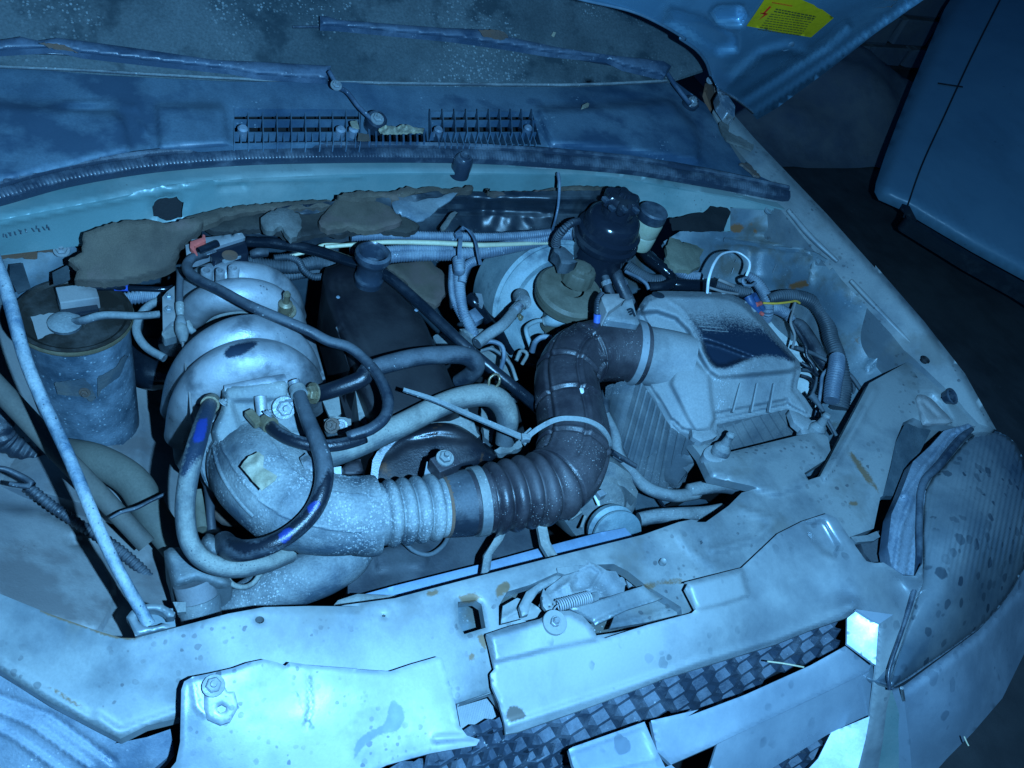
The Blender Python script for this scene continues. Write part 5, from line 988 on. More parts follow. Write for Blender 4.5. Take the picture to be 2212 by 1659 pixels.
bolt(P(u, v, .918), (0, -.1, 1), .0075, M['aludust'], ih)
sheet('tag', q(5, 545, 1450, 595, 1442, 580, 1520, 530, 1525), .895, M['bare'], ih, res=6, skirt=.003)
clamp(pc, pc.len - .012, ih, M['bare'], .011, .002, screw=True, ang=-1.2)
for x, y, z in ((1495, 1015, .925),): lathe('pale_spot', P(*q(5, x, y)[0], z), UPW, [(.0048, 0), (.004, .0015), (.0001, .002)], M['whitecable'], ih, n=12)
# big dusty cable tie round the elbow, long tail pointing left
ti = T('cable_tie', 'broad dusty cable tie round the brown elbow, long tail pointing left', 'cable tie')
rl = rings[0] + .006; c, r, t, X, Y = pc.frames(np.array([rl])); ring = [tuple(c[0] + (X[0] * math.cos(a) + Y[0] * math.sin(a)) * (r[0] + .0025)) for a in np.linspace(0, 2 * math.pi, 40)]
V = []; F = []
for i, p in enumerate(ring):
    p = np.array(p); d = (p - c[0]); d /= np.linalg.norm(d)
    V += [p - t[0] * .0035, p + t[0] * .0035, p + t[0] * .0035 + d * .0015, p - t[0] * .0035 + d * .0015]
    if i: b = 4 * i; F += [[b - 4 + k, b - 4 + (k + 1) % 4, b + (k + 1) % 4, b + k] for k in range(4)]
link('loop', hard(fixn(mesh('loop', V, F)), 40), M['rubberdust'], ti)
strip('tail', qz(5, 400, 1008, .945, 600, 1075, .94, 880, 1195, .932, 1130, 1300, .92), [9, 12, 13, 14], M['rubberdust'], ti, th=.0012)
box('head', P(*q(5, 1150, 1305)[0], .922), (.011, .009, .008), M['rubberdust'], ti, axes((1, -.3, 0)))
sheet('end', q(5, 1110, 1300, 1180, 1240, 1210, 1270, 1150, 1345), .915, M['rubberdust'], ti, res=5, skirt=.003)
strip('loop_end', qz(5, 1150, 1305, .918, 1230, 1245, .925, 1330, 1195, .932, 1420, 1185, .935, 1530, 1200, .934, 1620, 1250, .925, 1665, 1330, .905, 1650, 1410, .885), [11, 11, 11, 11, 11, 12, 12, 9], M['rubberdust'], ti, th=.0012, up=(.2, -.5, 1))
bpy.data.objects.remove(bpy.data.objects['loop'])
# dried leaf scrap on the duct
lf_ = sheet('leaf_scrap', ragged(q(10, 680, 680, 740, 600, 830, 562, 870, 600, 865, 690, 930, 730, 975, 760, 965, 790, 850, 878, 780, 800), 1.0, 6, 8), [(545, 985, .936), (580, 1030, .940), (520, 1010, .93), (600, 1030, .938)], M['leaf'], None, res=5, skirt=.0008, feats=[('noise', .0015, .14), ('bead', q(10, 760, 780, 870, 690), 2, -.001), ('bead', q(10, 700, 700, 870, 640), 2, .001), ('bead', q(10, 800, 830, 960, 770), 2, .001)])
tag(lf_, 'pale dry leaf scrap lying on the dusty grey duct', 'leaf')
st2 = sheet('silver_strap', q(10, 1165, 610, 1220, 570, 1260, 620, 1285, 740, 1215, 745), [(655, 985, .925), (675, 1010, .915), (665, 1024, .915)], M['bright'], dd, res=5, skirt=.002)

# --- hoses in front -----------------------------------------------------------------------------
u1 = hose('fat dusty U shaped hose hanging in front of the throttle body', qz(10, 450, 130, .905, 400, 240, .925, 335, 440, .93, 270, 680, .925, 232, 900, .91, 225, 1100, .895, 265, 1310, .88, 390, 1455, .865, 600, 1515, .855, 850, 1485, .84, 1080, 1400, .82), [14, 17, 20, 21, 21, 21, 21, 21, 21, 20, 19], M['hosepale'], sides=26)
pU = Path(qz(10, 450, 130, .905, 400, 240, .925, 335, 440, .93, 270, 680, .925), [14, 17, 20, 21]);
wear(u1, [q(10, 380, 120, 560, 150, 480, 420, 430, 560, 330, 620, 230, 760, 180, 760, 230, 560, 330, 260)], 'clean', 14)
wear(u1, [smooth(q(10, 330, 310, 400, 290, 395, 380, 380, 450, 345, 480, 290, 470, 310, 380), 2)], 'mark', 5)
clamp(pU, .016, u1, M['brass'], .010, .0022, ang=.3)
u2 = hose('hose with a blue smudge curling below the grey duct to a pale elbow', qz(10, 1150, 60, .918, 1170, 130, .925, 1240, 330, .935, 1320, 520, .938, 1362, 700, .935, 1345, 880, .93, 1260, 1060, .92, 1100, 1220, .91, 900, 1330, .90, 700, 1370, .885, 590, 1350, .87, 540, 1300, .85), [14, 15, 17, 19, 20, 20, 20, 20, 21, 24, 26, 24], M['hose'], sides=26)
wear(u2, [q(10, 1000, 1200, 1180, 1060, 1300, 860, 1400, 700, 1440, 760, 1400, 960, 1280, 1150, 1100, 1290, 980, 1340, 700, 1400, 560, 1330, 560, 1260, 800, 1300)], 'clean', 12)
wear(u2, [smooth(q(10, 1000, 1230, 1060, 1180, 1100, 1200, 1090, 1260, 1030, 1310, 990, 1280), 2), smooth(q(10, 1220, 1010, 1300, 960, 1330, 1000, 1250, 1070), 2)], 'mark', 4)
clamp(Path(qz(10, 1120, -10, .92, 1170, 130, .925, 1240, 330, .935), [14, 15, 17]), .018, u2, M['aludust'], .010, .002, ang=4)
el = sheet('hose_union', smooth(q(10, 350, 1300, 400, 1230, 450, 1240, 500, 1260, 560, 1240, 700, 1280, 760, 1300, 600, 1400, 450, 1420, 380, 1360), 2), .845, M['aludust'], None, res=6, skirt=.03, feats=[('dome', .02, 18)])
tag(el, 'pale dusty hose union between the two curved hoses', 'hose fitting')
lp = hose('thin rubber hose looping from the connector block round to the clamp on the throttle body', [(u, v, z) for (u, v), z in zip(q(20, 650, 250, 560, 265, 470, 300, 415, 380, 450, 480, 600, 580, 830, 690, 1150, 860, 1500, 1010, 1900, 1180, 2150, 1310) + q(5, 60, 745, 160, 820, 250, 930, 305, 1060, 290, 1170, 200, 1250, 60, 1300) + q(10, 1700, 440, 1500, 500, 1300, 510, 1100, 465, 960, 390, 890, 310, 850, 250),
     (.915, .925, .93, .93, .935, .94, .945, .95, .95, .945, .94, .94, .94, .945, .945, .945, .94, .935, .93, .93, .93, .928, .92, .912, .90))], [8, 9, 10, 11, 11.5, 11.5, 11.5, 11.5, 11.5, 11.5, 11.5, 11.5, 11.5, 12, 13, 13, 13, 13, 13, 14, 14, 14, 14, 13, 12], M['hose'], sides=22)
wear(lp, [q(10, 820, 280, 900, 270, 1000, 390, 1120, 440, 1300, 480, 1500, 470, 1700, 400, 1720, 470, 1500, 550, 1300, 560, 1080, 520, 900, 420)], 'clean', 8)
pL2 = Path(qz(10, 1000, 420, .922, 890, 310, .915, 840, 230, .908), [13, 13, 13])
cl = clamp(pL2, .024, lp, M['brass'], .010, .003, ang=1.4)
box('screw_housing', P(*q(10, 785, 290)[0], .916), (.010, .022, .009), M['brass'], cl, axes((1, .4, 0)))
g1 = hose('grey breather hose bulging out over the rocker cover and back', qz(4, 1930, 1040, .895, 2040, 1010, .91, 2212, 945, .925) + qz(5, 200, 885, .93, 450, 815, .932, 650, 795, .93, 780, 800, .925, 845, 850, .91, 820, 910, .89, 740, 960, .865), [17, 18, 19, 20, 20, 20, 20, 20, 19, 16], M['hose'], sides=26)
wear(g1, [q(4, 1900, 980, 2212, 860, 2300, 900, 2212, 1040, 1950, 1120), q(5, -40, 900, 160, 880, 200, 950, 60, 1050, -40, 1080)], 'clean', 14)
bolt(P(*q(4, 1925, 1030)[0], .91), (-1, -.2, .4), .009, M['brass'], g1, 'clip')
g2 = hose('fat dusty coolant hose arching over the pulley guard', qz(5, -60, 1420, .86, 120, 1350, .875, 380, 1230, .885, 640, 1100, .89, 800, 1050, .89, 930, 1045, .885, 1010, 1100, .87, 1040, 1200, .85, 1020, 1340, .82), [26, 26, 26, 25, 25, 25, 26, 24, 20], M['hosepale'], sides=28)
g3 = hose('straight black pipe running diagonally from the filler neck to the intake elbow', qz(20, 1150, 90, .875, 1500, 110, .88, 2000, 200, .885, 2400, 330, .89) + qz(5, 270, 290, .905, 500, 480, .90, 800, 760, .89, 1130, 1035, .86, 1260, 1150, .83), [12, 12, 12, 12, 12, 12.5, 12.5, 13, 13], M['hoseblack'], cat='pipe', sides=18)
hose('thin steel spring clip standing on the coolant hose bend', qz(5, 925, 985, .90, 930, 940, .905, 965, 912, .91, 990, 930, .905, 985, 975, .90, 940, 1010, .895), 3, M['brass'], cat='spring clip')
for i, a in enumerate(((870, 740, 940, 705, 1010, 740, 1020, 800, 1000, 870, 960, 930), (880, 790, 940, 760, 985, 800, 980, 860, 930, 920), (1030, 820, 1080, 880, 1100, 960, 1060, 1020))):
    pass
hose('pale pipe bent in a loop between the diagonal black pipe and the booster', qz(5, 860, 740, .82, 930, 712, .83, 1000, 735, .83, 1018, 800, .82, 1000, 880, .80), 5, M['loom'], cat='pipe')
hose('second thin pipe nested inside the pale bent loop', qz(5, 880, 770, .80, 950, 760, .81, 1050, 840, .80, 1095, 950, .78), 4, M['aludust'], cat='pipe')
# lower radiator hose, thermostat pieces
hose('very thick dusty radiator hose under the intake duct', qz(7, 1300, 780, .70, 1500, 660, .745, 1750, 540, .77, 2000, 440, .785, 2150, 330, .79, 2160, 150, .79), [40, 50, 54, 54, 50, 46], M['duct'], sides=32)
th_ = T('water_outlet', 'pale coolant outlet with a brown hose stub, beside the prop rod foot', 'coolant outlet')
sheet('outlet_body', smooth(q(7, 1005, 330, 1090, 305, 1200, 350, 1400, 480, 1420, 540, 1340, 560, 1200, 520, 1070, 555, 1030, 440), 2), .80, M['aludust'], th_, res=7, skirt=.05, feats=[('dome', .02, 22)])
pT = Path(qz(7, 1185, 510, .80, 1215, 620, .785, 1240, 760, .765, 1250, 860, .75), 42)
sweep('stub_hose', pT, M['felt2'], th_, sides=32)
b_ = sweep('band', pT, M['aludust'], th_, l0=.020, l1=.034, dr=.0018, sides=32); sheet('band_end', q(7, 1060, 640, 1140, 640, 1140, 700, 1090, 705), .815, M['aludust'], th_, res=6, skirt=.006)
hose('thin pipe bending under the U shaped hose', qz(7, 1390, 490, .80, 1430, 535, .80, 1500, 550, .80, 1560, 520, .80, 1600, 460, .80), 6, M['hosepale'], cat='pipe')
# prop rod and its eye ----------------------------------------------------------------------------
rod = T('prop_rod', 'dusty steel bonnet prop rod leaning out of a round eye', 'prop rod')
tube('rod', [(-120, 330, 1.02), (0, 590, .985), (60, 790, .955), (150, 990, .93), (235, 1190, .902), (322, 1350, .862)], [15, 14.5, 14, 13.5, 13, 13], M['rod'], rod, sides=20)
eye = sheet('rod_eye', smooth(q(7, 790, 760, 800, 700, 860, 662, 960, 650, 1040, 680, 1065, 730), 2)[:20] + q(7, 1080, 790, 960, 815, 830, 850), .868, M['panel'], car, holes=[[(328 + 31 * math.cos(a * .35), 1335 + 18 * math.sin(a * .35)) for a in range(18)]], res=6, skirt=.010, fold=(5, .003))
sheet('slot_floor', q(7, 800, 690, 1060, 680, 1080, 800, 830, 840), .845, M['inner'], eye, res=10, skirt=.002)
# --- air filter box ----------------------------------------------------------------------------
ab = T('air_filter_box', 'dust caked air filter box with a dark wiped patch on its lid', 'air filter box')
lid = q(5, 1838, 540, 1850, 490, 1885, 440, 1960, 404) + q(6, 0, 402, 180, 405, 350, 412, 430, 428, 500, 462, 600, 555, 720, 700, 835, 835, 845, 890, 825, 960, 820, 1000, 870, 1060, 915, 1130, 905, 1175, 860, 1180, 800, 1150, 760, 1128, 550, 1175, 330, 1222, 325, 1270, 300, 1300, 200, 1298, 100, 1270, 50, 1220) + q(5, 2120, 1300, 2040, 1240, 1960, 1100, 1845, 935, 1820, 900, 1880, 800, 1880, 640)
lidz = [(1390, 650, .912), (1420, 632, .914), (1600, 645, .912), (1660, 720, .908), (1725, 790, .897), (1500, 740, .908), (1520, 800, .902), (1600, 800, .900), (1715, 830, .882), (1730, 870, .862), (1560, 930, .857), (1500, 930, .857), (1450, 900, .858), (1400, 830, .860), (1385, 760, .872), (1480, 830, .890), (1620, 870, .872), (1740, 890, .856), (1530, 935, .856)]
topf = q(30, 330, 260, 380, 205, 440, 178, 1040, 196, 1130, 245, 1300, 420, 1560, 705, 1580, 760, 1500, 800, 1200, 830, 940, 850, 860, 800, 800, 700, 700, 480, 600, 380, 450, 330, 330, 340)
holl = q(30, 815, 560, 960, 600, 1200, 690, 1100, 715, 1000, 752, 930, 762, 870, 720, 825, 640)
ld = sheet('lid', lid, lidz, M['airbox'], ab, res=4.5, skirt=.014, fold=(3, .002), feats=[
    ('inset', .007, 9, 4), ('plat', topf, .014, 7), ('plat', holl, -.016, 5), ('bead', q(30, 560, 250, 640, 300, 820, 520, 1230, 690), 3, .002),
    ('plat', q(30, 620, 700, 700, 680, 860, 820, 880, 1020, 905, 1180, 870, 1250, 760, 1270, 700, 1180, 560, 900), .006, 6), ('plat', q(30, 900, 1130, 1480, 1020, 1500, 1075, 910, 1185), -.006, 3), ('noise', .0006, .05)])
for x0, x1 in ((1105, 1045), (1235, 1190), (1368, 1330)):
    (ua, va), (ub, vb) = q(30, x0, 900, x1, 1125); zl = tps(lidz); strip('lid_rib', [(ua, va, float(zl(ua, va)) + .008), ((ua + ub) / 2, (va + vb) / 2, float(zl((ua + ub) / 2, (va + vb) / 2)) + .0095), (ub, vb, float(zl(ub, vb)) + .009)], 3.5, M['airbox'], ld, th=.004)
# wiped patch and hollow: bare dark plastic where the dust has gone
pat = smooth(q(6, 40, 440, 220, 470, 440, 480, 600, 590, 700, 710, 800, 825, 740, 815, 640, 800, 560, 812, 500, 830, 430, 862, 330, 868, 270, 810, 235, 720, 150, 600), 2)
wear(ld, [pat], 'clean', 12)
_at = ld.data.attributes['clean']; _v = np.empty(len(ld.data.vertices), np.float32); _at.data.foreach_get('value', _v); _c = np.empty(len(_v) * 3); ld.data.vertices.foreach_get('co', _c); _c = _c.reshape(-1, 3)
_d = _c - CAM; _z = _d @ FWD; _py = 829.5 + FPX * (_d @ DOWN) / _z; _px = 1106 + FPX * (_d @ RIGHT) / _z
_t = np.clip((_py - (640 + (_px - 1470) * .12)) / 110, 0, 1); _at.data.foreach_set('value', (_v * (.12 + .88 * _t)).astype(np.float32))     # patch darkens steadily downwards to the hollow
for y, x0, x1 in ((572, 190, 250), (590, 200, 320), (615, 215, 370), (637, 240, 400)): sheet('scratch_and_imprint', q(6, x0, y, x1, y + 14, x1, y + 18, x0, y + 4), lambda u, v: tps(lidz)(u, v) + .0216, M['rubberdust'], ld, res=8, skirt=.0003)  # faded imprint lines on the lid, drawn as pale strokes
(u, v), = q(5, 1965, 410); lathe('dark_spot', P(u, v + 6, .9345), (0, .2, 1), [(.010, 0), (.009, .0006), (.0001, .0008)], M['airdark'], ld, n=20)
(u, v), = q(5, 2030, 812); lathe('moulded_ring', P(u, v, .893), (-.3, -.2, 1), [(.0055, -.001), (.0055, .0015), (.004, .0015), (.004, 0), (.0001, 0)], M['airbox'], ld, n=20)
# ribbed tub below
def wall_fan(name, top, bot, zt, zb_, mat, parent, n=24, m=12, rib=0, every=3):
    """side wall between an upper and a lower line, with upright ribs standing proud"""
    a = np.array([P(*p, z) for p, z in zip(top, zt)]); b = np.array([P(*p, z) for p, z in zip(bot, zb_)])
    def along(c, t):
        L = np.r_[0, np.cumsum(np.linalg.norm(np.diff(c, axis=0), axis=1))]; L /= L[-1]; return np.array([np.interp(t, L, c[:, i]) for i in range(3)]).T
    N = n * 8; t = np.linspace(0, 1, N + 1); A = along(a, t); B = along(b, t); V = []; F = []
    tt = np.gradient(A, axis=0); nn = np.cross(tt, B - A); nn /= np.linalg.norm(nn, axis=1)[:, None]
    s = np.sign(((CAM - A) * nn).sum(1))[:, None]; nn *= s
    pr = np.where((np.arange(N + 1) % 8) < 2, rib, 0)[:, None] if rib else np.zeros((N + 1, 1))
    for j in range(m + 1):
        k = j / m; W = A * (1 - k) + B * k + nn * pr; V += list(W)
    for j in range(m):
        for i in range(N): F.append([j * (N + 1) + i, j * (N + 1) + i + 1, (j + 1) * (N + 1) + i + 1, (j + 1) * (N + 1) + i])
    return link(name, hard(fixn(mesh(name, V, F)), 30), mat, parent)
wall_fan('tub_side', q(5, 1640, 985, 1745, 955, 1840, 925, 2040, 1235, 2180, 1330) + q(6, 210, 1300), q(5, 1630, 1120, 1700, 1290, 1790, 1440, 1880, 1560, 2010, 1630) + q(6, 120, 1600), [.86, .868, .868, .862, .860, .858], [.74, .73, .72, .70, .69, .68], M['airbox'], ab, n=15, rib=.0014)
wall_fan('tub_front', q(6, 210, 1300, 335, 1225, 550, 1175, 760, 1130), q(6, 330, 1640, 560, 1560, 800, 1480, 960, 1420), [.858, .857, .857, .857], [.70, .70, .70, .70], M['airbox'], ab, n=10, rib=.0012)
sheet('tub_bulge', smooth(q(5, 1960, 1330, 2060, 1300, 2212, 1420) + q(6, 150, 1500, 100, 1620) + q(5, 2100, 1625, 1990, 1580, 1950, 1450), 2), [(1440, 960, .80), (1500, 1000, .79), (1460, 1060, .70)], M['airbox'], ab, res=8, skirt=.04, feats=[('dome', .015, 30)])
# fork tabs and rubber mounts
def _unused(k, x, y, zt):
    (u, v), = q(k, x, y); (u2, v2), = q(k, x + 5, y - 65)
    m = tag(thing('rubber_mount', '', ''), '', ''); return m
for k, fx, fy, cx, cy, lab in ((6, 325, 1400, 340, 1340, 0), (6, 920, 1250, 925, 1215, 1)):
    (u, v), = q(k, fx, fy)
    ring = [(u + 28 * math.cos(a), v + 19 * math.sin(a)) for a in np.linspace(0, 2 * math.pi, 22)[:-1]]; inn = [(u + 15 * math.cos(a) + 2, v - 5 + 12 * math.sin(a)) for a in np.linspace(0, 2 * math.pi, 16)[:-1]]
    sheet('mount_tab', ring, .864, M['airbox'], ab, holes=[inn], res=5, skirt=.012, fold=(3, .0015))
    (cu, cv), = q(k, cx, cy)
    lathe('rubber_mount', P(cu, cv + 22, .858), (.12, .15, 1), [(.013, -.01), (.0135, .006), (.0125, .012), (.007, .020), (.0055, .032), (.0065, .036), (.005, .040), (.0001, .041)], M['rubberdust'], ab, n=26)
for s in (q(6, 170, 1220, 290, 1215, 330, 1290, 300, 1310, 230, 1330, 180, 1300), q(6, 770, 1130, 830, 1150, 900, 1190, 930, 1230, 860, 1260, 800, 1210)): sheet('tab_neck', s, .8655, M['airbox'], ab, res=6, skirt=.010, fold=(3, .002))
# inlet neck with the flow sensor on it
pn = Path([(1360, 760, .885), (1395, 768, .885), (1440, 778, .885), (1480, 790, .885)], [64, 64, 66, 68], 8)
sweep('neck', pn, M['airbox'], ab, sides=44)
sf = T('flow_sensor', 'dusty flow sensor housing with ribbed plug, between hose clamp and air box', 'sensor')
sheet('housing', q(22, 380, 1620, 600, 1470, 680, 1460, 725, 1640) + q(5, 1850, 600, 1840, 612, 1700, 590, 1640, 580, 1650, 545), .945, M['airbox'], sf, res=6, skirt=.03, fold=(4, .003), feats=[('plat', q(5, 1760, 490, 1800, 480, 1830, 560, 1790, 570), -.003, 3)])
sheet('plug', q(22, 300, 1440, 340, 1395, 515, 1392, 525, 1440, 590, 1465, 385, 1615, 375, 1640, 310, 1480), .958, M['inner2'], sf, res=6, skirt=.025, fold=(4, .003))
for i in range(3): strip('rib', [(*q(5, 1775 + i * 8, 520 + i * 14)[0], .9475), (*q(5, 1800 + i * 6, 512 + i * 14)[0], .948), (*q(5, 1812 + i * 5, 530 + i * 14)[0], .9475)], 3, M['airdark'], sf)
tube('cable', qz(5, 1620, 425, .94, 1597, 470, .94, 1590, 540, .935, 1590, 620, .92), [7, 7.5, 7, 7], M['hose'], sf, corr=(.004, .0006))
tube('blue_sleeve', qz(5, 1592, 545, .9365, 1588, 600, .925), 8, M_('blue_sleeve', (.05, .12, .45), None, .5, 40, .5), sf)

# --- brake booster, reservoirs -------------------------------------------------------------------
bb = T('brake_booster', 'big round dusty brake booster drum against the bulkhead', 'brake booster')
bc = P(*q(5, 1335, 500)[0], .775); bax = Vector((-.05, -.90, .42)).normalized()
rbo = 143 * mpp(*q(5, 1335, 500)[0], .775)
lathe('drum', bc, bax, [(rbo, -.10), (rbo * 1.02, -.012), (rbo * 1.02, -.004), (rbo * .97, .0), (rbo * .95, -.001), (rbo * .9, .006), (rbo * .78, .012), (rbo * .70, .010), (rbo * .64, .016), (rbo * .4, .026), (rbo * .3, .03), (.0001, .03)], M['drum'], bb, n=80)
for a in (2.2, 2.6, 3.0, 3.5): pass
vv = q(21, 870, 1030)[0]; bz = .83
pv_ = Path(qz(21, 860, 980, .835, 890, 1060, .842), 18); sweep('valve', pv_, M['rubberdust'], bb, sides=26)
hose('dusty vacuum hose from the booster valve down to the left', qz(21, 870, 1090, .85, 780, 1170, .85, 640, 1330, .845, 480, 1440, .835, 320, 1560, .83), [12, 12, 12.5, 13, 13], M['rubberdust'], sides=20)
clb = sweep('clamp', Path(qz(21, 840, 1110, .851, 770, 1180, .8505), 13), M['bright'], bpy.data.objects['hose.001'] if False else bb, sides=24)
bolt(P(*q(21, 850, 1240)[0], .858), (.4, -.5, .7), .004, M['brass'], bb, 'clamp_screw')
mc = T('brake_reservoir', 'dusty olive disc shaped reservoir cap with a knurled knob, over the booster', 'reservoir cap')
(mu, mv_), = q(21, 1480, 900)
upc(mu, mv_, .865, 0, [(30, -.09), (34, -.035), (64, -.030), (74, -.022), (74, -.012), (78, -.010), (77, -.004), (70, .001), (40, .004), (28, .004)], 'reservoir', M['olive'], mc, axis=(0, -.08, 1), n=60)
upc(mu + 10, mv_ - 18, .868, 0, [(35, .002), (35, .022), (32, .026), (22, .028), (20, .032), (12, .034), (0, .034)], 'knob', M['olive'], mc, n=60, rfun=lambda t, h: 1 + .02 * math.cos(t * 14))
sheet('connector', q(21, 1270, 370, 1320, 350, 1400, 380, 1510, 480, 1500, 520, 1560, 560, 1450, 590, 1360, 580, 1330, 480, 1268, 430), .915, M['loomdark'], mc, res=6, skirt=.02, fold=(3, .003))
tube('wire', qz(21, 1290, 350, .915, 1300, 270, .93, 1380, 170, .95, 1470, 90, .96, 1560, 60, .955), [10, 9, 9, 8, 7], M['hose'], mc, corr=(.004, .0007))
cyl = T('master_cylinder', 'small cast brake cylinder with bent steel pipes, low in front of the booster', 'brake cylinder')
tube('barrel', qz(21, 1150, 1290, .80, 1250, 1270, .81, 1400, 1260, .815, 1600, 1240, .815), [8, 16, 16, 16], M['drum'], cyl)
tube('nut', qz(21, 1150, 1290, .80, 1210, 1275, .806), 12, M['aludust'], cyl, sides=6)
tube('brake_pipe', qz(21, 1150, 1275, .80, 1040, 1290, .80, 940, 1350, .80, 930, 1430, .80, 1000, 1640, .78), 5, M['drum'], cyl)
tube('brake_pipe', qz(21, 1000, 1659, .80, 1040, 1540, .82, 1130, 1480, .83, 1230, 1490, .83), 6, M['loom'], cyl)
sheet('bracket', q(21, 1200, 1180, 1340, 1190, 1500, 1250, 1600, 1260, 1700, 1280, 1690, 1310, 1500, 1300, 1340, 1380, 1230, 1320), .795, M['drum'], cyl, res=7, skirt=.03)
tube('brake_pipe', qz(5, 1095, 830, .75, 1120, 770, .76, 1160, 790, .76, 1130, 850, .74), 4, M['aludust'], cyl)
ps = T('steering_fluid_reservoir', 'glossy black round fluid reservoir with lobed screw cap', 'fluid reservoir')
(pu, pv2), = q(22, 420, 560)
pax = (0, 0, 1)
upc(pu, pv2, .93, 0, [(40, -.11), (56, -.10), (60, -.06), (62, -.037), (72, -.034), (74, -.030), (74, -.023), (67, -.020), (67, -.014), (71, -.012), (71, -.007), (63, -.003), (61, .008), (57, .018), (47, .024), (35, .026), (34, .045)], 'tank', M['blackpl'], ps, axis=pax, n=64)
upc(pu, pv2, .93, 0, [(31, .038), (37, .043), (37, .054), (31, .060), (13, .061), (11, .067), (0, .067)], 'cap', M['blackpl'], ps, axis=pax, n=72, rfun=lambda t, h: 1 + .17 * max(-.5, math.cos(t * 6)))
for x, y in ((350, 240), (430, 345), (580, 360), (720, 370)): box('cap_lug', P(*q(22, x, y)[0], .985), (.008, .012, .007), M['rubber'], ps, axes((1, .2, 0)))
hp1 = hose('narrow black hose with bright clamp leaving the black reservoir', qz(22, 320, 1130, .86, 350, 1210, .855, 400, 1370, .845, 470, 1500, .83), [9, 9.5, 10, 10], M['hose'])
clamp(Path(qz(22, 320, 1160, .858, 400, 1370, .845), 9.5), .016, hp1, M['bright'], .008, screw=False)
hp2 = hose('wide black hose with bright clamp leaving the black reservoir', qz(22, 480, 1130, .86, 510, 1230, .855, 590, 1400, .84, 690, 1620, .82), [13, 14, 15, 15], M['hose'])
clamp(Path(qz(22, 480, 1150, .859, 590, 1400, .84), 14.5), .020, hp2, M['bright'], .009, screw=False)
cr = T('clutch_reservoir', 'translucent yellowish reservoir with flat black cap beside the black round one', 'fluid reservoir')
(ru, rv_), = q(22, 950, 370)
upc(ru, rv_, .945, 0, [(28, -.075), (30, -.070), (31, -.050), (29, -.047), (31, -.044), (32, -.022), (28, -.012)], 'tank', M['tank'], cr, n=44)
upc(ru, rv_, .945, 0, [(31, -.018), (32, -.016), (32, -.001), (29, .002), (0, .002)], 'cap', M['rubber'], cr, n=44)
# dark hoses behind
hose('black corrugated conduit crossing under the reservoirs', qz(22, 620, 1060, .84, 760, 1160, .84, 920, 1230, .84, 1100, 1240, .84), 14, M['loomdark'], corr=(.0035, .0006), cat='conduit')
hose('black hose bending sharply below the clear reservoir', qz(22, 820, 860, .86, 900, 960, .86, 1060, 1080, .86, 1150, 1170, .855, 1150, 1260, .85, 1050, 1310, .845, 880, 1320, .84), 13, M['hoseblack'])
hose('black hose running right behind the air box', qz(22, 1150, 1270, .845, 1330, 1290, .85, 1560, 1300, .85, 1720, 1290, .845), 15, M['hoseblack'])
hose('thin grey pipe curling behind the air box lid', qz(22, 600, 1120, .85, 760, 1200, .86, 850, 1270, .86, 880, 1340, .855), 4, M['seal'], cat='pipe')
hose('short ribbed grey conduit beside the frayed felt lump', qz(22, 1120, 960, .87, 1160, 1050, .868, 1260, 1120, .865, 1380, 1180, .86, 1500, 1200, .855), [9, 12, 12, 12, 12], M['loom'], corr=(.0035, .0006), cat='conduit')
hose('red tinted corrugated conduit behind the air box corner', qz(22, 1700, 1280, .86, 1850, 1320, .86, 2000, 1350, .86) + qz(23, 480, 250, .86, 620, 280, .86), [9, 10, 11, 12, 11], M['loomdark'], corr=(.0035, .0006), cat='conduit')
hose('bright white cable arching up behind the air box lid', qz(22, 1600, 1380, .93, 1620, 1200, .955, 1690, 1010, .965, 1790, 900, .965, 1960, 880, .955, 2100, 970, .95, 2120, 1060, .94, 2080, 1170, .925), [3.2, 3.2, 3.2, 2.6, 2, 2, 3, 3], M['whitecable'], cat='cable')
# --- looms across the bulkhead --------------------------------------------------------------------
GL = 'corrugated looms along the bulkhead'
hose('uppermost corrugated loom along the bulkhead, above the cream cable', qz(2, 80, 1455, .885, 300, 1445, .888, 700, 1452, .888, 900, 1455, .888, 1150, 1445, .888, 1350, 1420, .888, 1490, 1390, .885), [9, 10, 10, 9, 9, 8, 8], M['loom'], GL, corr=(.0038, .0007), cat='wiring loom')
hose('lowest and thickest corrugated loom rising towards the black reservoir', qz(2, 240, 1590, .865, 420, 1568, .868, 700, 1560, .87, 900, 1545, .872, 1150, 1490, .875, 1350, 1445, .878, 1500, 1430, .878), [12, 13, 13, 14, 15, 15, 15], M['loom'], GL, corr=(.0045, .0009), cat='wiring loom')
hose('thin corrugated loom between cream cable and thickest loom, at left', qz(2, 70, 1540, .87, 200, 1545, .873, 400, 1528, .876, 700, 1530, .876), [8, 9, 9, 8], M['loom'], GL, corr=(.0035, .0006), cat='wiring loom')
hose('cream coloured cable lying among the grey looms', qz(2, -80, 1515, .885, 100, 1500, .888, 300, 1485, .891, 600, 1490, .892, 850, 1503, .892, 1000, 1500, .888, 1300, 1490, .875, 1480, 1495, .87), [4.5, 4.5, 5, 5.5, 5.5, 5, 4, 5], M['cream'], cat='cable')
hose('yellowish flat cable glimpsed behind the diagonal black pipe', qz(1, 1700, 1590, .86, 1900, 1540, .87, 2000, 1500, .875, 2200, 1510, .88), 3.5, M['cream'], cat='cable')
hose('corrugated loom dropping from the bundle beside the booster', qz(2, 740, 1590, .885, 745, 1659, .88) + qz(5, 735, 260, .865, 745, 400, .85, 765, 520, .84, 800, 600, .83, 840, 690, .82), [13, 12, 12, 12, 11, 12, 13], M['loom'], corr=(.004, .0008), cat='wiring loom')
hose('thinner loom dropping at the left of the hanging one', qz(5, 700, 250, .86, 695, 380, .85, 715, 480, .84, 770, 590, .825), 6.5, M['loom'], corr=(.003, .0006), cat='wiring loom')
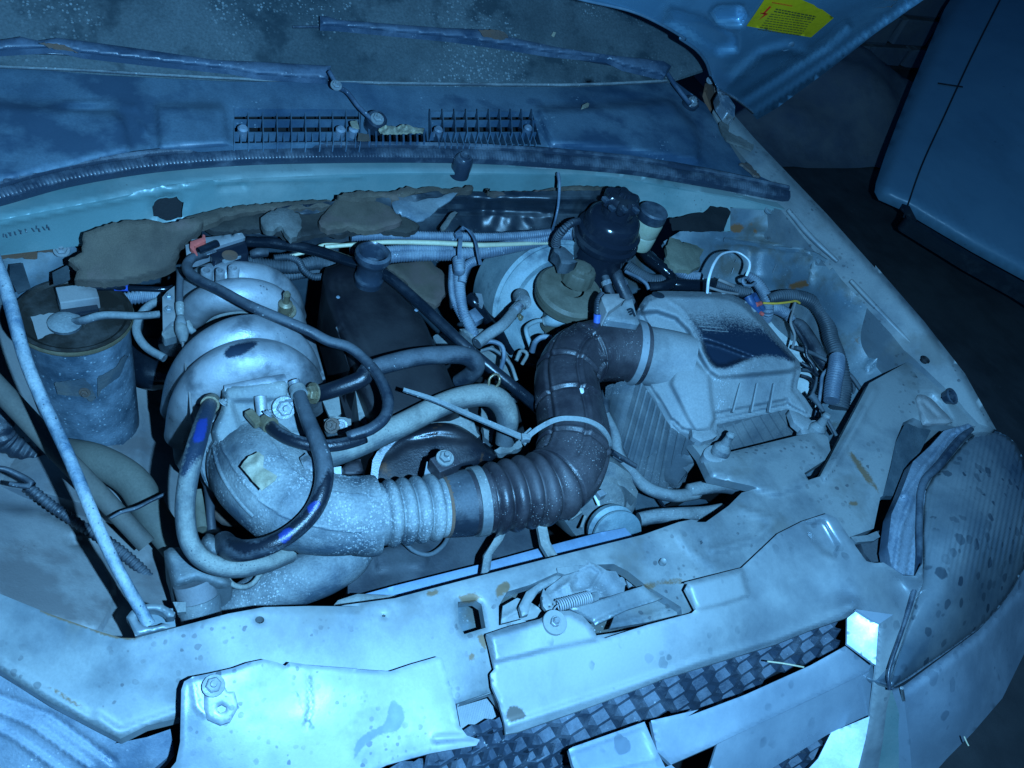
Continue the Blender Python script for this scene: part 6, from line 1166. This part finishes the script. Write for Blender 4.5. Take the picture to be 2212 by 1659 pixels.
hose('curved corrugated branch joining the hanging loom from the right', qz(5, 850, 215, .875, 800, 240, .875, 770, 290, .87, 760, 350, .862), 9, M['loom'], corr=(.0036, .0008), cat='wiring loom')
tl = T('cable_strap', 'dusty grey strap looped upright over the corrugated looms', 'cable tie')
strip('strap', qz(2, 720, 1430, .905, 760, 1400, .92, 800, 1410, .925, 840, 1470, .92, 860, 1560, .91, 875, 1625, .90), [8, 9, 9, 9, 9, 10], M['seal'], tl, th=.001, up=(.6, -.7, .6))
strip('band', qz(2, 745, 1420, .898, 750, 1480, .905, 745, 1540, .90, 745, 1600, .89), 9, M['seal'], tl, th=.001, up=(0, -.6, 1))
box('buckle', P(*q(2, 740, 1445)[0], .906), (.012, .009, .006), M['seal'], tl, axes((1, 0, 0)))
hose('dark ribbed conduit behind the manifold bosses', qz(20, 1080, 310, .855, 1250, 350, .855, 1500, 390, .85, 1750, 400, .848, 2000, 350, .848, 2300, 400, .845), [10, 12, 14, 14, 14, 13], M['loomdark'], corr=(.004, .0009), cat='conduit')
hose('thin conduit looping down behind the manifold', qz(20, 1480, 290, .862, 1650, 280, .862, 1780, 330, .862, 1850, 440, .858, 1960, 520, .852, 2060, 520, .85), 7, M['loomdark'], corr=(.003, .0006), cat='conduit')
hose('folded grey sleeve end behind the connector block', qz(20, 1215, 250, .87, 1290, 225, .875, 1390, 225, .872), [10, 11, 9], M['hose'], cat='sleeve')
hose('dark lower conduit behind the manifold runners', qz(20, 1450, 480, .83, 1650, 510, .825, 1900, 470, .82, 2100, 460, .82), 10, M['loomdark'], corr=(.004, .0008), cat='conduit')
hose('ribbed grey conduit under the blue banded hose at left', qz(4, 720, 460, .80, 850, 440, .80, 1000, 430, .80), [13, 14, 13], M['loom'], corr=(.005, .001), cat='conduit')
for i, (x, y, w_) in enumerate(((660, 345, 9), (780, 335, 7))): hose(('upper', 'lower')[i] + ' grey sleeve peeping out under the large felt pad', qz(4, x, y, .86, x + 120, y - 25, .862, x + 260, y - 60, .864), w_, M['loomdark'], cat='sleeve')
bt = hose('black rubber boot and spindle beside the hanging loom', qz(21, 230, 1000, .80, 300, 1060, .80, 400, 1200, .78, 520, 1340, .75, 760, 1640, .70), [14, 13, 13, 13, 14], M['hoseblack'], cat='rubber boot')
sheet('collar', q(21, 300, 940, 380, 950, 405, 1060, 390, 1115, 350, 1090, 340, 1000), .812, M['bare'], bt, res=5, skirt=.004)
cn = T('loom_plug', 'small grey electrical plug at the foot of the hanging looms', 'connector')
sheet('shell', q(21, 210, 1170, 300, 1120, 405, 1245, 300, 1305), .835, M['seal'], cn, res=6, skirt=.012, fold=(3, .002))
sheet('cap', ragged(smooth(q(21, 110, 1385, 300, 1380, 430, 1400, 300, 1500, 260, 1520), 2), .8, 6, 3), .82, M['aludust'], cn, res=6, skirt=.02, feats=[('dome', .008, 12)])
sheet('bracket', ragged(q(5, 580, 680, 640, 660, 740, 680, 850, 650, 840, 700, 720, 740, 620, 755), 1.2, 6, 2), .80, M['aludust'], cn, res=7, skirt=.01)
hb = T('clutter_bracket', 'pale metal bracketry under the end of the diagonal black pipe', 'bracket')
for s, z in ((q(5, 860, 770, 1000, 720, 1090, 900, 1080, 980, 960, 900, 900, 900), .74), (q(5, 980, 1010, 1060, 1030, 1110, 1060, 1060, 1075, 1000, 1050), .78), (q(5, 880, 1120, 960, 1110, 970, 1200, 940, 1330, 900, 1300, 880, 1200), .74), (q(5, 960, 1380, 1050, 1330, 1120, 1310, 1130, 1360, 1060, 1390, 990, 1400), .80)):
    sheet('plate', ragged(s, 1.3, 7, 3), z, M['aludust'], hb, res=7, skirt=.01, feats=[('noise', .004, .1)])
# --- radiator, alternator, lower hoses ----------------------------------------------------------------
rd = T('radiator', 'blue grey radiator top tank behind the front crossmember', 'radiator')
sheet('top_tank', q(8, -60, 720, 60, 620, 350, 540, 870, 410, 1230, 312, 1600, 215, 1760, 185, 1810, 240, 1700, 330, 900, 560, 300, 700), .795, M['radiator'], rd, res=10, skirt=.05, fold=(4, .002))
sheet('end_tank', q(8, -60, 700, 0, 630, 120, 590, 380, 600, 200, 680), .812, M['aludust'], rd, res=8, skirt=.02, fold=(4, .003))
fs = sheet('fan_shroud', q(8, 130, 360, 400, 270, 700, 200, 960, 160, 1220, 150, 1240, 300, 870, 400, 350, 530, 60, 610, 60, 520), .74, M['shroud'], None, res=9, skirt=.04, feats=[('noise', .002, .06), ('plat', q(8, 230, 330, 420, 280, 560, 300, 540, 420, 400, 430, 240, 450), .006, 5)])
tag(fs, 'dark plastic fan shroud between the bellows hose and the radiator', 'fan shroud')
hose('dark cable loop lying on the fan shroud', qz(8, 400, 270, .765, 470, 330, .765, 560, 350, .765, 640, 300, .765, 690, 220, .76), 5, M['loomdark'], cat='cable')
for p, z, l in ((q(8, 1035, 205, 1010, 260, 945, 350, 935, 440, 905, 470, 880, 460, 895, 360, 960, 250), .835, 'curved pale bracket rising behind the crossmember, left of the alternator'), (q(8, 1220, 160, 1280, 170, 1300, 270, 1345, 350, 1290, 365, 1245, 290), .83, 'second pale bracket beside the alternator')):
    tag(sheet('stay', p, z, M['aludust'], None, res=5, skirt=.006, feats=[('bead', p[:4], 3, .003)]), l, 'bracket')
al = T('alternator', 'dusty pale alternator under the brown elbow, behind the radiator', 'alternator')
(au, av_), = q(25, 1000, 900); ak = mpp(au, av_, .745)
lathe('housing', P(au, av_, .745), (-.15, -.75, .62), [(98 * ak, -.10), (98 * ak, -.03), (96 * ak, -.012), (88 * ak, .0), (70 * ak, .006), (60 * ak, .006), (50 * ak, .012), (.0001, .012)], M['aludust'], al, n=56, rfun=lambda t, h: 1 + (.02 if h > -.04 else .05) * math.cos(t * 9) * (1 if h < .004 else 0))
for i in range(9):
    a = .3 + i * .35; (u_, v_) = (au + 62 * math.cos(a + 1.2), av_ + 55 * math.sin(a + 1.2)); box('rib', P(u_, v_, .762), (.004, .022, .006), M['aludust'], al, axes((math.cos(a), -math.sin(a) * .6, 0)))
lathe('pulley', P(*q(25, 1150, 1240)[0], .765), (-.15, -.8, .5), [(.034, -.01), (.036, 0), (.030, .003), (.030, .010), (.036, .014), (.036, .018), (.012, .018), (.0001, .02)], M['drum'], al, n=44)
sheet('side_cover', q(25, 1080, 390, 1250, 440, 1370, 600, 1470, 780, 1450, 860, 1300, 720, 1060, 640), .775, M['aludust'], al, res=7, skirt=.02, fold=(3, .002))
tube('cable_end', qz(25, 930, 810, .785, 960, 860, .785, 990, 950, .78), [4, 5, 3], M['whitecable'], al)
box('terminal', P(*q(25, 1005, 820)[0], .79), (.012, .010, .012), M['bare'], al, axes((1, .2, 0)))
hose('grit covered hose curving from the elbow under the air box', qz(5, 1640, 1160, .80, 1700, 1290, .79) + qz(25, 1230, 330, .78, 1400, 560, .77, 1600, 740, .77, 1900, 830, .775, 2212, 790, .775) + qz(6, 150, 1630, .78, 350, 1600, .785, 540, 1640, .785), [10, 12, 13, 14, 14, 14, 14, 15, 15, 13], M['rubberdust'], sides=22)
hose('lower grit covered pipe running to the crossmember corner', qz(25, 1480, 1120, .765, 1700, 1080, .77, 2000, 1060, .775, 2300, 1040, .775, 2500, 1000, .775), [15, 16, 16, 15, 14], M['rubberdust'], sides=22, cat='pipe')
for i, (a, l) in enumerate(((qz(25, 1150, 290, .80, 1280, 370, .79, 1440, 470, .78), 'upper thin black cable between elbow and air box'), (qz(25, 1150, 340, .785, 1280, 410, .78, 1400, 500, .77), 'lower thin black cable between elbow and air box'))): hose(l, a, 6, M['hose'], cat='cable')
hose('dark hose going down between brown elbow and ribbed tub', qz(5, 1640, 1020, .80, 1640, 1160, .79, 1700, 1320, .77, 1760, 1450, .75), 10, M['hose'])
sheet_ = sheet('splash_panel', q(25, 1380, 640, 1500, 700, 1700, 800, 2300, 880, 2400, 1000, 2300, 1250, 1400, 1330, 1440, 1000), .66, M['bulkdark'], car, res=14, skirt=.01)
hose('thin wire dropping across the dark gap by the alternator', qz(25, 1690, 820, .72, 1780, 950, .72, 1830, 1010, .72), 3, M['hoseblack'], cat='wire')
# --- wiring by the right strut tower --------------------------------------------------------------------
hose('corrugated loom falling from the wing behind the air box corner', qz(23, 600, 60, .87, 700, 130, .87, 790, 250, .865, 840, 370, .86, 850, 500, .85, 830, 600, .83), [9, 11, 12, 12, 12, 11], M['loom'], corr=(.0038, .0008), cat='wiring loom')
hose('thick loom arching over the strut tower and down', qz(23, 850, 360, .865, 1000, 320, .87, 1200, 320, .87, 1380, 380, .868, 1500, 500, .862, 1580, 650, .855, 1620, 830, .845, 1690, 1010, .84, 1740, 1200, .83, 1760, 1450, .81, 1720, 1700, .79), [11, 13, 14, 15, 16, 17, 16, 16, 17, 20, 20], M['loomdark'], corr=(.0045, .0007), cat='wiring loom')
hose('pale coil ribbed sleeve over the loom end', qz(23, 1700, 1075, .862, 1690, 1200, .862, 1665, 1330, .858, 1645, 1450, .852, 1630, 1600, .845), [15, 16, 16, 16, 15], M['loom'], corr=(.0048, .0016), cat='sleeve')
hose('lower corrugated loom running into the strut tower wires', qz(23, 850, 470, .84, 960, 470, .84, 1080, 530, .835, 1150, 620, .83), [11, 12, 12, 10], M['loom'], corr=(.0038, .0007), cat='wiring loom')
hose('flat dark green hose diving across the tower', qz(23, 1150, 620, .825, 1250, 680, .82, 1370, 860, .815, 1480, 1050, .81, 1600, 1200, .80), [8, 13, 15, 15, 16], M['hose'], cat='hose')
WI = 'thin loose wires over the strut tower'
wires = [
    ((790, 400, .875, 950, 405, .88, 1100, 390, .88, 1190, 375, .88, 1240, 400, .875), 2.6, 'yellow', 'yellow wire with red tip over the strut tower looms'),
    ((1190, 380, .87, 1160, 500, .865, 1130, 640, .86, 1180, 800, .85, 1150, 960, .84), 3, 'inner2', 'wire dropping straight down behind the air box edge'),
    ((1140, 640, .855, 1230, 780, .85, 1310, 920, .845, 1330, 1050, .835, 1400, 1150, .83, 1440, 1250, .82), 4, 'hose', 'wire slanting down from the loose wire knot'),
    ((1190, 945, .835, 1400, 1020, .83, 1600, 1120, .83, 1750, 1200, .83, 1880, 1310, .83, 2000, 1480, .82), 5, 'loomdark', 'long loose wire crossing the tower towards the headlight'),
    ((1260, 1130, .82, 1350, 1190, .82, 1420, 1250, .81, 1500, 1310, .80), 4, 'hose', 'wire fanning out low on the white tower, first'),
    ((1260, 1220, .81, 1400, 1240, .81, 1450, 1300, .80, 1430, 1420, .79, 1360, 1600, .77), 4.5, 'loomdark', 'wire fanning out low on the white tower, middle'),
    ((1250, 1290, .80, 1350, 1320, .80, 1410, 1370, .79, 1400, 1450, .78), 4, 'hose', 'wire fanning out low on the white tower, last'),
    ((1590, 1210, .84, 1520, 1290, .835, 1500, 1450, .825, 1470, 1650, .81, 1440, 1800, .80), 4, 'loom', 'pale wire hugging the coil ribbed sleeve'),
    ((1850, 1290, .82, 1900, 1400, .815, 1900, 1600, .80, 1870, 1750, .79, 1800, 1900, .78), 4.5, 'loomdark', 'wire curling down beside the headlight panel gap'),
    ((130, 210, .90, 300, 260, .90, 480, 290, .895), 3, 'inner2', 'thin wire lying behind the air box lid edge'),
    ((240, 110, .885, 340, 150, .885, 430, 190, .88), 4, 'inner2', 'short stiff wire behind the white arching cable'),
    ((600, 80, .90, 540, 110, .905, 560, 170, .90, 640, 185, .895, 700, 150, .895), 3.4, 'seal', 'small wire ring hanging below the white cable'),
]
for w_, r_, m_, l_ in wires: hose(l_, qz(23, *w_), r_, M[m_], WI if 'fanning' in l_ else None, cat='wire', sides=8)
rt = hose('red crimped wire tip near the air box corner', qz(23, 710, 420, .878, 760, 405, .877), 5, M['red'], cat='wire tip')
for a, l in (((610, 320, .88, 650, 400, .875, 740, 510, .865), 'left blue plug at the air box corner'), ((660, 310, .88, 720, 400, .87, 780, 480, .86), 'right blue plug at the air box corner')):
    hose(l, qz(23, *a), [10, 9, 8], M_('blue_plug', (.03, .08, .20), (.06, .12, .22), .5, 40, .5), cat='connector')
hose('red wire end beside the blue plugs', qz(23, 760, 520, .872, 790, 540, .87), 4, M['red'], cat='wire tip')
hose('dark plug end standing on the air box corner tab', qz(6, 905, 1040, .87, 960, 1110, .865, 1010, 1200, .86, 1060, 1290, .85), [9, 5, 4, 4], M['loomdark'], cat='wire')
# --- debris ---------------------------------------------------------------------------------------------------
hose('pale dry twig lying across the grille honeycomb', qz(9, 640, 1005, .838, 740, 1018, .835, 860, 1040, .83), 2, M['cream'], cat='twig', sides=6)
hose('tiny pale straw stuck on the bumper corner edge', qz(9, 1845, 1465, .745, 1860, 1500, .742, 1872, 1522, .74), 1.6, M['cream'], cat='straw', sides=6)
for i, (k, pl, z, l) in enumerate([(2, (1490, 668, 1500, 645, 1530, 630, 1542, 635, 1535, 655, 1510, 662), 1.0, 'tiny pale leaf scrap on the cowl right of the vents'), (2, (1310, 215, 1320, 195, 1338, 200, 1325, 225), None, 'tiny pale leaf scrap on the windscreen'),
     (1, (2145, 745, 2190, 738, 2205, 790, 2160, 780), 1.0, 'dry leaf scrap on the screw of the long vent'), (2, (125, 815, 190, 825, 195, 864, 120, 862), .995, 'dry brown leaf between the two cowl vents')]):
    zz_ = z if z else (lambda u, v: glassz(u, v) + .003)
    tag(sheet('leaf_scrap', ragged(q(k, *pl), .6, 5, i), zz_, M['leaf'] if i != 3 else M['felt'], None, res=5, skirt=.001), l, 'leaf')
lv_ = sheet('dry_leaves', ragged(q(2, 250, 790, 290, 770, 360, 778, 390, 762, 450, 770, 480, 785, 530, 790, 520, 808, 400, 812, 330, 815, 260, 812), 1.4, 4, 9), .996, M['leaf'], None, res=4, skirt=.003, feats=[('noise', .003, .3)])
tag(lv_, 'row of dry tan leaf litter caught on the short middle vent', 'leaf litter')
# --- ground, wall and neighbouring van ---------------------------------------------------------------------------
g = link('ground', mesh('ground', [(-60, -60, 0), (60, -60, 0), (60, 60, 0), (-60, 60, 0)], [[0, 1, 2, 3]]), M['asphalt'], kind='structure')
van = T('parked_van', 'blue panelled van parked beside the silver car, door seam showing', 'van')
vo = [(1898, 432), (1889, 415), (1892, 395), (1912, 335), (1940, 260), (1972, 180), (2008, 95), (2040, 20), (2065, -20), (2110, -120), (2500, -120), (2500, 760), (2330, 680), (2212, 606), (2100, 545), (1990, 480), (1950, 455)]
vz = [(1890, 420, .42), (2212, 606, .42), (2070, -20, .75), (2500, 100, .95), (2400, 640, .45), (2200, 300, .62)]
vs = sheet('side_panel', vo, vz, M['van'], van, res=14, skirt=.5, sdir=tuple(raydir(2330, 260)), fold=(34, .03))
strip('door_gap', [(u, v, float(tps(vz)(u, v)) + .002) for u, v in [(1952, 470), (1990, 360), (2040, 250), (2100, 120), (2165, -10), (2220, -120)]], 3.5, M['vanseal'], van, up=tuple(CAM - P(2080, 200, .6)))
sheet('door_seal', [(1950, 440), (1965, 445), (1982, 478), (1958, 462), (1945, 450)], tps([(a, b, c + .004) for a, b, c in vz]), M['vanseal'], van, res=6, skirt=.004)
sheet('scuff', [(2026, 178), (2080, 186), (2080, 189), (2026, 181)], tps([(a, b, c + .003) for a, b, c in vz]), M['vanseal'], van, res=8, skirt=.001)
sheet('sill', [(1955, 462), (2100, 548), (2212, 610), (2330, 684), (2330, 700), (2212, 622), (2100, 560), (1960, 474)], tps([(a, b, c - .02) for a, b, c in vz]), M['vanseal'], van, res=10, skirt=.05)
# rubble stone wall far behind
wb0 = P(1640, 150, 0); wb1 = P(2060, 215, 0)
W0 = np.array([wb0[0] - 1.6, wb0[1], 0]); W1 = np.array([wb0[0] + 3.6, wb0[1] + .2, 0]); wd = (W1 - W0); wL = np.linalg.norm(wd); wd /= wL
wall = T('stone_wall', 'rough dark stone wall behind the gap between bonnet and van', 'wall')
box('mortar', (W0 + W1) / 2 + np.array([0, .16, 1.0]), (wL, .25, 2.2), M['mortar'], wall, axes(wd))
rr = random.Random(3); zc = .04; row = 0
sme = []
for i in range(5):
    bm = bmesh.new(); bmesh.ops.create_cube(bm, size=1); bmesh.ops.bevel(bm, geom=bm.edges[:], offset=.08, segments=1, affect='EDGES')
    for v in bm.verts: v.co += Vector([rr.uniform(-.04, .04) for _ in range(3)])
    me = bpy.data.meshes.new('stone'); bm.to_mesh(me); bm.free(); me.materials.append(M['stone']); sme.append(me)
while zc < 1.9 and row < 14:
    h = rr.uniform(.12, .19); x = rr.uniform(-.2, 0)
    while x < wL:
        l = rr.uniform(.16, .42)
        if x > -.05 and x + l < wL + .05:
            o = bpy.data.objects.new('stone', rr.choice(sme)); scene.collection.objects.link(o); o.parent = wall
            p = W0 + wd * (x + l / 2) + np.array([0, .02, zc + h / 2]); o.matrix_world = Matrix.Translation(Vector(tuple(p))) @ axes(wd).to_4x4() @ Matrix.Diagonal((l - .02, .1 + rr.uniform(0, .03), h - .018, 1))
        x += l
    zc += h; row += 1
# rubble heap at the wall foot
rub = T('rubble_heap', 'low dark heap of rubble at the foot of the stone wall', 'rubble')
(ru0, rv0) = (1760, 290)
rc = P(1780, 300, .1); V = []; F = []; n = 18
for i in range(n + 1):
    for j in range(n + 1):
        x, y = (i / n - .5) * 1.6, (j / n - .5) * 1.2; h = max(0, .28 * (1 - (x / .8) ** 2 - (y / .6) ** 2)) + .05 * noise2(np.array([[x, y]]), 9, 2)[0]; V.append((rc[0] + x + .5, rc[1] + y + .5, max(.004, h)))
for i in range(n):
    for j in range(n): F.append([i * (n + 1) + j, (i + 1) * (n + 1) + j, (i + 1) * (n + 1) + j + 1, i * (n + 1) + j + 1])
link('heap', mesh('heap', V, F), M['stone'], rub)
# ------------------------------------------------------------------ origins: every object gets its own centre, things their foot
bpy.context.view_layer.update()
def kids(o): return [c for c in bpy.data.objects if c.parent == o]
def bbox(o):
    pts = []
    if o.type == 'MESH': pts += [np.array(o.matrix_world @ Vector(c)) for c in o.bound_box]
    for c in kids(o): pts += bbox(c)
    return pts
def place(o, porg):
    if o.type == 'MESH' and o.data.users == 1 and len(o.data.vertices) and o.matrix_world == Matrix.Identity(4):
        b = np.array([np.array(Vector(c)) for c in o.bound_box]); c = Vector(tuple(b.mean(0))); o.data.transform(Matrix.Translation(-c)); org = c
        o.matrix_local = Matrix.Translation(org - porg)
    elif o.type == 'EMPTY' and kids(o):
        b = np.array(bbox(o)); org = Vector(((b[:, 0].min() + b[:, 0].max()) / 2, (b[:, 1].min() + b[:, 1].max()) / 2, b[:, 2].min())); o.location = org - porg
    else:
        mw = o.matrix_world.copy(); org = mw.translation.copy(); mw.translation = org - porg; o.matrix_local = mw
    for c in CH.get(o.name, []): place(c, org)
CH = {}
for o in bpy.data.objects:
    if o.parent: CH.setdefault(o.parent.name, []).append(o)
for o in [o for o in bpy.data.objects if o.parent is None and o.type in ('MESH', 'EMPTY')]: place(o, Vector((0, 0, 0)))
